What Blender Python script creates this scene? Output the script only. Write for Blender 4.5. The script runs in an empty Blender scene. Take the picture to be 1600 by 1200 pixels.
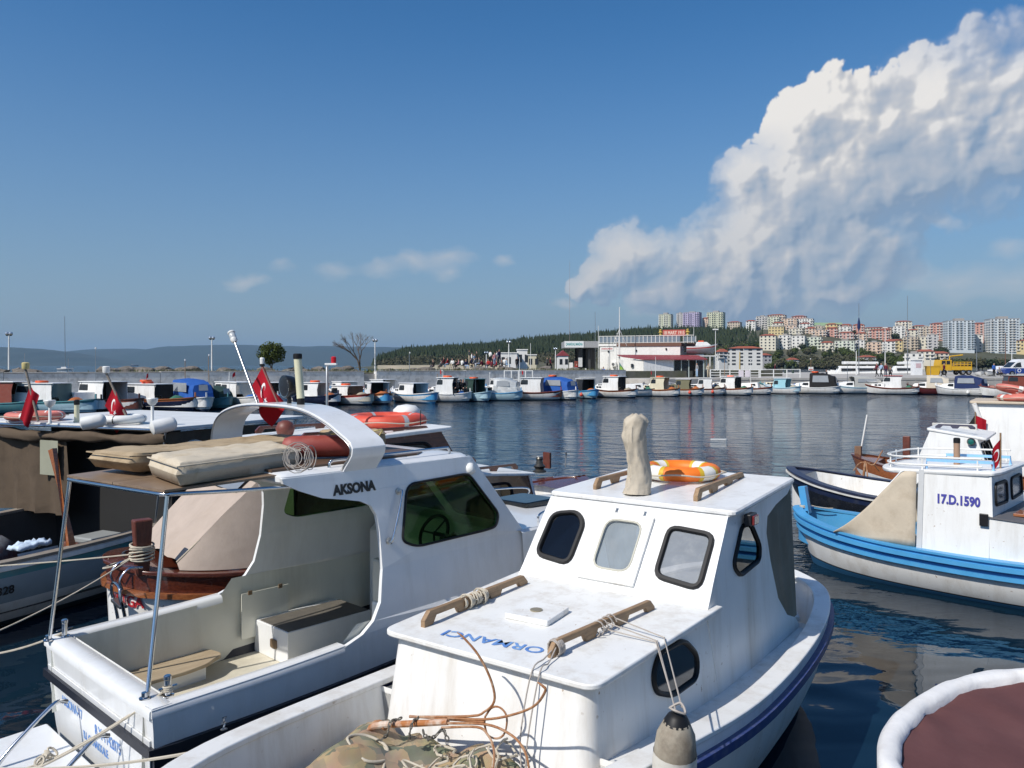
import bpy, bmesh, math, random
import numpy as np
from mathutils import Vector, Matrix, noise
from mathutils.geometry import tessellate_polygon
R = math.radians
rnd = random.Random(7)
scene = bpy.context.scene
COL = scene.collection

# ---------------------------------------------------------------- camera
CAM_H, FOC, HOR = 3.0, 28 / 36 * 1600, 571.0
cam = bpy.data.cameras.new('camera')
cam.lens, cam.sensor_width = 28, 36
cam.shift_y = -(600 - HOR) / 1600
cam.clip_end = 60000
cam.clip_start = .05
camo = bpy.data.objects.new('camera', cam)
camo.location = (0, 0, CAM_H)
camo.rotation_euler = (math.pi / 2, 0, 0)
COL.objects.link(camo)
scene.camera = camo

# ---------------------------------------------------------------- sky
SUN_AZ, SUN_EL = R(229), R(45)          # clockwise from +Y
world = bpy.data.worlds.new('World')
scene.world = world
world.use_nodes = True
wn, wl = world.node_tree.nodes, world.node_tree.links
wn.clear()


def N(nt, kind, op=None, ins=None, **kw):
    n = nt.nodes.new(kind)
    if op: n.operation = op
    for k, v in kw.items(): setattr(n, k, v)
    for i, v in enumerate(ins or []):
        if v is None: continue
        if isinstance(v, bpy.types.NodeSocket): nt.links.new(v, n.inputs[i])
        else: n.inputs[i].default_value = v
    return n


def M(nt, op, *ins): return N(nt, 'ShaderNodeMath', op, ins).outputs[0]


def pdir(px, py):
    return Vector(((px - 800) / FOC, 1, (HOR - py) / FOC)).normalized()


CUMULUS = [(1560, 165, 100), (1470, 190, 88), (1385, 215, 90), (1295, 215, 80), (1250, 190, 45), (1300, 300, 100), (1215, 305, 62), (1160, 278, 38), (1235, 370, 88),
           (1320, 375, 70), (1145, 385, 58), (1080, 412, 52), (1000, 400, 46), (962, 408, 40), (1180, 428, 60), (1275, 425, 60), (1050, 448, 36), (935, 436, 32), (908, 452, 20),
           (1430, 280, 72), (1530, 250, 66), (1610, 210, 90), (1000, 462, 26), (1100, 462, 22), (1375, 447, 24), (1335, 462, 22), (1010, 466, 24), (1060, 466, 24), (1130, 452, 40), (1215, 452, 44), (1300, 452, 40), (1160, 470, 22), (1380, 400, 50), (1700, 130, 120), (1820, 110, 140), (1960, 130, 170)]
WISPS = [(700, 402, 46), (640, 408, 40), (590, 415, 36), (785, 411, 20), (520, 420, 42), (440, 415, 30), (1470, 345, 22), (1580, 385, 40), (1400, 385, 16), (380, 440, 30), (700, 430, 30), (1500, 440, 60), (1590, 440, 70), (1420, 430, 50), (1260, 475, 60), (1130, 482, 50), (1000, 488, 45), (880, 478, 26)]


# cloud field computed on azimuth / elevation: x = azimuth, y = elevation (radians)
AZ0, AZ1, EL1, CW, CH = -1.2, 1.25, .62, 2400, 608


def cloud_image():
    az = np.linspace(AZ0, AZ1, CW)[None, :].repeat(CH, 0); el = np.linspace(0, EL1, CH)[:, None].repeat(CW, 1)

    def lat(ix, iy, seed):
        h = (ix * 374761393 + iy * 668265263 + seed * 1442695) & 0x7fffffff
        h = (h ^ (h >> 13)) * 1274126177 & 0x7fffffff
        return ((h ^ (h >> 16)) & 0xffff) / 65535.

    def vnoise(x, y, seed):
        ix, iy = np.floor(x).astype(np.int64), np.floor(y).astype(np.int64); fx, fy = x - ix, y - iy
        fx, fy = fx * fx * (3 - 2 * fx), fy * fy * (3 - 2 * fy)
        a = lat(ix, iy, seed) * (1 - fx) + lat(ix + 1, iy, seed) * fx; b = lat(ix, iy + 1, seed) * (1 - fx) + lat(ix + 1, iy + 1, seed) * fx
        return a * (1 - fy) + b * fy - .5

    def fbm(x, y, f, oct_, seed, g=.55):
        s_, a = 0, 1.
        for o in range(oct_): s_ = s_ + a * vnoise(x * f, y * f, seed + o); f *= 2.03; a *= g
        return s_

    def worley(x, y, f, seed):
        x, y = x * f, y * f; ix, iy = np.floor(x).astype(np.int64), np.floor(y).astype(np.int64); d = np.full(x.shape, 9.)
        for i in (-1, 0, 1):
            for j in (-1, 0, 1):
                cx, cy = ix + i, iy + j
                d = np.minimum(d, (cx + lat(cx, cy, seed) - x) ** 2 + (cy + lat(cx, cy, seed + 9) - y) ** 2)
        return d

    wx = az + .010 * fbm(az, el, 30, 4, 3); wy = el + .010 * fbm(az, el, 30, 4, 17)

    def blobs(lst, squash=1.):
        f = np.zeros_like(az)
        for px, py, r in lst:
            d = pdir(px, py); a0, e0 = math.atan2(d.x, d.y), math.asin(d.z); ra = r / FOC * math.cos(a0)
            q = ((wx - a0) ** 2 + ((wy - e0) * squash) ** 2) / ra ** 2
            f += np.exp(-2.2 * q)
        return 1.12 - np.sqrt(np.clip(-np.log(f + 1e-9) / 2.2, 0, 6))
    def blur(x, r):
        for ax in (0, 1):
            c = np.cumsum(np.pad(x, [(r + 1, r) if i == ax else (0, 0) for i in (0, 1)], mode='edge'), axis=ax)
            x = (np.take(c, range(2 * r + 1, c.shape[ax]), ax) - np.take(c, range(0, c.shape[ax] - 2 * r - 1), ax)) / (2 * r + 1)
        return x
    base = blobs(CUMULUS)
    bil = (1 - np.sqrt(worley(wx, wy, 24, 5))) * .60 + (1 - np.sqrt(worley(wx, wy, 52, 11))) * .46 + (1 - np.sqrt(worley(wx, wy, 110, 21))) * .28 + (1 - np.sqrt(worley(wx, wy, 260, 33))) * .15 - .66
    f = base - .05 + .62 * bil + .34 * fbm(wx, wy, 14, 6, 31)
    f = f - 1.2 * np.clip(-.12 - base, 0, 1)
    # puffy at the sunlit upper left, frayed and soft to the lower right
    sharp = np.clip((1.1 - base) * 1.2, 0, 1)
    a = np.clip(f / .10, 0, 1); a = a * a * (3 - 2 * a)
    a2 = np.clip((f + .18) / 1.15, 0, 1) ** .8 * .9
    frag = np.clip(fbm(az, el, 5, 3, 77) * 1.6 + .42 + (az - .36) * 1.9 - (el - .20) * 3.0, 0, 1)
    alpha = (a * (1 - frag) + a2 * frag) * .97
    # relief shading towards the sun (up and to the left)
    h = np.clip(f + .1, 0, 1.5) ** .6
    h = h + .13 * fbm(wx, wy, 60, 4, 55) + .30 * bil

    # np.roll(-d, axis 0) brings the value from higher elevation; (+d, axis 1) from further left
    def toward(r, d):
        b = blur(blur(h, r), r); return b - np.roll(np.roll(b, -d, 0), d, 1)
    rel = toward(1, 3) * 1.5 + toward(4, 9) * 1.5 + toward(10, 22) * .55
    dens = np.clip(f + .05, 0, 1); od = np.zeros_like(f)
    for d, r in ((10, 3), (24, 6), (45, 12), (75, 18), (115, 26), (165, 34)):
        od += np.roll(np.roll(blur(dens, r), -d, 0), int(d * .9), 1) * (.5 + d / 110)
    deep = np.exp(-.36 * od)
    puff = np.clip(.5 + 2.2 * fbm(wx, wy, 13, 5, 63), 0, 1)
    lit = np.clip(.34 + .24 * deep + rel * (.42 + .55 * puff) + .22 * (puff - .5), 0, 1)
    lit = lit * np.clip(.66 + (el - .06) * 1.5, .6, 1.0)
    w = fbm(wx * .5, wy * 2.3, 17, 6, 91)
    wi = np.clip(blobs(WISPS, 1.9) * .8 - .2 + .6 * w - .9 * (blobs(WISPS, 1.9) < -.1), 0, 1); alphaw = wi * .56
    pts = np.array([[0, .25, .34, .47], [.25, .37, .44, .535], [.5, .48, .515, .575], [.75, .63, .63, .64], [1, .88, .85, .81]])
    rgb = [np.interp(lit, pts[:, 0], pts[:, k]) for k in (1, 2, 3)]
    out = np.zeros((CH, CW, 4), np.float32); tot = np.clip(alpha + alphaw * (1 - alpha), 0, 1)
    for k in range(3):
        out[..., k] = np.where(tot > 1e-4, (rgb[k] * alpha + (.60, .60, .61)[k] * alphaw * (1 - alpha)) / np.maximum(tot, 1e-4), .6)
    edge = np.clip((az - AZ0) / .1, 0, 1) * np.clip((AZ1 - az) / .1, 0, 1) * np.clip((EL1 - el) / .06, 0, 1)
    out[..., 3] = tot * edge
    im = bpy.data.images.new('cloud_field', CW, CH, alpha=True, float_buffer=True)
    im.colorspace_settings.name = 'Non-Color'; im.alpha_mode = 'CHANNEL_PACKED'
    im.pixels.foreach_set(out.ravel()); im.pack(); return im


nt = world.node_tree
tc = wn.new('ShaderNodeTexCoord')
dirv = tc.outputs['Generated']
sky = wn.new('ShaderNodeTexSky')
sky.sky_type = 'NISHITA'
sky.sun_disc = False
sky.sun_elevation, sky.sun_rotation = SUN_EL, SUN_AZ
sky.air_density, sky.dust_density, sky.ozone_density = 1.0, 0.8, 4.0
hs = N(nt, 'ShaderNodeHueSaturation', None, [None, None, None, None, sky.outputs[0]])
hs.inputs['Hue'].default_value, hs.inputs['Saturation'].default_value, hs.inputs['Value'].default_value = .5, 1.28, 1.1
SKY_STR = .105
sp = N(nt, 'ShaderNodeSeparateXYZ', None, [dirv])
a_ = M(nt, 'ARCTAN2', sp.outputs[0], sp.outputs[1]); e_ = M(nt, 'ARCSINE', sp.outputs[2])
u_ = M(nt, 'DIVIDE', M(nt, 'SUBTRACT', a_, AZ0), AZ1 - AZ0); v_ = M(nt, 'DIVIDE', e_, EL1)
uv = N(nt, 'ShaderNodeCombineXYZ', None, [u_, v_, 0.]).outputs[0]
ti = N(nt, 'ShaderNodeTexImage', None, [uv]); ti.image = cloud_image(); ti.extension = 'CLIP'; ti.interpolation = 'Cubic'
sx = N(nt, 'ShaderNodeMixRGB', None, [1.0, ti.outputs[0], (1 / SKY_STR,) * 3 + (1,)]); sx.blend_type = 'MULTIPLY'
low = N(nt, 'ShaderNodeMapRange', None, [e_, .0, .42, .92, 0]).outputs[0]
low = M(nt, 'POWER', low, 1.5)
hz = N(nt, 'ShaderNodeMixRGB', None, [low, hs.outputs[0], (.215 / SKY_STR, .30 / SKY_STR, .415 / SKY_STR, 1)])
mix1 = N(nt, 'ShaderNodeMixRGB', None, [ti.outputs[1], hz.outputs[0], sx.outputs[0]])
bg = N(nt, 'ShaderNodeBackground', None, [mix1.outputs[0], SKY_STR])
wo = wn.new('ShaderNodeOutputWorld')
wl.new(bg.outputs[0], wo.inputs[0])

# ---------------------------------------------------------------- sun, exposure
sun = bpy.data.lights.new('sun', 'SUN')
sun.energy, sun.angle, sun.color = 4.6, R(.5), (1, .95, .87)
suno = bpy.data.objects.new('sun', sun)
sd = Vector((math.sin(SUN_AZ) * math.cos(SUN_EL), math.cos(SUN_AZ) * math.cos(SUN_EL), math.sin(SUN_EL)))
suno.rotation_euler = sd.to_track_quat('Z', 'Y').to_euler()
suno.location = sd * 100
COL.objects.link(suno)
vs = scene.view_settings
vs.view_transform, vs.look, vs.exposure, vs.gamma, vs.use_curve_mapping = 'Standard', 'None', 0.0, 1, False
scene.render.engine = 'CYCLES'
scene.cycles.max_bounces = 8
scene.cycles.transparent_max_bounces = 16
scene.cycles.use_denoising = True
scene.cycles.caustics_reflective = False
scene.cycles.caustics_refractive = False

# ---------------------------------------------------------------- materials
MATS = {}


def mat(name, col, rough=.5, metal=0., var=.08, vs=4., dirt=None, bump=0., bs=40., spec=.5, coat=0., streak=False, two=None, wood=None, trans=0., chips=None):
    """two=(colour, noise scale, sharpness) second colour; dirt=(colour, amount, scale)"""
    if name in MATS: return MATS[name]
    m = bpy.data.materials.new(name); m.use_nodes = True
    nt = m.node_tree; b = nt.nodes['Principled BSDF']
    b.inputs['Roughness'].default_value, b.inputs['Metallic'].default_value = rough, metal
    b.inputs['Specular IOR Level'].default_value = spec
    b.inputs['Coat Weight'].default_value = coat
    tcn = nt.nodes.new('ShaderNodeTexCoord'); co = tcn.outputs['Object']
    c = (*col, 1)

    def noise_(scale, detail=5, vec=co, rough=.6):
        n = N(nt, 'ShaderNodeTexNoise', None, [vec]); n.inputs['Scale'].default_value = scale
        n.inputs['Detail'].default_value = detail; n.inputs['Roughness'].default_value = rough; return n.outputs[0]

    def mr(v, a, b_, c_, d): return N(nt, 'ShaderNodeMapRange', None, [v, a, b_, c_, d]).outputs[0]
    cur = N(nt, 'ShaderNodeMixRGB', None, [mr(noise_(vs), .3, .7, 0, 1), tuple(x * (1 - var) for x in col) + (1,), tuple(min(1, x * (1 + var)) for x in col) + (1,)]).outputs[0]
    if two:
        cur = N(nt, 'ShaderNodeMixRGB', None, [mr(noise_(two[1]), .5 - two[2], .5 + two[2], 0, 1), cur, (*two[0], 1)]).outputs[0]
    if wood:
        mp = N(nt, 'ShaderNodeMapping', None, [co]); mp.inputs['Scale'].default_value = wood[1]
        cur = N(nt, 'ShaderNodeMixRGB', None, [mr(noise_(wood[2], 4, mp.outputs[0]), .35, .65, 0, 1), cur, (*wood[0], 1)]).outputs[0]
    if dirt:
        vec = co
        if streak:
            mp = N(nt, 'ShaderNodeMapping', None, [co]); mp.inputs['Scale'].default_value = (1, 1, .12); vec = mp.outputs[0]
        d = M(nt, 'MULTIPLY', mr(noise_(dirt[2], 8, vec, .7), .48, .72, 0, 1), dirt[1])
        cur = N(nt, 'ShaderNodeMixRGB', None, [d, cur, (*dirt[0], 1)]).outputs[0]
        nt.links.new(M(nt, 'ADD', M(nt, 'MULTIPLY', d, .3), rough), b.inputs['Roughness'])
    if chips:
        ch = M(nt, 'MULTIPLY', mr(noise_(chips[2], 3, co, .5), .70, .74, 0, 1), mr(noise_(1.7, 3), .45, .6, 0, chips[1]))
        cur = N(nt, 'ShaderNodeMixRGB', None, [ch, cur, (*chips[0], 1)]).outputs[0]
    nt.links.new(cur, b.inputs['Base Color'])
    if bump:
        bn = N(nt, 'ShaderNodeBump'); bn.inputs['Strength'].default_value = 1; bn.inputs['Distance'].default_value = bump
        nt.links.new(noise_(bs), bn.inputs['Height']); nt.links.new(bn.outputs[0], b.inputs['Normal'])
    if trans:
        tr = nt.nodes.new('ShaderNodeBsdfTransparent'); mx = nt.nodes.new('ShaderNodeMixShader')
        mx.inputs[0].default_value = trans
        nt.links.new(b.outputs[0], mx.inputs[1]); nt.links.new(tr.outputs[0], mx.inputs[2])
        nt.links.new(mx.outputs[0], nt.nodes['Material Output'].inputs[0])
    MATS[name] = m
    return m


def glass(name, tint, rough=.02, ior=1.6):
    if name in MATS: return MATS[name]
    m = bpy.data.materials.new(name); m.use_nodes = True; nt = m.node_tree; nt.nodes.clear()
    tr = N(nt, 'ShaderNodeBsdfTransparent', None, [(*tint, 1)])
    gl = N(nt, 'ShaderNodeBsdfGlossy', None, [(1, 1, 1, 1), rough])
    fr = N(nt, 'ShaderNodeFresnel', None, [ior])
    mx = N(nt, 'ShaderNodeMixShader', None, [fr.outputs[0], tr.outputs[0], gl.outputs[0]])
    o = N(nt, 'ShaderNodeOutputMaterial', None, [mx.outputs[0]])
    MATS[name] = m
    return m


GRIME = (.30, .25, .18)
WHITE = mat('white_paint', (.80, .80, .78), .3, var=.03, dirt=(GRIME, .34, 5), streak=True, bump=.0006, bs=9, chips=((.33, .22, .14), .8, 26))
WHITEB = mat('white_paint_stained', (.80, .795, .77), .35, var=.03, dirt=((.38, .30, .2), .45, 3.5), streak=True, bump=.001, bs=7, chips=((.34, .25, .17), .9, 22))
DECKW = mat('white_deck_paint', (.77, .77, .745), .5, var=.04, dirt=((.42, .36, .28), .5, 6), bump=.0008, bs=60, chips=((.38, .27, .19), .8, 30))
GELW = mat('white_gelcoat', (.76, .77, .77), .22, var=.025, dirt=((.45, .42, .36), .28, 4), streak=True, coat=.3)
CREAM = mat('cream_paint', (.66, .60, .44), .4, dirt=(GRIME, .2, 5), streak=True)
NAVY = mat('navy_paint', (.012, .02, .055), .3, dirt=((.1, .1, .1), .3, 7))
NAVYRAIL = mat('blue_rail_paint', (.03, .05, .17), .4, dirt=((.3, .3, .3), .35, 18))
BLUE = mat('light_blue_paint', (.07, .31, .58), .38, dirt=((.12, .3, .5), .3, 8))
PALEBLUE = mat('pale_blue_paint', (.42, .60, .68), .4, dirt=(GRIME, .2, 6))
SKYB = mat('sky_blue_rail', (.25, .50, .78), .35)
TEAL = mat('teal_paint', (.08, .25, .28), .4, dirt=(GRIME, .3, 6))
BLACK = mat('black_rubber', (.010, .010, .011), .5, var=.2, spec=.3)
BLACKP = mat('black_plastic', (.015, .015, .017), .3)
BLACKH = mat('black_hull', (.012, .014, .02), .25, dirt=((.08, .08, .08), .3, 5))
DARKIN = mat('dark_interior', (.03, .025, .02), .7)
REDP = mat('red_paint', (.45, .04, .03), .4, dirt=(GRIME, .2, 7))
WOOD = mat('weathered_teak', (.36, .23, .125), .6, wood=((.24, .15, .08), (1, 12, 12), 5), dirt=((.15, .11, .08), .4, 14), bump=.001, bs=60)
MAHO = mat('varnished_mahogany', (.125, .03, .014), .25, wood=((.065, .015, .008), (1.2, 14, 14), 4), coat=.6, dirt=((.18, .08, .05), .2, 6))
MAHOL = mat('light_varnished_wood', (.36, .13, .045), .25, wood=((.24, .075, .028), (1.2, 14, 14), 4), coat=.5)
DKWOOD = mat('dark_red_wood', (.15, .04, .025), .45, wood=((.09, .025, .016), (14, 14, 1.5), 4), dirt=((.3, .2, .15), .15, 10))
OLDWOOD = mat('grey_old_wood', (.30, .26, .21), .7, wood=((.18, .15, .12), (1, 10, 10), 5))
STEEL = mat('polished_steel', (.62, .63, .64), .12, 1., var=.05)
STEELW = mat('worn_steel', (.5, .5, .49), .35, 1., dirt=((.2, .12, .06), .4, 12))
RUST = mat('rusty_iron', (.24, .085, .03), .8, two=((.42, .22, .10), 18, .2), dirt=((.55, .5, .42), .45, 9), bump=.002, bs=80)
RUSTW = mat('rusty_white_shank', (.62, .55, .47), .7, two=((.38, .14, .04), 9, .12), bump=.001, bs=60)
CANVAS = mat('beige_canvas', (.52, .45, .35), .85, dirt=((.34, .27, .19), .5, 5), bump=.0015, bs=25, spec=.2)
CANVASD = mat('khaki_canvas', (.40, .31, .20), .9, dirt=((.2, .14, .08), .8, 5), bump=.006, bs=11, spec=.2)
CANVASL = mat('pale_canvas', (.62, .56, .46), .85, dirt=((.42, .35, .27), .4, 4), bump=.002, bs=18, spec=.2)
CANVASG = mat('grey_green_canvas', (.25, .205, .15), .85, dirt=((.33, .28, .22), .5, 4), bump=.003, bs=8, spec=.2)
BLUECAN = mat('blue_canvas', (.02, .095, .36), .7, dirt=((.04, .14, .42), .4, 4), bump=.006, bs=5, spec=.3)
NAVYCAN = mat('navy_canvas', (.015, .03, .10), .75, bump=.006, bs=5, spec=.3)
BLACKCAN = mat('black_canvas', (.015, .015, .016), .8, bump=.005, bs=5, spec=.3)
GREYCAN = mat('grey_canvas', (.45, .45, .42), .8, dirt=((.3, .29, .26), .4, 4), bump=.006, bs=5, spec=.3)
CLEARCAN = mat('clear_plastic_sheet', (.62, .64, .64), .25, bump=.01, bs=5, trans=.35)
MAROON = mat('maroon_canvas', (.115, .05, .05), .9, dirt=((.14, .07, .07), .4, 3), bump=.002, bs=20, spec=.2)
ROPE = mat('pale_rope', (.52, .47, .38), .9, dirt=((.3, .25, .18), .4, 25), bump=.002, bs=160, spec=.2)
ROPEG = mat('grey_rope', (.40, .36, .32), .9, bump=.002, bs=160, spec=.2)
ORANGE = mat('orange_plastic', (.75, .10, .02), .45, dirt=((.6, .2, .1), .3, 8))
ORANGER = mat('faded_red_plastic', (.62, .075, .04), .5, dirt=((.65, .2, .13), .45, 7))
SALMON = mat('faded_salmon_plastic', (.58, .17, .13), .55, dirt=((.62, .3, .25), .4, 8))
YELLOWB = mat('yellow_band', (.62, .42, .03), .5)
FLAGRED = mat('flag_red', (.33, .007, .018), .8, bump=.002, bs=9, spec=.2)
FLAGWHITE = mat('flag_white', (.75, .72, .70), .8, spec=.2)
GLASSG = glass('green_tinted_glass', (.42, .60, .37), .02, 1.33)
GLASSC = glass('clear_glass', (.55, .60, .60))
GLASSD = glass('smoked_glass', (.14, .17, .18))
GLASSH = mat('hazy_plastic_pane', (.30, .32, .34), .12, var=.1, dirt=((.5, .5, .48), .4, 8), trans=.45)
GLASSM = mat('reflection_toned_acrylic', (.42, .48, .52), .08, var=.15, dirt=((.6, .6, .58), .3, 6), trans=.62)  # pale blue body colour stands in for a bright reflection
PANE = mat('dark_window_pane', (.02, .025, .03), .06, spec=.7, var=.02)
TUBEW = mat('yellowed_light_tube', (.62, .60, .42), .35, dirt=((.5, .45, .3), .3, 6))
CHROME = mat('lamp_reflector', (.8, .8, .8), .08, 1.)
PLASTW = mat('white_plastic', (.76, .76, .73), .4, dirt=(GRIME, .25, 8))
TEXTBLK = mat('black_lettering', (.01, .01, .01), .4)
TEXTBLU = mat('blue_lettering', (.02, .13, .50), .5, two=((.25, .42, .68), 14, .25))
TEXTNAV = mat('violet_blue_lettering', (.06, .06, .32), .5)
TEXTRED = mat('red_lettering', (.45, .02, .03), .5)
ANTISK = mat('grey_antislip', (.11, .10, .085), .85, bump=.001, bs=300, dirt=((.2, .18, .14), .4, 9))
BROWNROOF = mat('brown_laminate_board', (.25, .175, .115), .38, wood=((.20, .135, .085), (1, 9, 9), 4), dirt=((.36, .28, .2), .3, 4))
CONC = mat('concrete', (.42, .40, .365), .85, dirt=((.17, .155, .13), .6, .9), two=((.42, .40, .37), 2.2, .25), bump=.02, bs=4)
PLASTER = mat('weathered_wall_plaster', (.70, .69, .66), .9, two=((.60, .59, .56), 1.0, .18), dirt=((.2, .19, .17), .75, 1.5), bump=.03, bs=3)
ROCK = mat('grey_boulder', (.20, .175, .15), .9, two=((.11, .095, .08), 2.5, .2), bump=.04, bs=5)
WALLW = mat('white_wall_paint', (.78, .765, .72), .7, dirt=((.5, .46, .40), .25, 1.2), streak=True)
WALLS = mat('white_sheet_metal', (.74, .75, .76), .45, dirt=((.5, .46, .40), .2, 1.2), streak=True)
ROOFR = mat('dark_red_roof_sheet', (.26, .045, .05), .6, var=.12, vs=2)
BROWNT = mat('brown_timber', (.15, .075, .05), .7)
GREENLEAF = mat('olive_foliage', (.075, .095, .022), .7, two=((.045, .065, .014), 3, .2), spec=.2)
DRYLEAF = mat('dry_twig_bark', (.115, .085, .06), .9)
GRASS = mat('green_scrub', (.075, .105, .025), .8, two=((.12, .11, .05), 2, .2), spec=.2)
SKIN = mat('skin', (.45, .27, .19), .6)
HAIR = mat('dark_hair', (.018, .012, .01), .6)


# ---------------------------------------------------------------- helpers
class MB:
    """collects faces; build() links ONE mesh object"""

    def __init__(s): s.v, s.f, s.mi = [], [], []

    def add(s, vs, fs, mi=0):
        o = len(s.v); s.v += [tuple(v) for v in vs]
        s.f += [tuple(i + o for i in f) for f in fs]; s.mi += [mi] * len(fs); return s

    def quad(s, *p, mi=0): return s.add(p, [tuple(range(len(p)))], mi)

    def box(s, lo, hi, mi=0, rot=None, at=None):
        x0, y0, z0 = lo; x1, y1, z1 = hi
        vs = [(x0, y0, z0), (x1, y0, z0), (x1, y1, z0), (x0, y1, z0), (x0, y0, z1), (x1, y0, z1), (x1, y1, z1), (x0, y1, z1)]
        if rot is not None or at is not None:
            m = (rot or Matrix()).to_4x4() if rot is not None else Matrix()
            at = Vector(at or (0, 0, 0)); vs = [m @ Vector(v) + at for v in vs]
        return s.add(vs, [(0, 3, 2, 1), (4, 5, 6, 7), (0, 1, 5, 4), (1, 2, 6, 5), (2, 3, 7, 6), (3, 0, 4, 7)], mi)

    def cbox(s, c, d, mi=0, rz=0):
        h = [x / 2 for x in d]
        return s.box([-x for x in h], h, mi, Matrix.Rotation(rz, 4, 'Z'), c)

    def loft(s, rings, closed=True, caps=True, mi=0):
        n = len(rings[0]); o = len(s.v); fs = []
        for r in rings: s.v += [tuple(p) for p in r]
        for i in range(len(rings) - 1):
            for j in range(n if closed else n - 1):
                a, b = o + i * n + j, o + i * n + (j + 1) % n
                fs.append((a, b, b + n, a + n))
        if caps and closed:
            fs.append(tuple(o + j for j in reversed(range(n)))); e_ = o + (len(rings) - 1) * n
            fs.append(tuple(e_ + j for j in range(n)))
        s.f += fs; s.mi += [mi] * len(fs); return s

    def tube(s, pts, r, n=8, mi=0, closed=False, sq=None):
        pts = [Vector(p) for p in pts]; rings = []; L = len(pts)
        rr = r if isinstance(r, (list, tuple)) else [r] * L
        up = None
        for i, p in enumerate(pts):
            if closed: t = pts[(i + 1) % L] - pts[i - 1]
            else: t = pts[min(i + 1, L - 1)] - pts[max(i - 1, 0)]
            t = t.normalized() if t.length > 1e-9 else Vector((0, 0, 1))
            if up is None:
                up = Vector((0, 0, 1)) if abs(t.z) < .9 else Vector((1, 0, 0))
            a = t.cross(up)
            if a.length < 1e-4: a = t.cross(Vector((0, 1, .1)))
            a.normalize(); b = a.cross(t).normalized()
            if not sq: up = b
            else: up = Vector((0, 0, 1))
            if sq:
                w, h = sq; rings.append([p + a * (w * x) + b * (h * y) for x, y in ((-.5, -.5), (.5, -.5), (.5, .5), (-.5, .5))])
            else:
                rings.append([p + (a * math.cos(q) + b * math.sin(q)) * rr[i] for q in [2 * math.pi * k / n for k in range(n)]])
        if closed: rings.append(rings[0]); return s.loft(rings, True, False, mi)
        return s.loft(rings, True, True, mi)

    def lathe(s, prof, n=16, mat=None, mi=0, caps=True):
        m = mat or Matrix()
        rings = [[m @ Vector((r * math.cos(a), r * math.sin(a), z)) for a in [2 * math.pi * k / n for k in range(n)]] for r, z in prof]
        return s.loft(rings, True, caps, mi)

    def prism(s, poly, fn, a, b, mi=0):
        """polygon (u,v) swept between depths a and b through fn(u,v,d)"""
        n = len(poly)
        vs = [fn(u, v, a) for u, v in poly] + [fn(u, v, b) for u, v in poly]
        fs = [tuple(range(n)), tuple(range(2 * n - 1, n - 1, -1))] + [(i, i + n, (i + 1) % n + n, (i + 1) % n) for i in range(n)]
        return s.add(vs, fs, mi)

    def panel(s, outer, holes, fn, a, b, mi=0):
        loops = [outer] + list(holes)
        flat = [p for l in loops for p in l]; n = len(flat)
        tris = tessellate_polygon([[Vector((u, v, 0)) for u, v in l] for l in loops])
        vs = [fn(u, v, a) for u, v in flat] + [fn(u, v, b) for u, v in flat]
        fs = [tuple(t) for t in tris] + [tuple(i + n for i in reversed(t)) for t in tris]
        o = 0
        for l in loops:
            k = len(l); fs += [(o + i, o + (i + 1) % k, o + (i + 1) % k + n, o + i + n) for i in range(k)]; o += k
        return s.add(vs, fs, mi)

    def build(s, name, mats, parent=None, smooth=35, bevel=0, label=None, kind=None, seg=2, recalc=True):
        me = bpy.data.meshes.new(name)
        me.from_pydata([tuple(v) for v in s.v], [], s.f)
        if not isinstance(mats, (list, tuple)): mats = [mats]
        for m in mats: me.materials.append(m)
        if any(s.mi): me.polygons.foreach_set('material_index', s.mi)
        if recalc:
            bm = bmesh.new(); bm.from_mesh(me); bmesh.ops.remove_doubles(bm, verts=bm.verts, dist=1e-5)
            bmesh.ops.recalc_face_normals(bm, faces=bm.faces); bm.to_mesh(me); bm.free()
        if smooth:
            me.polygons.foreach_set('use_smooth', [True] * len(me.polygons))
            try: me.set_sharp_from_angle(angle=R(smooth))
            except Exception: pass
        me.update()
        o = bpy.data.objects.new(name, me); COL.objects.link(o)
        if parent: o.parent = parent
        if bevel:
            md = o.modifiers.new('bevel', 'BEVEL'); md.width = bevel; md.segments = seg; md.limit_method = 'ANGLE'; md.angle_limit = R(40)
            md.harden_normals = False
        if label: o['label'] = label
        if kind: o['kind'] = kind
        return o


def tag(o, label, cat, group=None):
    o['label'] = label; o['category'] = cat
    if group: o['group'] = group
    return o


def thing(name, label, cat, loc=(0, 0, 0), rz=0, group=None):
    o = bpy.data.objects.new(name, None); o.empty_display_size = .2; COL.objects.link(o)
    o.location = loc; o.rotation_euler = (0, 0, rz)
    return tag(o, label, cat, group)


def heading(deg): return math.pi / 2 - R(deg)


def P(px, py, z):
    """point of height z seen at photo pixel (px,py)"""
    Y = (CAM_H - z) * FOC / (py - HOR); return Vector(((px - 800) / FOC * Y, Y, z))


def PY(px, py, Y): return Vector(((px - 800) / FOC * Y, Y, CAM_H - (py - HOR) / FOC * Y))


def spl(pts, n):
    """Catmull-Rom through pts, n samples"""
    pts = [Vector(p) for p in pts]; L = len(pts); out = []
    for k in range(n):
        t = k / (n - 1) * (L - 1); i = min(int(t), L - 2); u = t - i
        p1, p2 = pts[i], pts[i + 1]; p0 = pts[i - 1] if i else p1 * 2 - p2; p3 = pts[i + 2] if i + 2 < L else p2 * 2 - p1
        out.append(.5 * ((2 * p1) + (p2 - p0) * u + (2 * p0 - 5 * p1 + 4 * p2 - p3) * u * u + (3 * p1 - p0 - 3 * p2 + p3) * u ** 3))
    return out


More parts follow.
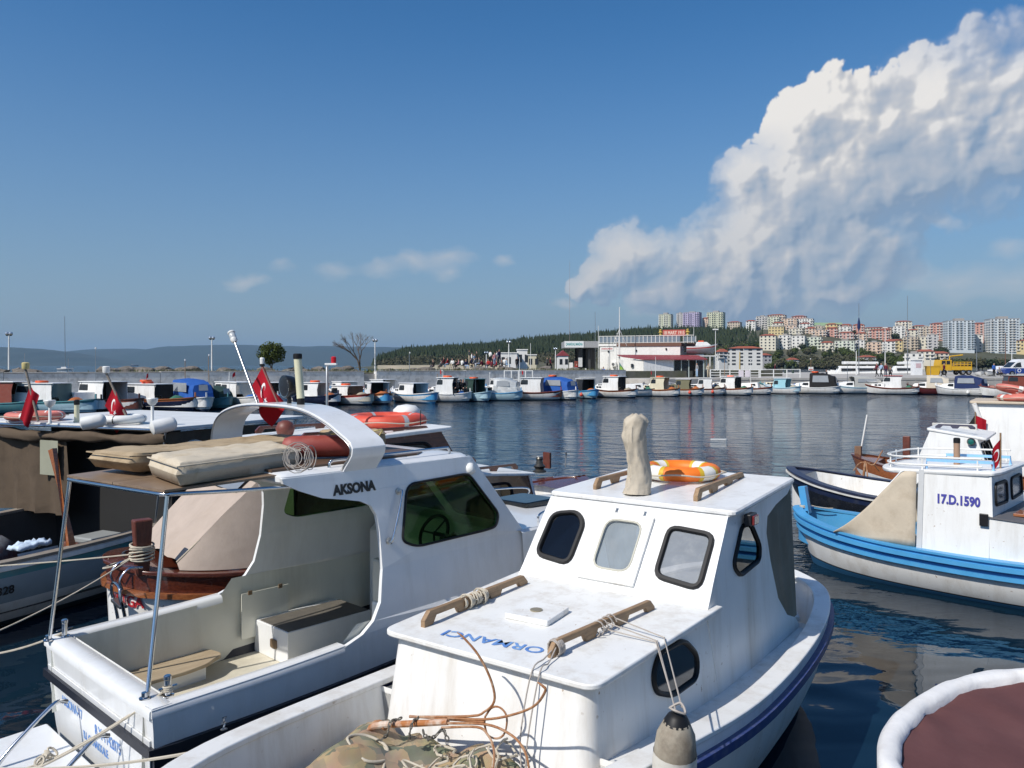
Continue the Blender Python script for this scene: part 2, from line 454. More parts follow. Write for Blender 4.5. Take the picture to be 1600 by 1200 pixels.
def rpoly(pts, r, n=4):
    out = []; L = len(pts); rs = r if isinstance(r, (list, tuple)) else [r] * L
    for i in range(L):
        p = Vector(pts[i]); a = Vector(pts[i - 1]) - p; b = Vector(pts[(i + 1) % L]) - p
        q = min(rs[i], a.length * .48, b.length * .48)
        if q < 1e-5: out.append(tuple(p)); continue
        a = p + a.normalized() * q; b = p + b.normalized() * q
        for k in range(n + 1):
            t = k / n; out.append(tuple(a * (1 - t) ** 2 + p * 2 * t * (1 - t) + b * t * t))
    return out


def offset_loop(loop, w):
    """closed loop of 3D points offset inwards in xy (left of travel when loop is clockwise seen from above is handled by sign of area)"""
    n = len(loop); A = sum(loop[i][0] * loop[(i + 1) % n][1] - loop[(i + 1) % n][0] * loop[i][1] for i in range(n))
    sg = 1 if A > 0 else -1; out = []
    for i in range(n):
        a, p, b = Vector(loop[i - 1]), Vector(loop[i]), Vector(loop[(i + 1) % n])
        d1 = (p - a).to_2d(); d2 = (b - p).to_2d()
        d1 = d1.normalized() if d1.length > 1e-7 else d2.normalized(); d2 = d2.normalized() if d2.length > 1e-7 else d1
        n1 = Vector((-d1.y, d1.x)) * sg; n2 = Vector((-d2.y, d2.x)) * sg
        m = n1 + n2; m = m.normalized() if m.length > 1e-6 else n1
        k = w / max(.45, m.dot(n1)); out.append(Vector((p.x + m.x * k, p.y + m.y * k, p.z)))
    return out


class Hull:
    """st = stations (x, half beam, gunwale z) from stern to bow"""

    def __init__(s, st, keel=-.4, rakeb=.5, rakes=.25, n=40, pw=(2.0, .6), rows=9):
        p = spl(st, n); p = [Vector((q.x, max(0, q.y), q.z)) for q in p]
        s.p, s.keel, s.rb, s.rs, s.pw, s.rows = p, keel, rakeb, rakes, pw, rows
        s.x0, s.x1 = p[0].x, p[-1].x

    def pt(s, i, q, side):
        x, b, zg = s.p[i]
        t = (x - s.x0) / (s.x1 - s.x0)
        y = b * (1 - (1 - q) ** s.pw[0]) ** s.pw[1]
        X = x - s.rb * (1 - q) * max(0, (t - .55) / .45) ** 2 + s.rs * (1 - q) * max(0, (.45 - t) / .45) ** 2
        return Vector((X, side * y, s.keel + (zg - s.keel) * q))

    def gun(s, t):  # gunwale point by x
        for a, b in zip(s.p, s.p[1:]):
            if a.x <= t <= b.x:
                u = (t - a.x) / max(1e-6, b.x - a.x); return a.lerp(b, u)
        return s.p[-1] if t > s.p[-1].x else s.p[0]

    def loop(s, q=1.0, dz=0.):
        n = len(s.p); st = [s.pt(i, q, -1) for i in range(n)]; pt = [s.pt(i, q, 1) for i in range(n)]
        out = st + list(reversed(pt[:-1] if pt[-1].y < 1e-4 else pt))
        if pt[0].y < 1e-4: out = out[:-1]
        return [v + Vector((0, 0, dz)) for v in out]

    def shell(s, parent, mats, bands=(), name='hull', smooth=50):
        """bands: [(q_from, material index)] rows above q take that index"""
        m = MB(); qs = sorted(set([k / s.rows for k in range(s.rows + 1)] + [b[0] for b in bands]))
        n = len(s.p)
        for side in (-1, 1):
            g = [[s.pt(i, q, side) for i in range(n)] for q in qs]
            for j in range(len(qs) - 1):
                mi = 0
                for b in bands:
                    if qs[j] >= b[0] - 1e-6: mi = b[1]
                m.loft([g[j], g[j + 1]], closed=False, mi=mi)
        for end in (0, n - 1):
            if s.p[end].y > 1e-3:
                for j in range(len(qs) - 1):
                    mi = 0
                    for b in bands:
                        if qs[j] >= b[0] - 1e-6: mi = b[1]
                    m.quad(s.pt(end, qs[j], -1), s.pt(end, qs[j], 1), s.pt(end, qs[j + 1], 1), s.pt(end, qs[j + 1], -1), mi=mi)
        return m.build(name, mats, parent, smooth)

    def ring(s, parent, name, mt, w=.08, h=.03, over=.015, dz=0, bevel=0):
        """flat cap strip running round the gunwale"""
        o = offset_loop(s.loop(1, dz), -over); i = offset_loop(s.loop(1, dz), w)
        up = Vector((0, 0, h)); m = MB()
        rings = [[a, b, b + up, a + up] for a, b in zip(o, i)]; rings.append(rings[0])
        m.loft(rings, True, False); return m.build(name, mt, parent, 40, bevel)

    def rail(s, parent, name, mt, q=.85, w=.05, h=.06, out=.02):
        """rubbing strake"""
        lp = offset_loop(s.loop(q), -out); m = MB(); m.tube(lp, .02, sq=(w, h), closed=True); return m.build(name, mt, parent, 40)

    def inside(s, parent, name, mt, z, inset=.08, x0=None, x1=None, top=0., floor=None):
        """inner bulwark wall from the cap down to height z, and a floor there"""
        n = len(s.p); idx = [i for i in range(n) if (x0 is None or s.p[i].x >= x0) and (x1 is None or s.p[i].x <= x1) and s.p[i].y > inset * 1.3]
        m = MB(); S = []; Q = []
        for i in idx:
            x, b, zg = s.p[i]; S.append((x, -(b - inset), zg + top)); Q.append((x, b - inset, zg + top))
        for L in (S, Q):
            m.loft([L, [(x, y * .93, z) for x, y, _ in L]], closed=False)
        for e_ in (0, -1):
            a, b = S[e_], Q[e_]; m.quad(a, b, (b[0], b[1] * .93, z), (a[0], a[1] * .93, z))
        m.loft([[(x, y * .93, z) for x, y, _ in S], [(x, y * .93, z) for x, y, _ in Q]], closed=False, mi=1 if floor else 0)
        return m.build(name, [mt, floor] if floor else mt, parent, 40)


def text(body, size, mt, parent, name, o, right, up, label=None, ext=.003, bold=0., align='CENTER', sx=1.):
    c = bpy.data.curves.new(name, 'FONT'); c.body = body; c.size = size; c.align_x = align; c.align_y = 'CENTER'
    c.extrude = ext; c.offset = bold; c.resolution_u = 3
    t = bpy.data.objects.new(name, c); COL.objects.link(t)
    bpy.context.view_layer.update()
    me = bpy.data.meshes.new_from_object(t.evaluated_get(bpy.context.evaluated_depsgraph_get()))
    bpy.data.objects.remove(t); bpy.data.curves.remove(c)
    r = Vector(right).normalized(); u = Vector(up); n = r.cross(u).normalized(); u = n.cross(r)
    m = Matrix(((r.x * sx, u.x, n.x, o[0]), (r.y * sx, u.y, n.y, o[1]), (r.z * sx, u.z, n.z, o[2]), (0, 0, 0, 1)))
    me.transform(m); me.materials.clear(); me.materials.append(mt); me.name = name
    ob = bpy.data.objects.new(name, me); COL.objects.link(ob); ob.parent = parent
    if label: ob['label'] = label
    return ob


def lerp2(a, b, t): return a + (b - a) * t


def poly_offset(poly, w):
    """2D polygon scaled about its centre by about w outward"""
    c = sum((Vector(p) for p in poly), Vector((0, 0))) / len(poly); out = []
    for p in poly:
        d = Vector(p) - c; out.append(tuple(c + d * (1 + w / max(.02, d.length))))
    return out


def window(parent, poly, fn, frame=BLACK, pane=GLASSD, r=.016, depth=.012, name='window', label=None):
    """rubber gasket along poly (part) and its pane (sub-part)"""
    m = MB(); m.tube([fn(u, v, depth * .5) for u, v in poly], r, 6, closed=True)
    w = m.build(name, frame, parent, 60, label=label)
    q = MB(); q.prism(poly, fn, -.004, .002); q.build('pane', pane, w, 0)
    return w


def torus_seg(m, R_, r, a0, a1, n, c=(0, 0, 0), k=10, mi=0, sq=1.0, mtx=None):
    rings = []
    for i in range(n + 1):
        a = a0 + (a1 - a0) * i / n; d = Vector((math.cos(a), math.sin(a), 0))
        rings.append([(mtx or Matrix()) @ (Vector(c) + d * (R_ + r * math.cos(t)) + Vector((0, 0, r * sq * math.sin(t)))) for t in [2 * math.pi * j / k for j in range(k)]])
    m.loft(rings, True, False, mi)


def lifebuoy(label, loc, rot=(0, 0, 0), R_=.28, r=.075, main=ORANGE, band=PLASTW, nb=4, group=None, duty=.18, simple=False, ropes=True, edge=None, cat='lifebuoy'):
    if simple:
        m = MB(); torus_seg(m, R_, r, 0, 2 * math.pi, 16, k=6); o = m.build('lifebuoy', main, None, 60)
        o.location = loc; o.rotation_euler = rot; return tag(o, label, cat, group)
    t = thing('lifebuoy', label, cat, loc, 0, group); t.rotation_euler = rot
    m = MB(); step = 2 * math.pi / nb
    for i in range(nb): torus_seg(m, R_, r, i * step + step * duty, (i + 1) * step, 10, k=12, sq=.8)
    m.build('ring', main, t, 60)
    for i in range(nb):
        m = MB(); torus_seg(m, R_, r * 1.015, i * step, i * step + step * duty, 8, k=12, sq=.8); b = m.build('band', band, t, 60)
        if edge:
            for a in (0, duty):
                m = MB(); torus_seg(m, R_, r * 1.03, i * step + step * a - .06, i * step + step * a + .06, 2, k=12, sq=.8); m.build('edge_tape', edge, b, 60)
    if ropes:
        m = MB(); pts = []
        for i in range(40):
            a = 2 * math.pi * i / 40; rr = R_ + r + .012 + .03 * abs(math.sin(a * nb / 2)); pts.append((rr * math.cos(a), rr * math.sin(a), .01 * math.sin(a * 5)))
        m.tube(pts, .007, 5, closed=True); m.build('grab_line', ROPE, t, 60)
    return t


def flag(label, loc, rot, w=.5, h=.34, group='Turkish flags on the boats', sway=1., pole=None, simple=False, emblem=True):
    """red flag with white crescent and star; hoist along local z, fly along local x, drooping"""
    t = thing('flag', label, 'flag', loc, 0, group); t.rotation_euler = rot

    def fn(u, v, d=0):
        x = u * w * (1 - .35 * sway); z = (v - 1) * h - sway * .75 * w * u ** 1.3
        y = .10 * w * math.sin(u * 7 + v * 1.5) * (u + .15) + d
        return (x - .12 * w * sway * (1 - v) * u, y, z)
    m = MB(); nu, nv = (14, 7) if not simple else (6, 3)
    m.loft([[fn(i / nu, j / nv) for i in range(nu + 1)] for j in range(nv + 1)], closed=False); m.build('cloth', FLAGRED, t, 60)
    if emblem:
        cres = []; a_ = h / w
        for k in range(17):
            a = R(50) + R(260) * k / 16; cres.append((.36 + .25 * a_ * math.cos(a), .5 + .25 * math.sin(a)))
        for k in range(17):
            a = R(310) - R(260) * k / 16; cres.append((.36 + .062 * a_ + .2 * a_ * math.cos(a) * .98, .5 + .2 * math.sin(a)))
        star = [(.62 + a_ * rr * math.cos(R(36 * k + 180)), .5 + rr * math.sin(R(36 * k + 180))) for k, rr in [(i, .125 if i % 2 == 0 else .05) for i in range(10)]]
        for nm, pl in (('crescent', cres), ('star', star)):
            m = MB()
            for d in (.004, -.004):
                tri = tessellate_polygon([[Vector((u, v, 0)) for u, v in pl]]); m.add([fn(u, v, d) for u, v in pl], [tuple(q) for q in tri])
            m.build(nm, FLAGWHITE, t, 60, recalc=False)
    if pole:
        m = MB(); m.tube([(-.01, 0, .08), (-.01, 0, -pole)], .012, 6); m.build('staff', pole_mat, t, 60)
    return t


pole_mat = WOOD


def jitter_rope(a, b, sag, n=12, r=.008, m=None, k=5):
    a, b = Vector(a), Vector(b); pts = []
    for i in range(n + 1):
        t = i / n; p = a.lerp(b, t); p.z -= sag * 4 * t * (1 - t); pts.append(p)
    m = m or MB(); m.tube(pts, r, k); return m



class Frame:
    """a boat's own axes: origin on the water, heading clockwise from +Y; finds points of the boat on sight lines"""

    def __init__(s, o, deg):
        s.o = Vector((o[0], o[1])); a = R(deg); s.f = Vector((math.sin(a), math.cos(a))); s.l = Vector((-math.cos(a), math.sin(a))); s.rz = heading(deg); s.loc = (o[0], o[1], 0)

    def to(s, p): d = Vector((p.x, p.y)) - s.o; return Vector((d.dot(s.f), d.dot(s.l), p.z))

    def xp(s, px, py, x): d = Vector(((px - 800) / FOC, 1)); return s.to(PY(px, py, (x + s.o.dot(s.f)) / d.dot(s.f)))

    def yp(s, px, py, y): d = Vector(((px - 800) / FOC, 1)); return s.to(PY(px, py, (y + s.o.dot(s.l)) / d.dot(s.l)))

    def zp(s, px, py, z): return s.to(P(px, py, z))

    def w(s, x, y, z): q = s.o + s.f * x + s.l * y; return Vector((q.x, q.y, z))


# ================================================================ THE SETTING
def water_material():
    m = bpy.data.materials.new('sea_water'); m.use_nodes = True; nt = m.node_tree; b = nt.nodes['Principled BSDF']
    b.inputs['Base Color'].default_value = (.004, .015, .028, 1); b.inputs['Roughness'].default_value = .02; b.inputs['IOR'].default_value = 1.33
    geo = nt.nodes.new('ShaderNodeNewGeometry'); pos = geo.outputs['Position']

    def wave(scale, sx, sy, rot, det, dist=.3):
        mp = N(nt, 'ShaderNodeMapping', None, [pos]); mp.inputs['Scale'].default_value = (sx, sy, 1); mp.inputs['Rotation'].default_value = (0, 0, rot)
        n = N(nt, 'ShaderNodeTexNoise', None, [mp.outputs[0]]); n.inputs['Scale'].default_value = scale; n.inputs['Detail'].default_value = det
        n.inputs['Distortion'].default_value = dist; return n.outputs[0]
    sep = N(nt, 'ShaderNodeSeparateXYZ', None, [pos])
    # sheltered water between the moored boats is calm, the open basin is ruffled by the wind
    off = wave(.12, 1, 1, 0, 2)
    yy = M(nt, 'MULTIPLY_ADD', off, 7., sep.outputs[1])
    ruffle = N(nt, 'ShaderNodeMapRange', None, [yy, 11.5, 23., .02, 1.]).outputs[0]
    gust = N(nt, 'ShaderNodeMapRange', None, [wave(.09, 1, .5, .3, 3), .35, .65, .45, 1.15]).outputs[0]
    ruffle = M(nt, 'MULTIPLY', ruffle, gust)
    h = M(nt, 'MULTIPLY', wave(1.6, .6, 1.15, .45, 3, .5), .10)
    h2 = M(nt, 'MULTIPLY', wave(4.6, .75, 1.1, -.35, 3, .4), .045)
    h = M(nt, 'ADD', h, M(nt, 'MULTIPLY', wave(.7, .5, 1.2, .3, 3, .4), .13))
    calm = M(nt, 'MULTIPLY', wave(.75, .55, 1.2, .25, 1, .6), .05)
    calm2 = M(nt, 'MULTIPLY', wave(2.2, .6, 1.1, .1, 1, .4), .006)
    sea = N(nt, 'ShaderNodeMapRange', None, [sep.outputs[1], 120., 260., 0., 1.]).outputs[0]
    big = M(nt, 'MULTIPLY', M(nt, 'MULTIPLY', wave(.16, .7, 1.2, .2, 4, .3), 1.6), sea)
    calm = M(nt, 'ADD', calm, big)
    hh = M(nt, 'ADD', M(nt, 'MULTIPLY', M(nt, 'ADD', h, h2), ruffle), M(nt, 'ADD', calm, calm2))
    bn = N(nt, 'ShaderNodeBump'); bn.inputs['Distance'].default_value = 1.; bn.inputs['Strength'].default_value = 1.
    nt.links.new(hh, bn.inputs['Height']); nt.links.new(bn.outputs[0], b.inputs['Normal'])
    return m


WATER = water_material()
m = MB(); m.quad((-13000, -200, 0), (13000, -200, 0), (13000, 12800, 0), (-13000, 12800, 0))
m.build('sea', WATER, None, 0, kind='structure', recalc=False)
m = MB(); m.quad((-60, -20, -3.), (120, -20, -3.), (120, 140, -3.), (-60, 140, -3.))
m.build('seabed', mat('seabed_mud', (.02, .028, .025), .9), None, 0, kind='structure', recalc=False)

# haze over sea and land
m = MB(); m.box((-13500, -260, -6), (13500, 13200, 330))
hm = bpy.data.materials.new('sea_haze'); hm.use_nodes = True; hn = hm.node_tree; hn.nodes.clear()
pv = hn.nodes.new('ShaderNodeVolumePrincipled'); pv.inputs['Color'].default_value = (.42, .70, 1., 1); pv.inputs['Density'].default_value = 6e-5
pv.inputs['Anisotropy'].default_value = .2
ho = hn.nodes.new('ShaderNodeOutputMaterial'); hn.links.new(pv.outputs[0], ho.inputs['Volume'])
m.build('haze', hm, None, 0, kind='stuff')


# ---- hills
def ridge(prof, az):
    for (a, b) in zip(prof, prof[1:]):
        if a[0] <= az <= b[0]:
            t = (az - a[0]) / (b[0] - a[0]); t = t * t * (3 - 2 * t); return a[1] + (b[1] - a[1]) * t
    return prof[0][1] if az < prof[0][0] else prof[-1][1]


def hill_mesh(name, prof, Y, depth, mt, px0, px1, n=160, rows=10, rough=.06):
    """prof: (photo x, height in photo px above the horizon) of the skyline at distance Y"""
    m = MB(); grid = []
    for j in range(rows + 1):
        t = j / rows; row = []
        for i in range(n + 1):
            px = px0 + (px1 - px0) * i / n; h = ridge(prof, px) / FOC * Y
            X = (px - 800) / FOC * Y
            nz = noise.noise(Vector((X / Y * 26, t * 3, 1.7))) * rough + noise.noise(Vector((X / Y * 90, t * 7, 4))) * rough * .4
            z = h * math.sin(min(1, t * 1.25) * math.pi / 2) * (1 + nz * (t > .05)) - 2
            row.append((X, Y - depth * (1 - t), z))
        grid.append(row)
    grid.append([(x, y + depth, -2) for x, y, z in grid[-1]])
    m.loft(grid, closed=False); return m.build(name, mt, None, 60, kind='structure')


FARHILL = mat('far_hillside', (.022, .034, .022), .95, two=((.04, .045, .03), .0012, .2), vs=.002)
hill_mesh('far_hill_ridge', [(-300, 33), (0, 29), (60, 27), (110, 22), (150, 14), (185, 6), (230, 0)], 6800, 1500, FARHILL, -320, 235)
hill_mesh('distant_hill_range', [(60, 10), (140, 21), (200, 26), (260, 25), (300, 29), (340, 31), (420, 30), (520, 29), (640, 28), (760, 24), (900, 18), (1000, 10)], 9800, 2000, FARHILL, 50, 1010)

# wooded headland and town slope
HEAD = [(578, 0), (600, 9), (640, 19), (700, 23), (760, 27), (830, 34), (900, 40), (960, 46), (1020, 50), (1090, 51), (1150, 50), (1200, 58), (1260, 64), (1330, 55), (1400, 48), (1500, 42), (1620, 38), (1900, 36)]


def terrain(X, Y):
    if Y < 610: return -2
    px = 800 + X / Y * FOC; h = ridge(HEAD, px) / FOC * 1150
    t = max(0, min(1, (Y - 640) / (1150 - 640))); s = t * t * (3 - 2 * t)
    z = h * (s * .9 + .1 * min(1, t * 6)) + min(1, t * 25) * 2.5
    if px < 600: z *= max(0, (px - 560) / 40)
    return z + noise.noise(Vector((X / 90, Y / 90, 0))) * 2.2 * t - .8


EARTH = mat('scrubby_hillside', (.05, .058, .028), .95, two=((.10, .092, .055), .02, .2), vs=.01)
m = MB(); grid = []
for j in range(44):
    Y = 625 + 700 * (j / 43) ** 1.1
    grid.append([((555 + 1500 * i / 120 - 800) / FOC * Y, Y, terrain((555 + 1500 * i / 120 - 800) / FOC * Y, Y)) for i in range(121)])
grid.append([(x, y + 260, -2) for x, y, z in grid[-1]])
m.loft(grid, closed=False); m.build('hillside', EARTH, None, 60, kind='structure')
m = MB(); pts = []
for i in range(25):
    px = 590 + 215 * i / 24; pts.append(px)
m.loft([[((px - 800) / FOC * 628, 628 + 2 * math.sin(px * .2), .1) for px in pts], [((px - 800) / FOC * 640, 640, 2.6) for px in pts], [((px - 800) / FOC * 652, 652, 3.2) for px in pts]], closed=False)
m.build('sand_beach', mat('pale_sand', (.42, .35, .25), .95, two=((.3, .27, .18), .08, .2)), None, 60, kind='structure')

# the wood on the headland: thousands of pines read as one mass
PINE = mat('pine_foliage', (.026, .040, .020), .85, two=((.048, .060, .030), .05, .2), spec=.1)
BROADL = mat('grove_foliage', (.055, .062, .034), .9, two=((.11, .10, .06), .03, .25), spec=.1)
m = MB(); m2 = MB(); rt = random.Random(3)
for k in range(9500):
    px = rt.uniform(582, 1195); Y = 660 + 560 * rt.random() ** .8; X = (px - 800) / FOC * Y
    t = (Y - 660) / 560
    z = terrain(X, Y)
    if z < 2: continue
    low = Y < 800
    if px > 1085 and rt.random() < (px - 1085) / 110: continue
    if low:
        if rt.random() < .5: continue
        h = rt.uniform(2.5, 7.5); r = rt.uniform(1.8, 4.2); c0 = Vector((X, Y, z + h * .5))
        for q in range(26):
            u = Vector((rt.gauss(0, 1), rt.gauss(0, 1), rt.gauss(0, 1))).normalized() * rt.uniform(.5, 1.0); c = c0 + Vector((u.x * r, u.y * r, u.z * h * .55)); a = Vector((rt.gauss(0, 1), rt.gauss(0, 1), rt.gauss(0, 1))).normalized() * rt.uniform(.5, 1.1); b = Vector((rt.gauss(0, 1), rt.gauss(0, 1), rt.gauss(0, 1))).normalized() * rt.uniform(.5, 1.1)
            m2.add([c - a, c + b, c + a, c - b], [(0, 1, 2, 3)])
    else:
        h = rt.uniform(6, 11.5) * (1.25 if rt.random() < .12 else 1); r = rt.uniform(1.5, 2.7); a0 = rt.random() * 6
        for (zb, zt, rr) in ((.12, .62, 1), (.42, 1.0, .68)):
            ap = (X + rt.uniform(-.3, .3), Y, z + h * zt); o = [(X + r * rr * rt.uniform(.7, 1.25) * math.cos(a0 + i * 1.2566), Y + r * rr * math.sin(a0 + i * 1.2566), z + h * zb) for i in range(5)]
            m.add(o + [ap], [(i, (i + 1) % 5, 5) for i in range(5)])
m.build('pine_forest', PINE, None, 0, kind='stuff', recalc=False)
m2.build('hillside_grove', BROADL, None, 0, kind='stuff', recalc=False)

# ---- quay and breakwater
BW0, BW1 = Vector((-52, 46.2)), Vector((13.2, 92.2))      # face of the breakwater wall
bwd = (BW1 - BW0).normalized(); bwn = Vector((-bwd.y, bwd.x))


def bw(t, n, z): p = BW0 + bwd * t + bwn * n; return Vector((p.x, p.y, z))


BWL = (BW1 - BW0).length


def strip(name, mt, t0, t1, n0, n1, z0, z1, kind=None, parent=None, bevel=0):
    m = MB(); vs = [bw(t, n, z) for z in (z0, z1) for t, n in ((t0, n0), (t1, n0), (t1, n1), (t0, n1))]
    m.add(vs, [(0, 3, 2, 1), (4, 5, 6, 7), (0, 1, 5, 4), (1, 2, 6, 5), (2, 3, 7, 6), (3, 0, 4, 7)])
    return m.build(name, mt, parent, 0, bevel, kind=kind)


w = thing('breakwater_wall', 'long grey plastered breakwater wall behind the moored boats', 'wall', (0, 0, 0))
# wall: stretches of slightly different height
cuts = [0, 9, 19, 29.5, 40, 47, 48.2, 58, 68, BWL]
for i in range(len(cuts) - 1):
    hgt = 2.42 + (.04 if i % 2 else 0)
    if i == 5: strip('wall_gap', CONC, cuts[i], cuts[i + 1], .35, .9, .5, 2.2, None, w)
    else: strip('wall_section', PLASTER, cuts[i] + .01, cuts[i + 1] - .01, 0, .55, .5, hgt, None, w, .03)
for i in range(len(cuts) - 1):
    if i != 5: strip('coping', CONC, cuts[i] + .02, cuts[i + 1] - .02, -.04, .62, 2.424 + (.04 if i % 2 else 0), 2.50 + (.04 if i % 2 else 0), None, w, .02)
strip('breakwater_quay', CONC, 0, BWL, -5.2, 0, -2, .62, 'structure', None, .05)
strip('breakwater_top', mat('breakwater_gravel', (.24, .215, .18), .95, two=((.13, .13, .06), .5, .2), bump=.05, bs=3), 0, BWL + 30, .62, 15, -2, 2.33, 'structure')
# harbour quay on the right
m = MB(); q0 = bw(BWL, -5.2, 0); poly = [(q0.x, q0.y - .3), (22, 90.5), (45, 93.5), (120, 98), (150, 190), (40, 168), (4, 150), (8, 97)]
m.prism(poly, lambda u, v, d: (u, v, d), -2, 1.52)
m.build('harbour_quay', CONC, None, 0, .06, kind='structure')
kerb = MB()
for a, b in zip(poly[1:3], poly[2:4]):
    A, B = Vector((*a, 0)), Vector((*b, 0)); d = (B - A).normalized(); nrm = Vector((-d.y, d.x, 0))
    L = (B - A).length; k = int(L / 2.4)
    for i in range(k):
        p = A + d * (i + .02) * L / k; q = A + d * (i + .98) * L / k
        mm = MB(); vs = [x + nrm * n + Vector((0, 0, z)) for z in (1.28, 1.56) for x, n in ((p, -.05), (q, -.05), (q, .45), (p, .45))]
        mm.add(vs, [(0, 3, 2, 1), (4, 5, 6, 7), (0, 1, 5, 4), (1, 2, 6, 5), (2, 3, 7, 6), (3, 0, 4, 7)])
        o = mm.build('kerb_block', CONC, bpy.data.objects['harbour_quay'], 0, .02)

# boulders along the seaward side of the wall
rocks = []
for k in range(5):
    bm = bmesh.new(); bmesh.ops.create_icosphere(bm, subdivisions=2, radius=1)
    for v in bm.verts:
        n = noise.noise(v.co * 1.3 + Vector((k * 7, 0, 0))); v.co *= 1 + .45 * n; v.co.z *= .62
    me = bpy.data.meshes.new('boulder'); bm.to_mesh(me); bm.free(); me.materials.append(ROCK); rocks.append(me)
for k in range(70):
    t = rnd.uniform(2, BWL - 2); n = rnd.uniform(4.5, 13)
    o = bpy.data.objects.new('boulder', rocks[k % 5]); COL.objects.link(o); o.location = bw(t, n, 2.3 + .02 * n); s_ = rnd.uniform(.3, .8); o.scale = (s_ * 1.4, s_, s_ * .9)
    o.rotation_euler = (0, 0, rnd.uniform(0, 6))
    bx = 800 + o.location.x / o.location.y * FOC; ph = ('left of the distant yacht', 'between the distant yacht and the second lamp post', 'around the bushy green tree', 'between the bushy tree and the bare tree', 'right of the bare tree')[sum(bx > q for q in (105, 330, 470, 560))]
    tag(o, '%s boulder on the breakwater %s' % ('large rough' if s_ > .55 else 'small rough', ph), 'boulder', 'boulders on the breakwater')
# low scrub on the breakwater top
m = MB()
for k in range(2600):
    c = rnd.choice([30, 37, 46, 52, 60, 66, 71, 76]) + rnd.gauss(0, 2.4); n = 1.5 + abs(rnd.gauss(0, 2.5)); p = bw(max(1, min(BWL, c)), n, 2.33)
    h = rnd.uniform(.08, .45); a = rnd.uniform(0, 6.28); d = Vector((math.cos(a), math.sin(a), 0)) * rnd.uniform(.03, .09)
    m.add([p - d, p + d, p + Vector((rnd.uniform(-.2, .2), rnd.uniform(-.2, .2), h))], [(0, 1, 2)])
m.build('grass_tufts', GRASS, None, 0, kind='stuff', recalc=False)


# lamp posts: white pole with a pair of round lamps
def lamp_post(label, px, Y, ytop, z0):
    p = PY(px, ytop, Y); t = thing('lamp_post', label, 'lamp post', (p.x, Y, z0), 0, 'white lamp posts along the breakwater'); h = p.z - z0
    m = MB(); m.lathe([(.09, 0), (.075, .1), (.07, h * .5), (.05, h - .35)], 10); m.build('post', PLASTW, t)
    m = MB(); m.tube([(-.16, 0, h - .36), (0, 0, h - .30), (.16, 0, h - .36)], .022, 6); m.build('bracket', PLASTW, t)
    for sx in (-1, 1):
        m = MB(); m.lathe([(.02, -.1), (.13, -.07), (.17, .03), (.13, .13), (.03, .17)], 12, Matrix.Translation((.15 * sx, 0, h - .2))); m.build('lamp_globe', mat('lamp_glass', (.55, .6, .65), .08, .6), t)
        m = MB(); m.lathe([(.06, -.16), (.135, -.075)], 10, Matrix.Translation((.15 * sx, 0, h - .2))); m.build('lamp_collar', BLACKP, t)


for args in (('white lamp post at the far left end of the breakwater wall', 14, 66, 518, 2.3), ('white lamp post on the breakwater left of the bushy green tree', 331, 76, 525, 2.3),
             ('white lamp post beside the bare tree on the breakwater', 586, 86, 529, 2.3), ('short white lamp post left of the crowd of seated people', 760, 108, 549, 2.3), ('tall white lamp post at the right end of the crowd', 795, 93, 532, 2.3),
             ('short white lamp post beside the fuel pavilion', 868, 112, 543, 2.2)):
    lamp_post(*args)


# trees on the breakwater
def branch_tree(t, h, mt, seed, spread=.6, depth=5, r0=.09):
    r_ = random.Random(seed); m = MB(); tips = []

    def go(p, d, L, r, k):
        q = p + d * L; mid = p.lerp(q, .5) + Vector((r_.gauss(0, .05), r_.gauss(0, .05), 0)) * L
        m.tube([p, mid, q], [r, r * .85, r * .68], 5 if k > 2 else 3)
        if k == 0: tips.append(q); return
        for i in range(r_.choice((2, 3, 3))):
            e_ = (d + Vector((r_.gauss(0, spread), r_.gauss(0, spread), r_.uniform(-.1, .3)))).normalized(); go(q, e_, L * r_.uniform(.62, .85), r * .62, k - 1)
        tips.append(q)
    for i in range(2 if depth > 4 else 3):
        go(Vector((0, 0, 0)), Vector((r_.gauss(0, .16), r_.gauss(0, .16), 1)).normalized(), h * .27, r0, depth)
    m.build('trunk', mt, t, 60); return tips


p = PY(563, 582, 84); t = thing('bare_tree', 'leafless spreading tree standing on the breakwater', 'tree', (p.x, 84, 2.3)); branch_tree(t, 4.9, DRYLEAF, 5, .42, 5, .11)
p = PY(424, 582, 80); t = thing('bushy_tree', 'small round green tree standing on the breakwater behind the wall', 'tree', (p.x, 80, 2.3)); tips = branch_tree(t, 2.6, DRYLEAF, 9, .55, 4, .08)
m = MB(); r_ = random.Random(4)
for k in range(4200):
    u = Vector((r_.gauss(0, 1), r_.gauss(0, 1), r_.gauss(0, 1))).normalized(); rad = r_.uniform(.45, 1)
    cl = noise.noise(u * 2.2 + Vector((3, 1, 0)))
    if cl < -.12 and r_.random() < .8: continue
    c = Vector((0, 0, 1.95)) + Vector((u.x * 1.42, u.y * 1.3, u.z * 1.12)) * rad * (1 + .25 * cl); s_ = r_.uniform(.05, .12)
    a = Vector((r_.gauss(0, 1), r_.gauss(0, 1), r_.gauss(0, 1))).normalized() * s_; b = Vector((r_.gauss(0, 1), r_.gauss(0, 1), r_.gauss(0, 1))).normalized() * s_
    m.add([c - a, c + b, c + a, c - b], [(0, 1, 2, 3)])
m.build('crown', GREENLEAF, t, 0, kind='stuff', recalc=False)

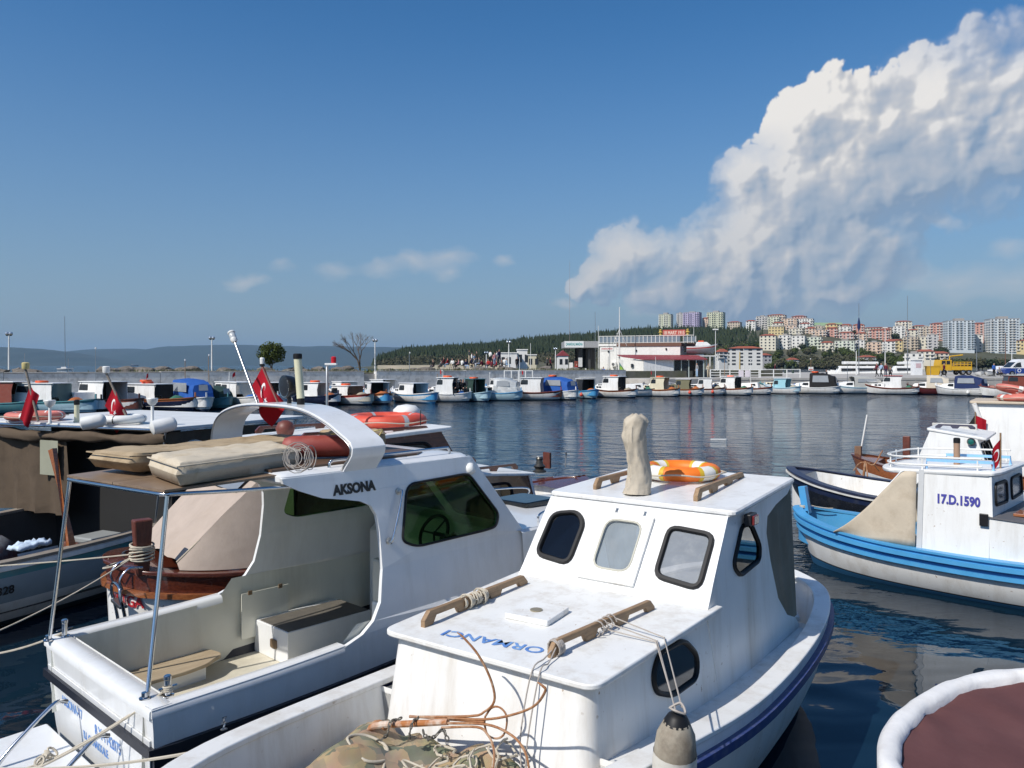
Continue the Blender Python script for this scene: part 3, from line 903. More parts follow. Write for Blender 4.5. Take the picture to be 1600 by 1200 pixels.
# sailing boat far out at sea
p = PY(102, 571, 520); t = thing('sailing_yacht', 'distant yacht with a tall bare mast far out at sea', 'yacht', (p.x, 520, 0))
Hull([(-5, 1, 1.1), (0, 1.7, 1.0), (3, 1.1, 1.2), (5.5, 0, 1.5)], rows=4, n=14).shell(t, WHITE)
m = MB(); m.tube([(0, 0, 1), (-.4, 0, 35)], [.22, .16], 6); m.build('mast', STEELW, t)
m = MB(); m.prism([(-2.5, 1), (1.5, 1), (.8, 2.1), (-2, 2.1)], lambda u, v, d: (u, d, v), -1, 1); m.build('cabin', WHITE, t)
p = PY(210, 570, 4200); t = thing('cargo_ship', 'dark ship on the horizon below the far hills', 'ship', (p.x, 4200, 0))
Hull([(-18, 4, 4), (0, 5, 4), (14, 4, 4.5), (22, 0, 6)], rows=4, n=14).shell(t, NAVY)
m = MB(); m.box((-16, -3, 4), (-8, 3, 11)); m.box((-6, -3, 4), (8, 3, 6)); m.build('deckhouse', mat('ship_grey', (.2, .2, .2), .7), t)


# ================================================================ NEAR BOATS
# ---- white cabin boat in the foreground (bow towards the camera)
OB = thing('cabin_boat', 'white wooden cabin boat in the foreground with ORMANCI in blue letters on its foredeck', 'boat', (.94, 5.95, 0), heading(216))
H1 = Hull([(-2.85, 0, .93), (-2.72, .38, .92), (-2.25, .78, .89), (-1.2, 1.0, .86), (.4, 1.08, .89), (1.8, .97, 1.0), (3.1, .80, 1.1), (3.75, .42, 1.17), (4.05, 0, 1.22)], keel=-.35, rakeb=.7, rakes=.35, n=60)
H1.shell(OB, [mat('antifouling', (.05, .05, .06), .8), WHITEB, WHITEB], bands=[(.36, 1)])
H1.ring(OB, 'gunwale', WHITEB, w=.13, h=.035, over=.01, bevel=.008)
H1.rail(OB, 'rub_rail', NAVYRAIL, q=.93, w=.05, h=.055, out=.022)
H1.inside(OB, 'bulwark', WHITEB, .66, inset=.12, x0=1.75)
H1.inside(OB, 'cockpit_well', WHITEB, .45, inset=.14, x1=-1.36, floor=DECKW)
# side decks
m = MB(); idx = [i for i in range(len(H1.p)) if -1.42 < H1.p[i].x < 2.0]
S = [(H1.p[i].x, -(H1.p[i].y - .1), H1.p[i].z - .035) for i in idx]; Q = [(x, -y, z) for x, y, z in S]
m.loft([S, Q], closed=False); m.quad(S[-1], Q[-1], (Q[-1][0], Q[-1][1], .66), (S[-1][0], S[-1][1], .66)); m.build('side_deck', DECKW, OB, 40)
# trunk cabin under the foredeck
T0, T1, ZT0, ZT1 = 2.08, .36, 1.365, 1.40


def trunk_ring(z, e):
    w0, w1 = .69 + e, .745 + e
    return [(x, y, z + (ZT1 - ZT0) * (T0 - x) / (T0 - T1) * (1 if z > 1 else 0)) for x, y in rpoly([(1.87 + (.06 if z < 1 else 0) + e, -w0), (1.87 + (.06 if z < 1 else 0) + e, w0), (T1, w1), (T1, -w1)], [.10, .10, 0, 0], 5)]


tk = MB(); tk.loft([trunk_ring(.74, .035), trunk_ring(ZT0, 0)], True, False); tk.build('trunk_cabin', WHITEB, OB, 40)
m = MB(); m.loft([trunk_ring(ZT0, .055), trunk_ring(ZT0 + .032, .055)], True, True); m.build('foredeck', DECKW, OB, 40, .008)
ZD = ZT0 + .033


def zdeck(x): return ZD + (ZT1 - ZT0) * (T0 - x) / (T0 - T1)


# deck hatch
m = MB(); m.prism(rpoly([(1.05, -.28), (1.35, -.24), (1.33, .07), (1.03, .04)], .012, 2), lambda u, v, d: (u, v, zdeck(u) + d), 0, .035); hb = m.build('deck_hatch', DECKW, OB, 30, .005)
m = MB(); m.lathe([(.04, 0), (.04, .006), (.02, .007)], 12, Matrix.Translation((1.2, -.1, zdeck(1.2) + .036))); m.build('finger_ring', mat('stained_brass', (.42, .36, .25), .5, .6), hb)


# wooden grab rails
def grab_rail(a, b, z, n=4, parent=OB, h=.092, w=.032, tie=None, mt=WOOD):
    a, b = Vector((*a, z)), Vector((*b, z)); L = (b - a).length; d = (b - a).normalized(); s_ = d.cross(Vector((0, 0, 1)))
    up = Vector((0, 0, 1)); ft, t_ = .075, h * .60; feet = [(L - ft) * k / (n - 1) for k in range(n)]
    seen = [(0, h * .45), (.05, h), (L - .05, h), (L, h * .45)]
    for k in range(n - 1, -1, -1):
        x0 = feet[k]; seen += [(x0 + ft, 0), (x0, 0)]
        if k: seen += [(x0 - .035, t_), (feet[k - 1] + ft + .035, t_)]
    m = MB(); m.panel(seen, [], lambda u, v, e: a + d * u + up * v + s_ * e, -w / 2, w / 2); return m.build('grab_rail', mt, parent, 0, .006)


grab_rail((1.735, .35), (.66, .445), zdeck(1.7) - .004, 4)
grab_rail((1.76, -.555), (.65, -.565), zdeck(1.7) - .004, 4)
text('ORMANCI', .13, TEXTBLU, OB, 'name_lettering', (1.71, -.06, zdeck(1.7) + .002), (.13, -1, 0), (1, .13, 0), bold=.002, ext=.0008, sx=1.12)

# wheelhouse: windscreen, sides, roof
WB, WT = Vector((.50, 0, 1.415)), Vector((.075, 0, 1.965))
wdir = (WT - WB); WL = wdir.length; wdir.normalize(); wnor = Vector((wdir.z, 0, -wdir.x))


def wf(u, v, d): return WB + Vector((0, u, 0)) + wdir * v + wnor * d


def wz(v): return .745 - .02 * v / WL


winL = rpoly([(-.655, .20), (-.36, .165), (-.35, .50), (-.44, .585), (-.64, .545)], [.07, .07, .07, .07, .07])
winR = rpoly([(.33, .185), (.655, .145), (.66, .54), (.335, .56)], .07)
winM = rpoly([(-.155, .17), (.135, .17), (.135, .55), (-.155, .55)], .085)
m = MB(); m.panel([(-.745, 0), (.745, 0), (.725, WL), (-.725, WL)], [winL, winR, winM], wf, -.022, 0); m.build('windscreen_panel', WHITE, OB, 0)
window(OB, winL, wf, r=.021); window(OB, winR, wf, r=.021, pane=GLASSH)
m = MB(); m.panel(rpoly([(-.25, .075), (.20, .075), (.205, .61), (-.25, .61)], .006, 2), [winM], wf, .002, .026); fr = m.build('hinged_window', WHITEB, OB, 0, .004)
m = MB(); m.tube([wf(u, v, .022) for u, v in poly_offset(winM, .004)], .010, 5, closed=True); m.build('seal', mat('old_sealant', (.5, .48, .4), .8), fr)
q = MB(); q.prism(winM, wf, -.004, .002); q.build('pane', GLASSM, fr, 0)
for u in (-.14, .09):
    m = MB(); m.panel([(u - .03, .598), (u + .03, .598), (u + .03, .662), (u - .03, .662)], [], wf, .026, .031); h_ = m.build('hinge', PLASTW, fr, 0)


def side(y0):
    s_ = 1 if y0 > 0 else -1

    def fn(u, v, d):  # u = x, v = z, tumbles home towards the roof
        return Vector((u, s_ * (.775 - .055 * (v - .86) / 1.12 + d), v))
    return fn


prof = [(T1 + .145, 1.41), (.36, .83), (-1.42, .83), (-1.30, .93), (-1.10, 1.0), (-.90, 1.18), (-.76, 1.50), (-.70, 1.72), (-.74, 1.84), (-.95, 1.90), (-1.25, 1.945), (-1.42, 2.02), (.06, 1.955)]
swin = rpoly([(-.17, 1.86), (-.36, 1.845), (-.525, 1.66), (-.50, 1.555), (-.09, 1.525), (.03, 1.62)], [.06, .06, .05, .05, .06, .06])
for s_ in (1, -1):
    fn = side(s_); m = MB(); m.panel(prof, [swin], fn, -.022, 0); m.build('wheelhouse_side', WHITEB, OB, 0)
    window(OB, swin, fn, r=.017)
    # canvas side curtain filling the cut-out behind
    n = 14; rows = []
    for j in range(15):
        z = .92 + (1.99 - .92) * j / 14; x1 = np.interp(z, [.92, 1.0, 1.18, 1.5, 1.72, 1.84, 1.9, 1.96, 2.0], [-1.02, -1.0, -.84, -.70, -.66, -.68, -.85, -1.1, -1.30]); x2 = -1.40
        rows.append([Vector((x1 + (x2 - x1) * i / n, s_ * (.75 - .055 * (z - .86) / 1.12 + .008 + .012 * math.sin(i * 1.7 + z * 2) * math.sin(i / n * 3.14)), z)) for i in range(n + 1)])
    m = MB(); m.loft(rows, closed=False); m.build('side_curtain', CANVASG, OB, 60)
    pw = rpoly([(1.25, 1.24), (1.165, 1.345), (.84, 1.335), (.665, 1.19), (.69, 1.06), (1.03, 1.06), (1.22, 1.14)] if s_ > 0 else [(1.22, 1.10), (1.2, 1.27), (.80, 1.30), (.78, 1.1)], .08)

    def tf(u, v, d, s_=s_): return Vector((u, s_ * (lerp2(.745, .69, (u - T1) / (T0 - T1)) + .035 * (ZT0 - v) / .62 + d), v))
    wq = MB(); wq.prism(pw, tf, -.002, .006); wq.build('porthole', PANE, OB, 0)
    wq = MB(); wq.tube([tf(u, v, .008) for u, v in pw], .017, 6, closed=True); wq.build('porthole_rubber', BLACK, OB, 60)
# roof slab with a slight camber
rings = []
for (dz, e) in ((0, -.008), (.012, 0), (.03, 0), (.042, -.01)):
    base = rpoly([(.045 + e, -.765 - e), (.045 + e, .765 + e), (-1.44 - e, .73 + e), (-1.44 - e, -.73 - e)], [.06, .06, .04, .04], 3)
    rings.append([(x, y, 1.957 + dz + .06 * (.045 - x) / 1.5) for x, y in base])
m = MB(); m.loft(rings, True, True); m.build('wheelhouse_roof', WHITE, OB, 30)


def zroof(x): return 1.957 + .042 + .06 * (.045 - x) / 1.5


grab_rail((-.13, .40), (-1.28, .34), zroof(-.2) - .004, 4)
grab_rail((-.17, -.47), (-1.2, -.50), zroof(-.2) - .004, 4)
# port navigation light
nf = side(1); m = MB(); m.box((-.30, .745, 1.86), (-.17, .80, 1.945)); m.build('light_housing', BLACKP, OB, 0, .008)
m = MB(); m.box((-.285, .80, 1.868), (-.185, .818, 1.935)); m.build('red_port_light', mat('red_lens', (.16, .02, .02), .15, spec=.8), OB, 0, .006)
# interior: bulkhead, wheel box
m = MB(); m.box((-1.36, -.74, .3), (.3, .74, .34)); m.build('wheelhouse_floor', DECKW, OB, 0)
m = MB(); m.box((.05, -.6, .9), (.34, .6, 1.38)); m.build('dashboard', WHITEB, OB, 0, .01)
m = MB(); m.box((-1.40, -.74, .34), (-1.36, .74, .95)); m.build('aft_bulkhead', WHITEB, OB, 0)
# stern bench and coaming
m = MB(); m.prism(rpoly([(-2.05, -.6), (-2.05, .6), (-2.5, .38), (-2.5, -.38)], .05, 3), lambda u, v, d: (u, v, d), .66, .70); m.build('stern_bench', DECKW, OB, 0, .006)

# lifebuoy and covered lamp on its roof
lifebuoy('orange and white lifebuoy with yellow tape lying on the roof of the ORMANCI boat', OB.matrix_basis @ Vector((-.98, -.10, zroof(-1) + .062)), (0, 0, R(20)), .265, .075, mat('bright_orange_cloth', (.85, .19, .015), .55), mat('white_cloth', (.76, .74, .68), .6), 4, duty=.34, edge=YELLOWB)
cv = MB(); rr_ = random.Random(2); rings = []
for j in range(29):
    t = j / 28; z = .595 * t; cx = .018 * math.sin(t * 6.5) - .02 * t; r = .092 + .006 * math.sin(t * 9 + 1) - .004 * t
    r *= (1 if t < .95 else (.86 if t < .99 else .45)) * (1.12 if t < .05 else 1); q = []
    for k in range(40):
        a = 2 * math.pi * k / 40; nz = noise.noise(Vector((math.cos(a) * 1.4, math.sin(a) * 1.4 + 4, t * 3))) * .20 + abs(noise.noise(Vector((math.cos(a) * 3.4 + t * 2, math.sin(a) * 3.4, t * 5)))) * .34 - .05
        rr = r * (.9 + nz); q.append((cx + rr * 1.08 * math.cos(a), rr * .86 * math.sin(a), z + .012 * math.sin(3 * a + 8 * t) * (t > .02)))
    rings.append(q)
cv.loft(rings, True, True); o = cv.build('canvas_cover', mat('creased_canvas', (.50, .44, .35), .9, dirt=((.3, .25, .18), .55, 9), bump=.006, bs=16, spec=.15), None, 70); o.location = OB.matrix_basis @ Vector((-.16, -.09, zroof(-.16) + .004)); o.rotation_euler = (R(-3), R(3), R(20)); o.scale = (1.0, 1.0, 1.02)
tag(o, 'creased beige canvas cover standing upright on the roof of the ORMANCI boat', 'canvas cover')

# ---- ground tackle on the foredeck
AN = thing('grapnel_anchor', 'rusty folding grapnel anchor with thin curved tines leaning against the white cabin front', 'anchor', OB.matrix_basis @ Vector((2.12, .12, 1.0)), heading(216))


def anp(px, py, x):  # where the sight line meets the plane x in the boat's frame
    f = Vector((math.sin(R(216)), math.cos(R(216)))); d = Vector(((px - 800) / FOC, 1)); o_ = Vector((.94, 5.95))
    Y = (x + o_.dot(f)) / d.dot(f); return PY(px, py, Y)


inv = Matrix.Translation(AN.location) @ Matrix.Rotation(AN.rotation_euler.z, 4, 'Z'); inv = inv.inverted()


def al(pts, x): return [inv @ anp(px, py, xx) for (px, py), xx in zip(pts, x if isinstance(x, list) else [x] * len(pts))]


m = MB(); m.tube(spl(al([(573, 1141), (590, 1133), (640, 1131), (700, 1128)], [2.22, 2.2, 2.17, 2.14]), 8), [.003, .017, .02, .019, .018, .018, .017, .016], 10); m.build('shank', RUSTW, AN)
m = MB(); m.tube(spl(al([(576, 1141), (590, 1131), (603, 1136)], [2.215, 2.19, 2.19]), 6), [.004, .02, .024, .023, .021, .02], 10); m.build('crown', RUST, AN)
m = MB(); m.tube(spl(al([(640, 1119), (700, 1124), (757, 1128)], 2.13), 8), .0065, 6); m.build('hinge_rod', RUST, AN)
m = MB(); m.tube(spl(al([(758, 1120), (768, 1106), (780, 1105), (790, 1115), (792, 1130), (787, 1148), (775, 1154), (762, 1148), (757, 1132)], 2.12), 28), .0055, 6, closed=True); m.build('ring', RUST, AN)
for pts, xs in (([(640, 1120), (735, 1119), (757, 1112), (771, 1099), (772, 1080), (762, 1050), (745, 1020), (724, 996), (714, 988)], [2.13, 2.13, 2.13, 2.12, 2.12, 2.13, 2.15, 2.17, 2.18]),
                ([(700, 1122), (758, 1124), (800, 1117), (835, 1103), (852, 1080), (848, 1072), (840, 1066)], [2.14, 2.13, 2.16, 2.2, 2.24, 2.25, 2.25]),
                ([(700, 1130), (760, 1132), (795, 1146), (815, 1165), (825, 1190), (826, 1215)], [2.15, 2.14, 2.17, 2.2, 2.22, 2.23]),
                ([(690, 1137), (745, 1136), (762, 1148), (771, 1168), (772, 1190), (768, 1215)], [2.17, 2.16, 2.17, 2.2, 2.23, 2.25])):
    m = MB(); m.tube(spl(al(pts, xs), 26), [.0065] * 20 + [.006, .006, .0055, .005, .004, .003], 6); m.build('tine', RUST, AN)


def chain(name, pts, n, parent, mt, r=.0042, L=.032):
    P_ = spl(pts, n); m = MB()
    for i in range(n - 1):
        a, b = P_[i], P_[i + 1]; c = (a + b) / 2; d = (b - a).normalized(); up = Vector((0, 0, 1)) if i % 2 else d.cross(Vector((.3, .5, 1))).normalized()
        s_ = d.cross(up).normalized(); m.tube([c + d * (L * .5 * math.cos(q)) + s_ * (L * .3 * math.sin(q)) for q in [2 * math.pi * k / 10 for k in range(10)]], r, 5, closed=True)
    return m.build(name, mt, parent, 60)


CHM = mat('galvanised_chain', (.16, .15, .13), .6, .6)
chain('chain', al([(628, 1122), (610, 1128), (605, 1148), (588, 1160)], [2.13, 2.22, 2.24, 2.26]), 10, AN, CHM)
chain('chain', al([(655, 1121), (645, 1128), (640, 1150), (648, 1152)], [2.12, 2.2, 2.22, 2.2]), 9, AN, CHM)
chain('chain', al([(660, 1140), (668, 1155), (680, 1150), (692, 1140), (700, 1158)], [2.2, 2.25, 2.25, 2.22, 2.25]), 11, AN, CHM)

# camouflage tarpaulin spread over the bow well
def camo_material():
    m = bpy.data.materials.new('camouflage_cloth'); m.use_nodes = True; nt = m.node_tree; b = nt.nodes['Principled BSDF']; b.inputs['Roughness'].default_value = .9; b.inputs['Specular IOR Level'].default_value = .15
    tcn = nt.nodes.new('ShaderNodeTexCoord'); mp = N(nt, 'ShaderNodeMapping', None, [tcn.outputs['Object']]); mp.inputs['Scale'].default_value = (1, .75, 1); mp.inputs['Rotation'].default_value = (0, 0, .5)
    ck = N(nt, 'ShaderNodeTexVoronoi', None, [mp.outputs[0]]); ck.distance = 'CHEBYCHEV'; ck.inputs['Scale'].default_value = 17; ck.inputs['Randomness'].default_value = .45
    sp_ = N(nt, 'ShaderNodeSeparateColor', None, [ck.outputs['Color']])
    r = N(nt, 'ShaderNodeValToRGB', None, [sp_.outputs[0]]); r.color_ramp.interpolation = 'CONSTANT'; el = r.color_ramp.elements
    el[0].color = (.38, .29, .18, 1); el[1].position = .38; el[1].color = (.16, .17, .125, 1); e = el.new(.68); e.color = (.31, .25, .165, 1); e = el.new(.86); e.color = (.24, .225, .16, 1)
    n = N(nt, 'ShaderNodeTexNoise', None, [tcn.outputs['Object']]); n.inputs['Scale'].default_value = 6; n.inputs['Detail'].default_value = 6
    mx = N(nt, 'ShaderNodeMixRGB', None, [.35, r.outputs[0], None]); mx.blend_type = 'OVERLAY'; nt.links.new(n.outputs['Color'], mx.inputs[2]); nt.links.new(mx.outputs[0], b.inputs['Base Color'])
    wv = N(nt, 'ShaderNodeTexNoise', None, [tcn.outputs['Object']]); wv.inputs['Scale'].default_value = 250
    bn = N(nt, 'ShaderNodeBump'); bn.inputs['Distance'].default_value = .003; nt.links.new(wv.outputs[0], bn.inputs['Height']); nt.links.new(bn.outputs[0], b.inputs['Normal'])
    return m


CAMO = camo_material()


def tarp_z(x, y):
    z = .885 + .035 * math.sin(x * 4.1 + y * 2.3) + .035 * math.sin(y * 7.5 - x * 3) + .03 * noise.noise(Vector((x * 3.3, y * 3.3, 0))) * 2
    fold = abs(((y * 1.1 + x * .45) * 1.5) % 1 - .5) * 2; z += .045 * (1 - min(1, (1 - fold) * 5))
    g = H1.gun(min(3.9, x)); e = abs(y) / max(.1, g.y - .12)
    return z - .10 * max(0, e - .7) / .3 * 1.2


m = MB(); rows = []
for i in range(64):
    u = i / 63; x = 2.03 + 1.75 * u; w_ = H1.gun(x).y * .93 - .14; rows.append([Vector((x + (.03 * math.sin(j * .7) if i == 0 else 0), -w_ + 2 * w_ * j / 60 + .02 * math.sin(x * 9), tarp_z(x, -w_ + 2 * w_ * j / 60) + .014 * noise.noise(Vector((x * 14, j * .35, 2))))) for j in range(61)])
m.loft(rows, closed=False); o = m.build('camouflage_tarpaulin', CAMO, None, 70); o.location = OB.location; o.rotation_euler = OB.rotation_euler
md = o.modifiers.new('thick', 'SOLIDIFY'); md.thickness = .006
tag(o, 'crumpled green and tan camouflage cloth covering the bow well of the ORMANCI boat', 'tarpaulin')


# heap of pale rope on the tarpaulin
def rope_heap(label, c, sx, sy, n, seed, base, hz=.12):
    r_ = random.Random(seed); t = thing('rope_heap', label, 'rope', c, heading(216)); m = MB()
    for k in range(n):
        a0 = r_.uniform(0, 6.28); rx, ry = r_.uniform(.05, .16), r_.uniform(.03, .1); ox, oy = r_.gauss(0, sx), r_.gauss(0, sy); h = hz * max(0, 1 - (ox / sx / 2.4) ** 2 - (oy / sy / 2.4) ** 2) * r_.random()
        tilt = r_.uniform(-.25, .25); ang = r_.uniform(0, 3.14); pts = []
        for i in range(15):
            a = a0 + i / 14 * r_.uniform(4.2, 6.2); x, y = rx * math.cos(a), ry * math.sin(a)
            X, Y_ = ox + x * math.cos(ang) - y * math.sin(ang), oy + x * math.sin(ang) + y * math.cos(ang)
            pts.append((X, Y_, base(X, Y_) + h + .012 + tilt * x))
        m.tube(spl(pts, 22), .0065, 5)
    m.build('coils', ROPE, t, 70, kind='stuff'); return t


RC = OB.matrix_basis @ Vector((2.31, .20, .02)); rope_heap('heap of tangled pale rope lying on the camouflage cloth at the bow', RC, .15, .15, 36, 5, lambda x, y: tarp_z(2.31 + x, .20 + y), .07)
m = MB(); pts = [(2.24, -.40), (2.33, -.3), (2.45, -.34), (2.40, -.52), (2.28, -.5), (2.26, -.36), (2.4, -.25), (2.5, -.1), (2.46, .05)]
m.tube([p + Vector((0, 0, .012)) for p in spl([(x, y, tarp_z(x, y)) for x, y in pts], 50)], .0085, 6); o = m.build('rope_loop', ROPE, None, 70); o.location = OB.location; o.rotation_euler = OB.rotation_euler
tag(o, 'single loose loop of pale rope beside the rope heap on the camouflage cloth', 'rope')

# ropes and fender on the cabin boat
m = MB()
_f = Frame((.94, 5.95), 216).yp(1046, 1104, 1.10); FX_ = (_f.x, _f.z)
pA = [(1.23, .392, zdeck(1.23) + .07), (1.2, .55, zdeck(1.2) + .03), (1.2, .735, zdeck(1.2) + .012), (1.36, .93, 1.19), (FX_[0] + .02, 1.14, FX_[1])]
pB = [(1.13, .40, zdeck(1.13) + .07), (1.12, .6, zdeck(1.12) + .03), (1.13, .745, zdeck(1.12) + .012), (1.32, .94, 1.17), (FX_[0] - .03, 1.15, FX_[1])]
pC = [(1.24, .40, zdeck(1.23) + .03), (1.23, .6, zdeck(1.2) + .012), (1.22, .737, zdeck(1.2) + .012), (1.37, .93, 1.18), (FX_[0], 1.13, FX_[1])]
for pp in (pA, pB, pC): m.tube(pp[:1] + pp[2:3] + pp[4:], .0042, 5)
for xx in (1.235, 1.13):
    m.tube([(xx + .004 * k, .40 + .036 * math.cos(q) - (xx - .66) * .0, zdeck(xx) + .045 + .042 * math.sin(q)) for k, q in enumerate([2 * math.pi * j / 12 for j in range(25)])], .0045, 5)
o = m.build('fender_lanyard', ROPEG, None, 70); o.location = OB.location; o.rotation_euler = OB.rotation_euler; tag(o, 'doubled thin grey cord tied to the grab rail and holding the worn fender', 'cord')
m = MB()
for k in range(9):
    a = k * .7; m.tube([(1.66 + .02 * math.cos(q + a) + .003 * k, .352 + .045 * math.sin(q) , zdeck(1.66) + .04 + .045 * math.cos(q)) for q in [2 * math.pi * j / 10 for j in range(10)]], .005, 5, closed=True)
m.tube(spl([(1.70, .36, zdeck(1.7) + .05), (1.80, .36, zdeck(1.8) + .02), (1.935, .37, ZT0 + .03), (2.02, .36, 1.1), (2.07, .40, .93), (2.12, .42, .8)], 24), .0042, 5)
m.tube(spl([(1.70, .37, zdeck(1.7) + .05), (1.82, .40, zdeck(1.8) + .01), (1.937, .42, ZT0 + .03), (2.03, .40, 1.0), (2.06, .46, .86), (2.1, .48, .8)], 24), .0042, 5)
o = m.build('rail_lashing', ROPEG, None, 70); o.location = OB.location; o.rotation_euler = OB.rotation_euler; tag(o, 'thin cord lashed round the near end of the grab rail and dangling down', 'cord')
m = MB(); r_ = random.Random(8)
for k in range(16):
    x = 1.36 - .22 * k / 15 + r_.gauss(0, .012); rad = r_.uniform(.035, .07); tl = r_.uniform(-.5, .5)
    m.tube([(x + tl * .05 * math.cos(q), -.56 + rad * math.cos(q) * .9, zdeck(1.3) + .045 + rad * .8 * math.sin(q)) for q in [2 * math.pi * j / 12 for j in range(12)]], .007, 5, closed=True)
for k in range(4): m.tube(spl([(1.40 - .02 * k, -.55, zdeck(1.3) + .09), (1.30, -.62 - .03 * k, zdeck(1.3) + .015), (1.15 - .05 * k, -.68, zdeck(1.2) + .01), (1.0 - .05 * k, -.62, zdeck(1.2) + .015)], 16), .005, 5)
o = m.build('rope_hank', ROPE, None, 70); o.location = OB.location; o.rotation_euler = OB.rotation_euler; tag(o, 'knotted hank of pale rope wound round the far grab rail of the ORMANCI foredeck', 'rope')
FQ = Frame((.94, 5.95), 216); fq_ = FQ.yp(1046, 1104, 1.10)
FE = thing('boat_fender', 'worn dirty white fender hanging on cords over the side of the ORMANCI boat', 'fender', OB.matrix_basis @ Vector((fq_.x, 1.14, fq_.z - .03)), heading(216)); FE.scale = (1.12,) * 3; FE.rotation_euler = (R(-6), R(6), heading(216))
fm = mat('worn_fender_skin', (.42, .38, .30), .7, two=((.18, .14, .10), 7, .2), dirt=((.10, .08, .06), .6, 9), bump=.002, bs=40)
m = MB(); prof = [(.03, 0), (.055, -.03), (.082, -.09), (.09, -.16), (.092, -.3), (.091, -.42), (.075, -.52), (.03, -.56)]; m.lathe(list(reversed(prof)), 20); m.build('fender_body', fm, FE, 60)
m = MB(); m.lathe([(.058, -.035), (.042, -.005), (.02, .01)], 14); m.build('end_cap', BLACK, FE, 60)
m = MB(); m.lathe([(.0935, -.30), (.0945, -.25), (.0932, -.17)], 20, caps=False); m.build('white_wrap', mat('dirty_white_tape', (.66, .63, .56), .7, dirt=((.3, .25, .2), .6, 8)), FE, 60)
m = MB(); m.lathe([(.095, -.275), (.0955, -.255)], 20, caps=False); m.build('blue_stripe', mat('faded_blue', (.3, .52, .6), .7, dirt=((.6, .6, .55), .5, 12)), FE, 60)
m = MB(); m.tube(spl([(.0, -.035, .02), (.03, 0, .035), (0, .035, .02), (-.03, 0, .04), (0, -.035, .02)], 20), .006, 5); m.build('knot', ROPEG, FE, 60)

# ---- AKSONA: white cuddy boat, stern towards the camera
FA = Frame((-2.9, 5.5), 43)
AB = thing('cuddy_boat', 'white open-sided cuddy boat with AKSONA lettering, brown canopy boards and a roof arch', 'boat', FA.loc, FA.rz)
H2 = Hull([(0, .975, .90), (.9, .99, .92), (1.8, .99, .965), (3.0, .975, 1.06), (4.2, .86, 1.18), (5.2, .52, 1.28), (5.75, .2, 1.33), (5.95, 0, 1.35)], keel=-.35, rakeb=.6, rakes=.10, n=50, pw=(2.2, .5))
H2.shell(AB, [mat('navy_hull_shadow', (.012, .016, .03), .4), GELW], bands=[(.775, 1)])  # lower hull sides coloured dark for the shadow between the boats
m = MB(); m.prism([(-.93, .70), (.93, .70), (.86, .25), (.75, .0), (-.75, .0), (-.86, .25)], lambda u, v, d: (.10 * (1 - (v + .35) / 1.25) - .004 - d, u, v), 0, .008); m.build('transom', GELW, AB, 0)
H2.rail(AB, 'rub_rail', mat('black_rub_rail', (.012, .013, .02), .45), q=.785, w=.045, h=.06, out=.015)
# wide side and stern coaming of the cockpit
n_ = len(H2.p); ix = [i for i in range(n_) if H2.p[i].x < 1.5]


def coam(i, side, w): p = H2.p[i]; return Vector((p.x, side * (p.y - w), p.z))


for s_ in (-1, 1):
    m = MB(); rings = []
    for i in ix:
        p = H2.p[i]; rings.append([(p.x, s_ * (p.y + .004), p.z - .05), (p.x, s_ * (p.y + .002), p.z - .012), (p.x, s_ * (p.y - .015), p.z + .006), (p.x, s_ * (p.y - .10), p.z + .004), (p.x, s_ * (p.y - .125), p.z - .015), (p.x, s_ * (p.y - .13), p.z - .06)])
    m.loft(rings, True, True); m.build('coaming', GELW, AB, 50)
    m = MB(); jx = [i for i in range(n_) if H2.p[i].x < 3.42]
    ins = lambda x: .128 if x < 1.2 else max(.045, .128 - .083 * (x - 1.2) / .25)
    m.loft([[(H2.p[i].x, s_ * (H2.p[i].y - ins(H2.p[i].x)), (H2.p[i].z - .02) if H2.p[i].x < 1.5 else 1.06) for i in jx], [(H2.p[i].x, s_ * (H2.p[i].y - ins(H2.p[i].x) - .03), .36) for i in jx]], closed=False); m.build('cockpit_lining', mat('cream_gelcoat', (.72, .71, .62), .3, var=.04, dirt=((.42, .38, .28), .35, 4), streak=True), AB, 40)
m = MB(); m.loft([[(-.012, y, .84), (-.010, y, .89), (.01, y, .908), (.13, y, .908), (.155, y, .89), (.16, y, .84)] for y in (-.965, -.4, 0, .4, .965)], True, True); m.build('stern_coaming', GELW, AB, 50)
m = MB(); m.quad((.158, -.88, .9), (.158, .88, .9), (.18, .86, .36), (.18, -.86, .36)); m.build('stern_lining', GELW, AB, 0)
m = MB(); m.box((.12, -.88, .33), (3.3, .88, .362)); m.build('cockpit_floor', mat('cream_deck', (.62, .58, .47), .5, dirt=(GRIME, .3, 5)), AB, 0)
# beige bench along the port side
bp = [(.30, .85), (.30, .42), (.42, .40), (.60, .50), (.90, .49), (1.10, .53), (1.18, .60), (1.27, .64), (1.29, .70), (1.26, .86)]
m = MB(); m.prism(rpoly(bp, .05, 3), lambda u, v, d: (u, v, d), .478, .51); b = m.build('side_bench', mat('tan_plywood', (.42, .34, .23), .6, wood=((.35, .27, .18), (1, 12, 12), 4)), AB, 0, .008)
m = MB(); m.prism([(.30, .80), (.32, .50), (1.1, .58), (1.2, .80)], lambda u, v, d: (u, v, d), .362, .477); m.build('bench_front', GELW, AB, 0)
# locker with dark anti-slip top
m = MB(); m.box((1.72, .33, .362), (2.62, .90, .655)); lk = m.build('locker', GELW, AB, 0, .008)
m = MB(); m.box((1.735, .345, .656), (2.6, .82, .663)); m.build('anti_slip_top', ANTISK, lk, 0)
m = MB(); m.prism(rpoly([(.50, .47), (.60, .47), (.60, .55), (.50, .55)], .02, 3), lambda u, v, d: (1.718 - d, u, v), 0, .012); m.build('latch', mat('old_brass', (.22, .15, .09), .5, .4), lk, 0)


# cabin sides
def ysid(x, z): return H2.gun(x).y + .003 - .15 * max(0, z - 1.0)


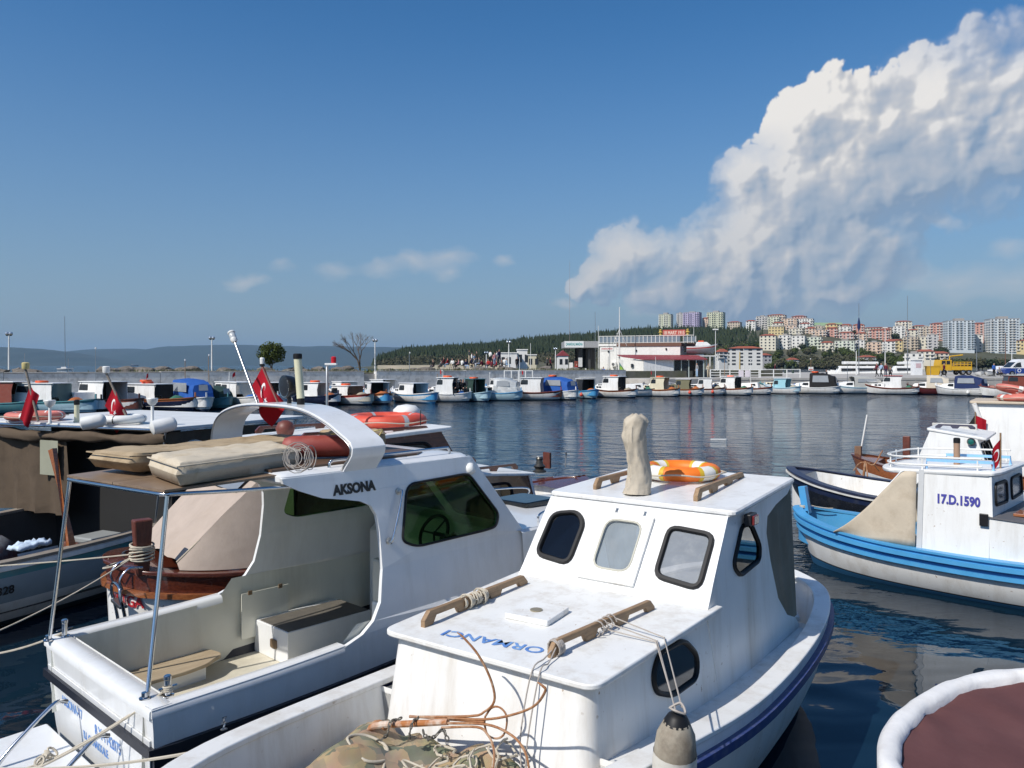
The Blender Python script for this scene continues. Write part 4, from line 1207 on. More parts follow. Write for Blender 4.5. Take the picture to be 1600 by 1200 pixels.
AW = rpoly([(2.10, 2.035), (2.80, 2.055), (3.14, 1.66), (3.09, 1.555), (2.95, 1.545), (2.14, 1.535), (2.0, 1.60)], [.09, .07, .12, .06, .05, .09, .05], 5)
cut = [(1.38, .93), (1.55, .985), (1.66, 1.06), (1.74, 1.18), (1.785, 1.42), (1.79, 1.70), (1.775, 1.83), (1.73, 1.91), (1.64, 1.955), (1.50, 1.985), (1.30, 2.02), (1.12, 2.09), (.99, 2.155), (.98, 2.19)]
prof = cut + [(2.86, 2.20), (3.47, 1.45), (3.47, 1.07), (2.6, 1.02), (1.9, .955)]
for s_ in (-1, 1):
    def fn(u, v, d, s_=s_): return Vector((u, s_ * (ysid(u, v) + d), v))
    m = MB(); m.panel(prof, [AW], fn, -.035, 0); m.build('cabin_side', GELW, AB, 0, label=None)
    m = MB(); m.tube([fn(u, v, .004) for u, v in AW], .011, 6, closed=True); f_ = m.build('side_window', BLACK, AB, 60)
    q = MB(); q.prism(AW, fn, -.02, -.012); q.build('pane', GLASSG, f_, 0)
    # topsides forward
    m = MB(); xs = [3.40 + (5.93 - 3.40) * k / 16 for k in range(17)]
    m.loft([[(x, s_ * (H2.gun(x).y + .002), H2.gun(x).z - .02) for x in xs], [(x, s_ * max(0, H2.gun(x).y - .03), max(H2.gun(x).z + .02, 1.455 - .02 * (x - 3.4))) for x in xs], [(x, s_ * max(0, H2.gun(x).y - .06), max(H2.gun(x).z + .03, 1.475 - .02 * (x - 3.4))) for x in xs]], closed=False)
    m.build('forward_topside', GELW, AB, 40)
    pw = rpoly([(3.56, 1.37), (3.60, 1.12), (4.05, 1.14), (4.10, 1.36)], .08)
    m = MB(); m.prism(pw, lambda u, v, d, s_=s_: (u, s_ * (H2.gun(u).y - .03 * (v - H2.gun(u).z) / max(.1, 1.45 - H2.gun(u).z) + .004 + d), v), 0, .012); m.build('porthole', PANE, AB, 0, .004)
    # low handrail on the foredeck
    yy = [H2.gun(x).y - .16 for x in (3.85, 4.4, 5.0)]
    m = MB(); m.tube(spl([(3.82, s_ * yy[0], 1.46), (3.86, s_ * yy[0], 1.55), (4.4, s_ * yy[1], 1.56), (4.96, s_ * yy[2], 1.55), (5.0, s_ * yy[2], 1.45)], 26), .012, 8); m.build('deck_rail', STEEL, AB, 60)
m = MB(); xs = [3.36 + (5.92 - 3.36) * k / 14 for k in range(15)]
m.loft([[(x, -max(0, H2.gun(x).y - .055), 1.474 - .02 * (x - 3.4)) for x in xs], [(x, 0, 1.52 - .025 * (x - 3.4)) for x in xs], [(x, max(0, H2.gun(x).y - .055), 1.474 - .02 * (x - 3.4)) for x in xs]], closed=False); m.build('foredeck', GELW, AB, 40)
m = MB(); m.prism(rpoly([(4.2, -.25), (4.7, -.25), (4.7, .25), (4.2, .25)], .06, 3), lambda u, v, d: (u, v, d), 1.49, 1.545); m.build('foredeck_hatch', GLASSD, AB, 0, .01)
# windscreen frame
wb, wt = Vector((3.45, 0, 1.47)), Vector((2.87, 0, 2.15)); wd = wt - wb; LW = wd.length; wd.normalize(); wn2 = Vector((wd.z, 0, -wd.x))


def wfa(u, v, d): return wb + Vector((0, u, 0)) + wd * v + wn2 * d


hl = rpoly([(-.78, .10), (-.06, .10), (-.06, LW - .1), (-.70, LW - .1)], .06); hr = [(-u, v) for u, v in reversed(hl)]
m = MB(); m.panel([(-.87, 0), (.87, 0), (.78, LW), (-.78, LW)], [hl, hr], wfa, -.03, 0); wsx = m.build('windscreen_frame', GELW, AB, 0)
for h_ in (hl, hr): q = MB(); q.prism(h_, wfa, -.02, -.012); q.build('pane', GLASSG, wsx, 0)
# roof
rings = []
for dz, e in ((0, -.02), (.02, 0), (.055, 0), (.075, -.03)):
    rings.append([(x, y, 2.145 + dz) for x, y in rpoly([(.98 - e, -.80 - e), (2.90 + e, -.78 - e), (2.90 + e, .78 + e), (.98 - e, .80 + e)], [.05, .16, .16, .05], 5)])
m = MB(); m.loft(rings, True, True); m.build('cabin_roof', GELW, AB, 40)
m = MB(); m.prism([(1.0, -.64), (2.45, -.55), (2.62, -.42), (2.62, .5), (1.0, .66)], lambda u, v, d: (u, v, d), 2.221, 2.238); m.build('roof_board', mat('dark_brown_board', (.12, .075, .05), .5, wood=((.09, .055, .035), (1, 9, 9), 4)), AB, 0)
for y0, y1 in ((-.72, -.015), (-.005, .72)):
    m = MB(); p_ = [(.13 - .08 * y0, y0, 2.178 - .025 * (y0 + .72) / 1.44), (.13 - .08 * y1, y1, 2.178 - .025 * (y1 + .72) / 1.44), (1.02, y1, 2.195), (1.02, y0, 2.195)]
    m.add([Vector(p) for p in p_] + [Vector(p) + Vector((0, 0, .016)) for p in p_], [(0, 1, 2, 3), (7, 6, 5, 4), (0, 4, 5, 1), (1, 5, 6, 2), (2, 6, 7, 3), (3, 7, 4, 0)]); m.build('canopy_board', BROWNROOF, AB, 0)
m = MB(); m.tube(spl([(1.12, -.80, 2.125), (.7, -.77, 2.14), (.30, -.73, 2.16), (.195, -.68, 2.162), (.17, -.55, 2.16), (.12, 0, 2.15), (.075, .6, 2.14), (.09, .70, 2.138), (.2, .735, 2.14), (1.1, .80, 2.125)], 60), .014, 8); m.build('canopy_tube', STEEL, AB, 60)
m = MB(); m.tube([(.04, -.775, .91), (.06, -.77, .93), (.215, -.70, 2.155)], .0145, 8); m.build('canopy_pole', STEEL, AB, 60)
m = MB(); m.tube([(-.02, .84, .91), (-.01, .835, .93), (.085, .70, 2.135)], .0145, 8); m.build('canopy_pole', STEEL, AB, 60)
for x, y in ((.04, -.775), (-.02, .84)):
    m = MB(); m.lathe([(.035, 0), (.035, .008), (.02, .014), (.02, .04)], 12, Matrix.Translation((x, y, .908))); m.build('pole_foot', STEEL, AB)
for x, y in ((.16, -.83), (.10, .86)):
    m = MB(); m.lathe([(.04, 0), (.04, .006), (.02, .01), (.02, .10), (.024, .105), (.024, .125), (.018, .13)], 14, Matrix.Translation((x, y, .907))); bt = m.build('mooring_bitt', STEEL, AB)
    m = MB(); m.tube([(x - .06, y, .96), (x + .06, y, .96)], .006, 6); m.build('cross_pin', STEEL, bt)
m = MB(); m.tube(spl([(1.45, -.70, 2.22), (1.47, -.70, 2.262), (1.6, -.69, 2.27), (2.6, -.66, 2.275), (2.72, -.655, 2.265), (2.74, -.655, 2.22)], 30), .012, 8); m.build('roof_rail', STEEL, AB, 60)
m = MB(); g0, g1 = FA.yp(624, 768, -.86), FA.yp(611, 846, -.93); m.tube(spl([(g0.x, -ysid(g0.x, g0.z), g0.z), (g0.x, -ysid(g0.x, g0.z) - .05, g0.z - .02), (g1.x, -ysid(g1.x, g1.z) - .05, g1.z + .02), (g1.x, -ysid(g1.x, g1.z), g1.z)], 22), .011, 8); gh = m.build('grab_handle', STEEL, AB, 60)
for g in (g0, g1):
    m = MB(); m.lathe([(.028, 0), (.028, .008), (.014, .012)], 10, Matrix.Translation((g.x, -ysid(g.x, g.z), g.z)) @ Matrix.Rotation(R(90), 4, 'X')); m.build('handle_base', STEELW, gh)
m = MB(); m.lathe([(.0, -.055), (.035, -.05), (.052, -.02), (.055, .02), (.045, .05), (.02, .06), (0, .06)], 14, Matrix.Translation((2.83, -.80, 2.085)) @ Matrix.Rotation(R(70), 4, 'X') @ Matrix.Rotation(R(25), 4, 'Y'), caps=False); m.build('hailer_horn', PLASTW, AB, 60)
tx, tn = FA.yp(519, 765, -.83), FA.yp(586, 757, -.83)
text('AKSONA', .105, TEXTBLK, AB, 'name_lettering', ((tx.x + tn.x) / 2, -ysid((tx.x + tn.x) / 2, 2.055) - .002, 2.06), (1, 0, .0), (0, .15, 1), bold=.0045, ext=.003, sx=.9)
for k, (b_, sz, zz, yy) in enumerate((('AKSONA-17', .10, .50, .45), ('8 X-1142075', .11, .475, -.22), ('B.L.ÇANAKKALE', .08, .365, .02))):
    text(b_, sz, TEXTBLU, AB, 'stern_lettering', (.10 * (1 - (zz + .35) / 1.25) - .014, yy, zz), (0, -1, 0), (-.08, 0, 1), ext=.0006, bold=.002, sx=.78)
# swim platform with two grab hoops
m = MB(); m.prism(rpoly([(-.04, -.72), (-.78, -.62), (-.86, -.3), (-.86, .5), (-.78, .74), (-.04, .80)], [.02, .1, .1, .1, .1, .02], 3), lambda u, v, d: (u, v, d), .235, .30); m.build('swim_platform', GELW, AB, 0, .012)
for y in (.33, -.44):
    m = MB(); m.tube(spl([(-.05, y, .60), (-.12, y - .01, .62), (-.22, y - .02, .56), (-.42, y - .04, .40), (-.52, y - .05, .30)], 22), .015, 8); m.build('boarding_hoop', STEEL, AB, 60)
# helm seen through the tinted window
m = MB(); m.prism([(2.95, .362), (2.95, 1.32), (3.15, 1.50), (3.42, 1.50), (3.42, .362)], lambda u, v, d: (u, d, v), -.80, .80); ds = m.build('dashboard', GELW, AB, 0, .02)
for k, (y, z) in enumerate([(-.52, 1.38), (-.40, 1.40), (-.28, 1.38), (-.45, 1.27), (-.33, 1.27)]):
    m = MB(); m.lathe([(.04, 0), (.042, .01), (.03, .016)], 12, Matrix.Translation((2.95 + max(0, (z - 1.32)) * 1.1 - .012, y, z)) @ Matrix.Rotation(R(-70), 4, 'Y')); m.build('gauge', BLACKP, ds)
m = MB(); torus_seg(m, .17, .016, 0, 2 * math.pi, 22, k=8, mtx=Matrix.Translation((2.78, -.40, 1.47)) @ Matrix.Rotation(R(-62), 4, 'Y'))
sw = m.build('steering_wheel', BLACKP, AB, 60); m = MB()
for a in (90, 210, 330): m.tube([Matrix.Translation((2.78, -.40, 1.47)) @ Matrix.Rotation(R(-62), 4, 'Y') @ Vector((math.cos(R(a)) * q, math.sin(R(a)) * q, 0)) for q in (0, .165)], .009, 6)
m.tube([(2.78, -.40, 1.47), (3.0, -.4, 1.40)], .02, 8); m.build('spokes', BLACKP, sw, kind='stuff')
m = MB(); m.box((2.2, -.72, .362), (2.55, -.22, .95)); st = m.build('helm_seat', GELW, AB, 0, .03); m = MB(); m.box((2.2, -.7, .951), (2.27, -.24, 1.32)); m.build('seat_back', mat('seat_vinyl', (.5, .5, .46), .5), st, 0, .02)
# access hatch on the port lining with two old clips, brown cloth hung by the door
m = MB(); m.box((1.58, .872, .50), (2.06, .880, .915)); hp = m.build('lining_hatch', mat('cream_gelcoat', (.72, .71, .62)), AB, 0)
for x in (1.66, 1.97): m = MB(); m.box((x - .02, .862, .895), (x + .02, .874, .935)); m.build('clip', mat('old_brass', (.22, .15, .09)), hp, 0, .003)
m = MB(); rows = []
for j in range(10):
    z = 1.86 - .32 * j / 9; rows.append([(1.86 + .12 * i / 8 + .01 * math.sin(j), -.78 + .02 * math.sin(i * 1.8 + j * .6), z + .01 * math.sin(i * 2)) for i in range(9)])
m.loft(rows, closed=False); m.build('hanging_cloth', mat('brown_check_cloth', (.13, .085, .045), .9, two=((.04, .03, .02), 16, .15)), AB, 60)

# roof arch
ap = [(593, 727), (575, 700), (552, 675), (525, 655), (492, 640), (450, 634), (405, 633), (372, 640), (354, 652), (346, 672), (345, 700), (350, 728)]
# the arch spans the cabin: path found in the plane across its middle
pa = [FA.xp(px, py, 1.66) for px, py in ap]; pa[0].y = -.79; pa[0].z = 2.20
pa = spl([Vector((1.66, p.y if p.y < .5 else .5 + (p.y - .5) * .86, p.z)) for p in pa], 44); rings = []
for i, p in enumerate(pa):
    t = (pa[min(i + 1, 43)] - pa[max(i - 1, 0)]).normalized(); nn = Vector((0, -t.z, t.y)); nn = nn if nn.z > 0 or abs(nn.z) < .2 else nn
    hw = .155; sk = .02 * (1 - i / 43)
    rings.append([p + Vector((-hw, 0, 0)), p + Vector((hw, 0, 0)), p + Vector((hw, 0, 0)) + nn * .022, p + Vector((-hw, 0, 0)) + nn * .022])
m = MB(); m.loft(rings, True, True); m.build('roof_arch', GELW, AB, 40, .004)
m = MB(); m.tube([r[0] + Vector((-.003, 0, 0)) for r in rings], .008, 6); ed = m.build('arch_trim', STEELW, AB, 60)


def arch_top(px): return min(pa, key=lambda p: abs(800 + FA.w(p.x, p.y, 0).x / FA.w(p.x, p.y, 0).y * FOC - px) - (p.z > 2.4) * 50)


def on_arch(px, py): return FA.xp(px, py, 1.66)


# lights, flag and searchlight standing on the arch
def fixture(name, label, cat, group=None): return thing(name, label, cat, FA.loc, FA.rz, group)


a, b = on_arch(402, 630), on_arch(366, 532); t = fixture('mast_light', 'white all-round light on a leaning steel pole on the AKSONA roof arch', 'navigation light')
m = MB(); m.tube([a, b], .0125, 8); m.build('pole', STEELW, t, 60); d = (b - a).normalized(); q = d.to_track_quat('Z', 'Y').to_matrix().to_4x4()
m = MB(); m.lathe([(.02, -.02), (.032, 0), (.032, .022)], 14, Matrix.Translation(b) @ q); m.build('lamp_base', PLASTW, t)
m = MB(); m.lathe([(.029, .022), (.031, .03), (.031, .075), (.029, .082)], 14, Matrix.Translation(b) @ q); m.build('lamp_lens', mat('lamp_lens_grey', (.5, .52, .52), .1, spec=.8), t)
m = MB(); m.lathe([(.035, .082), (.038, .09), (.034, .10)], 14, Matrix.Translation(b) @ q); m.build('lamp_cap', PLASTW, t)
a, b = on_arch(470, 632), on_arch(465, 556); t = fixture('light_tube', 'upright yellowed light tube with black cap on the AKSONA roof arch', 'light')
m = MB(); m.lathe([(.032, 0), (.034, .05), (.024, .06)], 14, Matrix.Translation((a.x, a.y, a.z - .01))); m.build('tube_base', BLACK, t)
m = MB(); m.tube([(a.x, a.y, a.z + .05), (b.x, b.y, b.z - .02)], .033, 16); m.build('tube_body', TUBEW, t, 60)
m = MB(); m.lathe([(.038, -.025), (.038, .012), (.03, .02)], 16, Matrix.Translation((b.x, b.y, b.z))); m.build('tube_cap', BLACK, t)
c = on_arch(452, 604); t = fixture('searchlight', 'round black searchlight facing left beside the light tube on the AKSONA arch', 'searchlight')
q = Vector((-.72, .60, .0)).to_track_quat('Z', 'Y').to_matrix().to_4x4(); dv = FA.f * 0
ld = Vector((Vector((-.55, -.5)).dot(FA.f), Vector((-.55, -.5)).dot(FA.l), -.03)); q = ld.to_track_quat('Z', 'Y').to_matrix().to_4x4(); mt_ = Matrix.Translation(c) @ q
m = MB(); m.lathe([(.02, -.09), (.06, -.075), (.088, -.03), (.10, .03), (.10, .05), (.092, .052)], 20, mt_); m.build('lamp_shell', BLACKP, t)
m = MB(); m.lathe([(.001, .035), (.05, .043), (.09, .053)], 20, mt_, caps=False); m.build('reflector', CHROME, t, 60)
m = MB(); m.tube([c + Vector((0, 0, -.09)), (c.x, c.y, pa[20].z + .01)], .02, 8); m.build('bracket', BLACKP, t)
a = on_arch(388, 572); b = on_arch(440, 625); fl = flag('drooping red flag with crescent and star hung behind the arch of the AKSONA', FA.w(1.80, a.y, a.z + .0), (0, R(38), FA.rz - R(80)), .50, .26, sway=.35)
t = fixture('stern_light', 'small white lamp above the red flag on the AKSONA arch', 'navigation light'); m = MB(); m.lathe([(.02, 0), (.022, .05), (.015, .06)], 12, Matrix.Translation((1.80, a.y, a.z + .02))); m.build('lens', PLASTW, t)
m = MB(); m.lathe([(.024, -.02), (.024, 0)], 12, Matrix.Translation((1.80, a.y, a.z + .02))); m.build('base', BLACKP, t); m = MB(); m.tube([(1.80, a.y, a.z), (1.78, a.y - .32, pa[20].z)], .012, 6); m.build('stay', DKWOOD, t)


# cushions on the roof
def cushion(label, c, z, th, seed, mt=CANVASD, cat='cushion', name='boat_cushion', bend=.0):
    m = MB(); n = 26; r_ = random.Random(seed); top, bot = [], []
    for j in range(n + 1):
        rt_, rb_ = [], []
        for i in range(n + 1):
            u, v = i / n, j / n; p = (Vector(c[0]) * (1 - u) + Vector(c[1]) * u) * (1 - v) + (Vector(c[3]) * (1 - u) + Vector(c[2]) * u) * v
            e = min(u, 1 - u, v, 1 - v); k = min(1, e / .07); pr = math.sqrt(max(0, 1 - (1 - k) ** 2)); ctr = sum((Vector(q) for q in c), Vector((0, 0))) / 4
            p = p + (p - ctr).normalized() * .015 * pr; nz = noise.noise(Vector((p.x * 5, p.y * 5, seed))) * .018 + noise.noise(Vector((p.x * 14, p.y * 14, seed))) * .006
            rt_.append((p.x, p.y, z + th * (.5 + .5 * pr) + nz * pr + bend * (v - .5) ** 2)); rb_.append((p.x, p.y, z + th * (.5 - .5 * pr) + bend * (v - .5) ** 2 + .002))
        top.append(rt_); bot.append(rb_)
    t = thing(name, label, cat, FA.loc, FA.rz, 'cushions on the AKSONA roof'); m.loft(top, closed=False); m.loft(bot, closed=False); m.build('cover', mt, t, 60)
    m = MB(); lp = [Vector(p) for p in top[0][:-1]] + [Vector(r[-1]) for r in top[:-1]] + [Vector(p) for p in reversed(top[-1][1:])] + [Vector(r[0]) for r in reversed(top[1:])]
    m.tube([p + Vector((0, 0, th * .34)) for p in lp], .006, 5, closed=True); m.build('piping', mt, t, 60); return t


cushion('thick pale beige cushion lying nearest on the brown canopy boards of the AKSONA', [(.26, -.74), (.36, -.04), (1.55, .30), (1.36, -.46)], 2.2, .165, 3, mat('bleached_cushion_cloth', (.55, .48, .37), .9, dirt=((.33, .25, .15), .8, 4), bump=.007, bs=10, spec=.2))
cushion('long stained khaki cushion lying along the far side of the AKSONA roof', [(.28, .08), (.19, .66), (2.0, .92), (2.05, .34)], 2.2, .15, 5, bend=.06)
cushion('short khaki cushion propped behind the arch on the AKSONA roof', [(2.05, -.10), (2.1, .42), (2.5, .42), (2.45, -.12)], 2.24, .17, 8)
c0, c1 = FA.zp(440, 712, 2.27), FA.zp(594, 708, 2.27); t = fixture('float_buoy', 'faded red cylindrical float with yellow cord lying under the AKSONA arch', 'buoy'); d = (c1 - c0); L = d.length; q = d.to_track_quat('Z', 'Y').to_matrix().to_4x4(); mt_ = Matrix.Translation(c0 + Vector((0, 0, .07))) @ q
m = MB(); m.lathe([(.02, 0), (.07, .02), (.088, .08), (.09, L * .45), (.09, L - .08), (.07, L - .02), (.02, L)], 18, mt_); m.build('float_body', mat('dull_red_float', (.26, .045, .035), .5, dirt=((.34, .13, .1), .4, 8)), t, 60)
m = MB(); m.tube([mt_ @ Vector((.095 * math.cos(q_), .095 * math.sin(q_), L - .06 - .002 * q_)) for q_ in [2 * math.pi * k / 16 for k in range(17)]], .006, 5); m.tube(spl([mt_ @ Vector((.09, 0, L - .06)), mt_ @ Vector((.02, .12, L + .02)), mt_ @ Vector((-.06, .11, L - .1)), mt_ @ Vector((-.05, .1, L - .4))], 16), .006, 5); m.build('yellow_cord', mat('yellow_cord', (.6, .48, .18), .8), t, 60)
m = MB(); r_ = random.Random(3)
for k in range(9):
    rad = r_.uniform(.05, .10); ce = FA.zp(462 + r_.gauss(0, 7), 715, 2.32 + r_.random() * .1); tl = r_.uniform(0, 3); m.tube([ce + Vector((rad * math.cos(a_) * math.cos(tl), rad * math.cos(a_) * math.sin(tl), rad * 1.1 * math.sin(a_))) for a_ in [2 * math.pi * i / 14 for i in range(14)]], .0035, 4, closed=True)
o = m.build('wire_coil', ROPEG, None, 70); o.location = FA.loc; o.rotation_euler = (0, 0, FA.rz); tag(o, 'thin tangled grey line coiled at the end of the red float', 'cord'); o['kind'] = 'stuff'
# mooring lines at the stern
m = MB(); A_ = FA.w(.16, -.83, .95)
for k in range(3): m.tube([A_ + Vector((.026 * math.cos(q_), .026 * math.sin(q_), -.02 + .012 * k + .002 * q_)) for q_ in [2 * math.pi * i / 12 for i in range(13)]], .008, 5)
for e_, s_ in ((P(85, 1185, .45), .02), (P(60, 1200, .5), .03)): jitter_rope(A_, e_, s_, 12, .0075, m)
jitter_rope(P(85, 1185, .45), P(-60, 1215, .4), .03, 10, .007, m)
for k in range(6): c_ = P(62 + k * 4, 1190 - k * 3, .46); m.tube([c_ + Vector((.03 * math.cos(q_), .02 * math.sin(q_), .025 * math.sin(q_ + k))) for q_ in [2 * math.pi * i / 10 for i in range(10)]], .008, 5, closed=True)
tag(m.build('mooring_rope', ROPE, None, 70), 'doubled mooring rope from the near stern bitt of the AKSONA to the swim platform', 'rope')
m = jitter_rope(P(300, 1176, 1.06), P(-60, 1198, .8), .04, 16, .008); tag(m.build('mooring_line', ROPE, None, 70), 'thin pale mooring line crossing the bottom left corner from the ORMANCI bow', 'rope')
m = jitter_rope(FA.w(.10, .86, .94), P(-30, 1025, .75), .03, 10, .008); tag(m.build('stern_line', ROPE, None, 70), 'short mooring rope at the far stern bitt of the AKSONA', 'rope')
m = MB(); B_ = FA.yp(341, 1095, -.93); pts = [FA.w(B_.x, -.955, B_.z + .02), FA.w(B_.x + .01, -.99, B_.z - .1), P(350, 1142, 1.02)]
tag(chain('hanging_chain', pts, 9, None, STEELW, .005, .05), 'short steel chain hanging from the side of the AKSONA', 'chain')

# ---- 17.D.1590: white boat with sky blue gunwales, on the right
FB = Frame((5.93, 11.05), 134)
BB = thing('fishing_boat', 'white fishing boat with sky blue gunwales and the number 17.D.1590 on its cabin', 'boat', FB.loc, FB.rz)
H3 = Hull([(-2.05, 0, .78), (-1.98, .2, .765), (-1.7, .48, .71), (-1.1, .78, .64), (-.2, .92, .585), (1.2, .95, .585), (2.5, .80, .68), (3.5, .42, .86), (4.0, 0, 1.0)], keel=-.35, rakeb=.6, rakes=.4, n=56, rows=10)
H3.shell(BB, [mat('blue_boot_topping', (.03, .13, .26), .5), BLACKP, WHITEB, mat('deep_blue_band', (.02, .14, .36), .4), BLUE], bands=[(.43, 1), (.45, 2), (.81, 3), (.94, 4)])
H3.ring(BB, 'gunwale', BLUE, w=.12, h=.03, over=.03, bevel=.006)
H3.rail(BB, 'upper_rub_rail', BLUE, q=.93, w=.05, h=.05, out=.02)
H3.rail(BB, 'lower_rub_rail', BLUE, q=.81, w=.05, h=.05, out=.02)
H3.inside(BB, 'cockpit_well', BLUE, .30, inset=.13, x1=.1, floor=mat('tan_sole', (.42, .36, .26), .7, dirt=(GRIME, .4, 4)))
m = MB(); m.tube([(-1.88, 0, .70), (-1.95, 0, 1.12)], .05, sq=(.11, .11)); m.build('stern_post', BLUE, BB, 0, .008)
m = MB(); ix = [i for i in range(len(H3.p)) if H3.p[i].x < -1.82]
m.loft([[(H3.p[i].x, -max(0, H3.p[i].y - .02), H3.p[i].z + .024) for i in ix], [(H3.p[i].x, max(0, H3.p[i].y - .02), H3.p[i].z + .024) for i in ix]], closed=False); m.build('stern_deck', BLUE, BB, 40)
m = MB(); ix = [i for i in range(len(H3.p)) if H3.p[i].x > -.1]
m.loft([[(H3.p[i].x, -max(0, H3.p[i].y - .02), H3.p[i].z + .020) for i in ix], [(H3.p[i].x, max(0, H3.p[i].y - .02), H3.p[i].z + .020) for i in ix]], closed=False); m.build('side_deck', WHITEB, BB, 40)
for k in range(3):
    m = MB(); a_ = [(-1.93 + .055 * math.cos(q), .075 * math.sin(q), .80 + .014 * k) for q in [2 * math.pi * i / 12 for i in range(12)]]; m.tube(a_, .008, 5, closed=True)
    if k == 2: jitter_rope((-1.9, .06, .84), (-1.6, .3, .78), .02, 6, .008, m)
    m.build('lashing', ROPE, BB, 60)


def bs(s_):
    return lambda u, v, d: Vector((u, s_ * (.85 - .05 * (v - .58) + d), v))


for s_ in (-1, 1):
    fn = bs(s_); m = MB(); m.panel([(0, .58), (.80, .58), (.82, 1.655), (.02, 1.63)], [], fn, -.03, 0); m.build('cabin_side', WHITE, BB, 0)
    m = MB(); m.panel([(-.035, .58), (.03, .58), (.045, 1.63), (-.02, 1.63)], [], fn, .001, .014); m.build('edge_batten', mat('grey_batten', (.55, .56, .56), .5), BB, 0)
    # canvas screens between cabin, gunwale and roof
    cu = [(-.05, 1.60), (-.24, 1.58), (-.36, 1.43), (-.49, 1.28), (-.63, 1.11), (-.79, .94), (-.95, .79), (-1.13, .66)]
    cu = [(p.x, p.y) for p in spl([(x, z, 0) for x, z in cu], 20)]; rows = []
    for i, (x, z) in enumerate(cu):
        row = []
        for j in range(12):
            t = j / 11; zz = z + (.615 - z) * t; xx = x; y = min(.85 - .05 * (zz - .58), H3.gun(min(0, x)).y - .03) if t > .0 else .85 - .05 * (zz - .58)
            y = (.85 - .05 * (zz - .58)) * (1 - t * t) + (min(.85, H3.gun(x).y - .045)) * t * t
            row.append((xx, s_ * (y + .008 + .010 * noise.noise(Vector((x * 5, zz * 4, s_)))), zz))
        rows.append(row)
    m = MB(); m.loft(rows, closed=False); o = m.build('canvas_screen', CANVAS, BB, 60); md = o.modifiers.new('thick', 'SOLIDIFY'); md.thickness = .012
    m = MB(); m.tube([(-.16, s_ * .78, 1.56), (-.30, s_ * .76, 1.42), (-.62, s_ * .70, .95), (-.70, s_ * .68, .62)], .03, 8) if s_ > 0 else m.tube([(-.2, s_ * .80, 1.60), (-.24, s_ * .80, 1.58), (-.49, s_ * .80, 1.275)], .012, 6)
    m.build('screen_post', WHITE, BB, 60)
m = MB(); rows = []
for i in range(9):
    t = i / 8; rows.append([(-.70 + .20 * t + .02 * math.sin(j), -.70 + 1.4 * j / 10, .45 + .20 * math.sin(j * .8) * .1 + .12 * (1 - t)) for j in range(11)])
m.loft(rows, closed=False); m.build('folded_canvas', CANVASL, BB, 60)
rf = rpoly([(-.62, -.45), (-.45, -.80), (.84, -.83), (.90, -.6), (.90, .6), (.84, .83), (-.45, .80), (-.62, .45)], [.3, .25, .05, .05, .05, .05, .25, .3], 5)
m = MB(); m.loft([[(x * k, y * k, 1.575 + dz + .05 * max(-.4, x)) for x, y in rf] for dz, k in ((0, .985), (.015, 1), (.04, 1), (.055, .98))], True, True); m.build('cabin_roof', WHITE, BB, 40)
# front with windscreen
FWx = .82
fwin = [rpoly([(-.70, 1.25), (-.12, 1.23), (-.12, 1.50), (-.68, 1.51)], .07), rpoly([(.12, 1.23), (.70, 1.25), (.68, 1.51), (.12, 1.50)], .07)]
ff = lambda u, v, d: Vector((FWx + .04 * (1.65 - v) + d, u, v))
m = MB(); m.panel([(-.84, 1.10), (.84, 1.10), (.80, 1.655), (-.80, 1.655)], fwin, ff, -.03, 0); m.build('windscreen_panel', WHITE, BB, 0)
for w_ in fwin: window(BB, w_, ff, pane=GLASSH, r=.022)
text('GÜVEN', .07, TEXTBLK, BB, 'pane_lettering', ff(-.42, 1.42, .008), (0, 1, 0), (-.04, 0, 1), ext=.0004); text('TEKNE', .06, TEXTBLK, BB, 'pane_lettering', ff(-.42, 1.33, .008), (0, 1, 0), (-.04, 0, 1), ext=.0004)
# fore trunk
tr = [(.80, -.835), (3.0, -.58), (3.0, .58), (.80, .835)]
m = MB(); m.loft([[(x, y, z if x < 1 else z + dz2) for x, y in tr] for z, dz2 in ((.58, .1), (1.085, -.12), (1.10, -.12))], True, True); m.build('trunk_cabin', WHITE, BB, 0, .012)
m = MB(); m.loft([[(x + (.0 if x < 1 else .03), y * 1.02, z if x < 1 else z - .12) for x, y in tr] for z in (1.102, 1.122)], True, True); m.build('trunk_edge', mat('dark_grey_trim', (.12, .12, .13), .5), BB, 0)
m = MB(); m.prism([(1.0, -.55), (1.5, -.5), (1.5, -.2), (1.0, -.2)], lambda u, v, d: (u, v, d), 1.115, 1.15); m.build('deck_plank', MAHOL, BB, 0, .004)
m = MB(); m.box((.70, -.875, 1.0), (.80, -.85, 1.155)); m.build('vent', BLACKP, BB, 0, .008)
a = FB.yp(1459, 781, -.85); b = FB.yp(1533, 787, -.85); text('17.D.1590', .16, TEXTNAV, BB, 'number_lettering', ((a.x + b.x) / 2 - .0, -.822, 1.275), (1, 0, .01), (0, .05, 1), ext=.001, bold=.007, sx=.76)
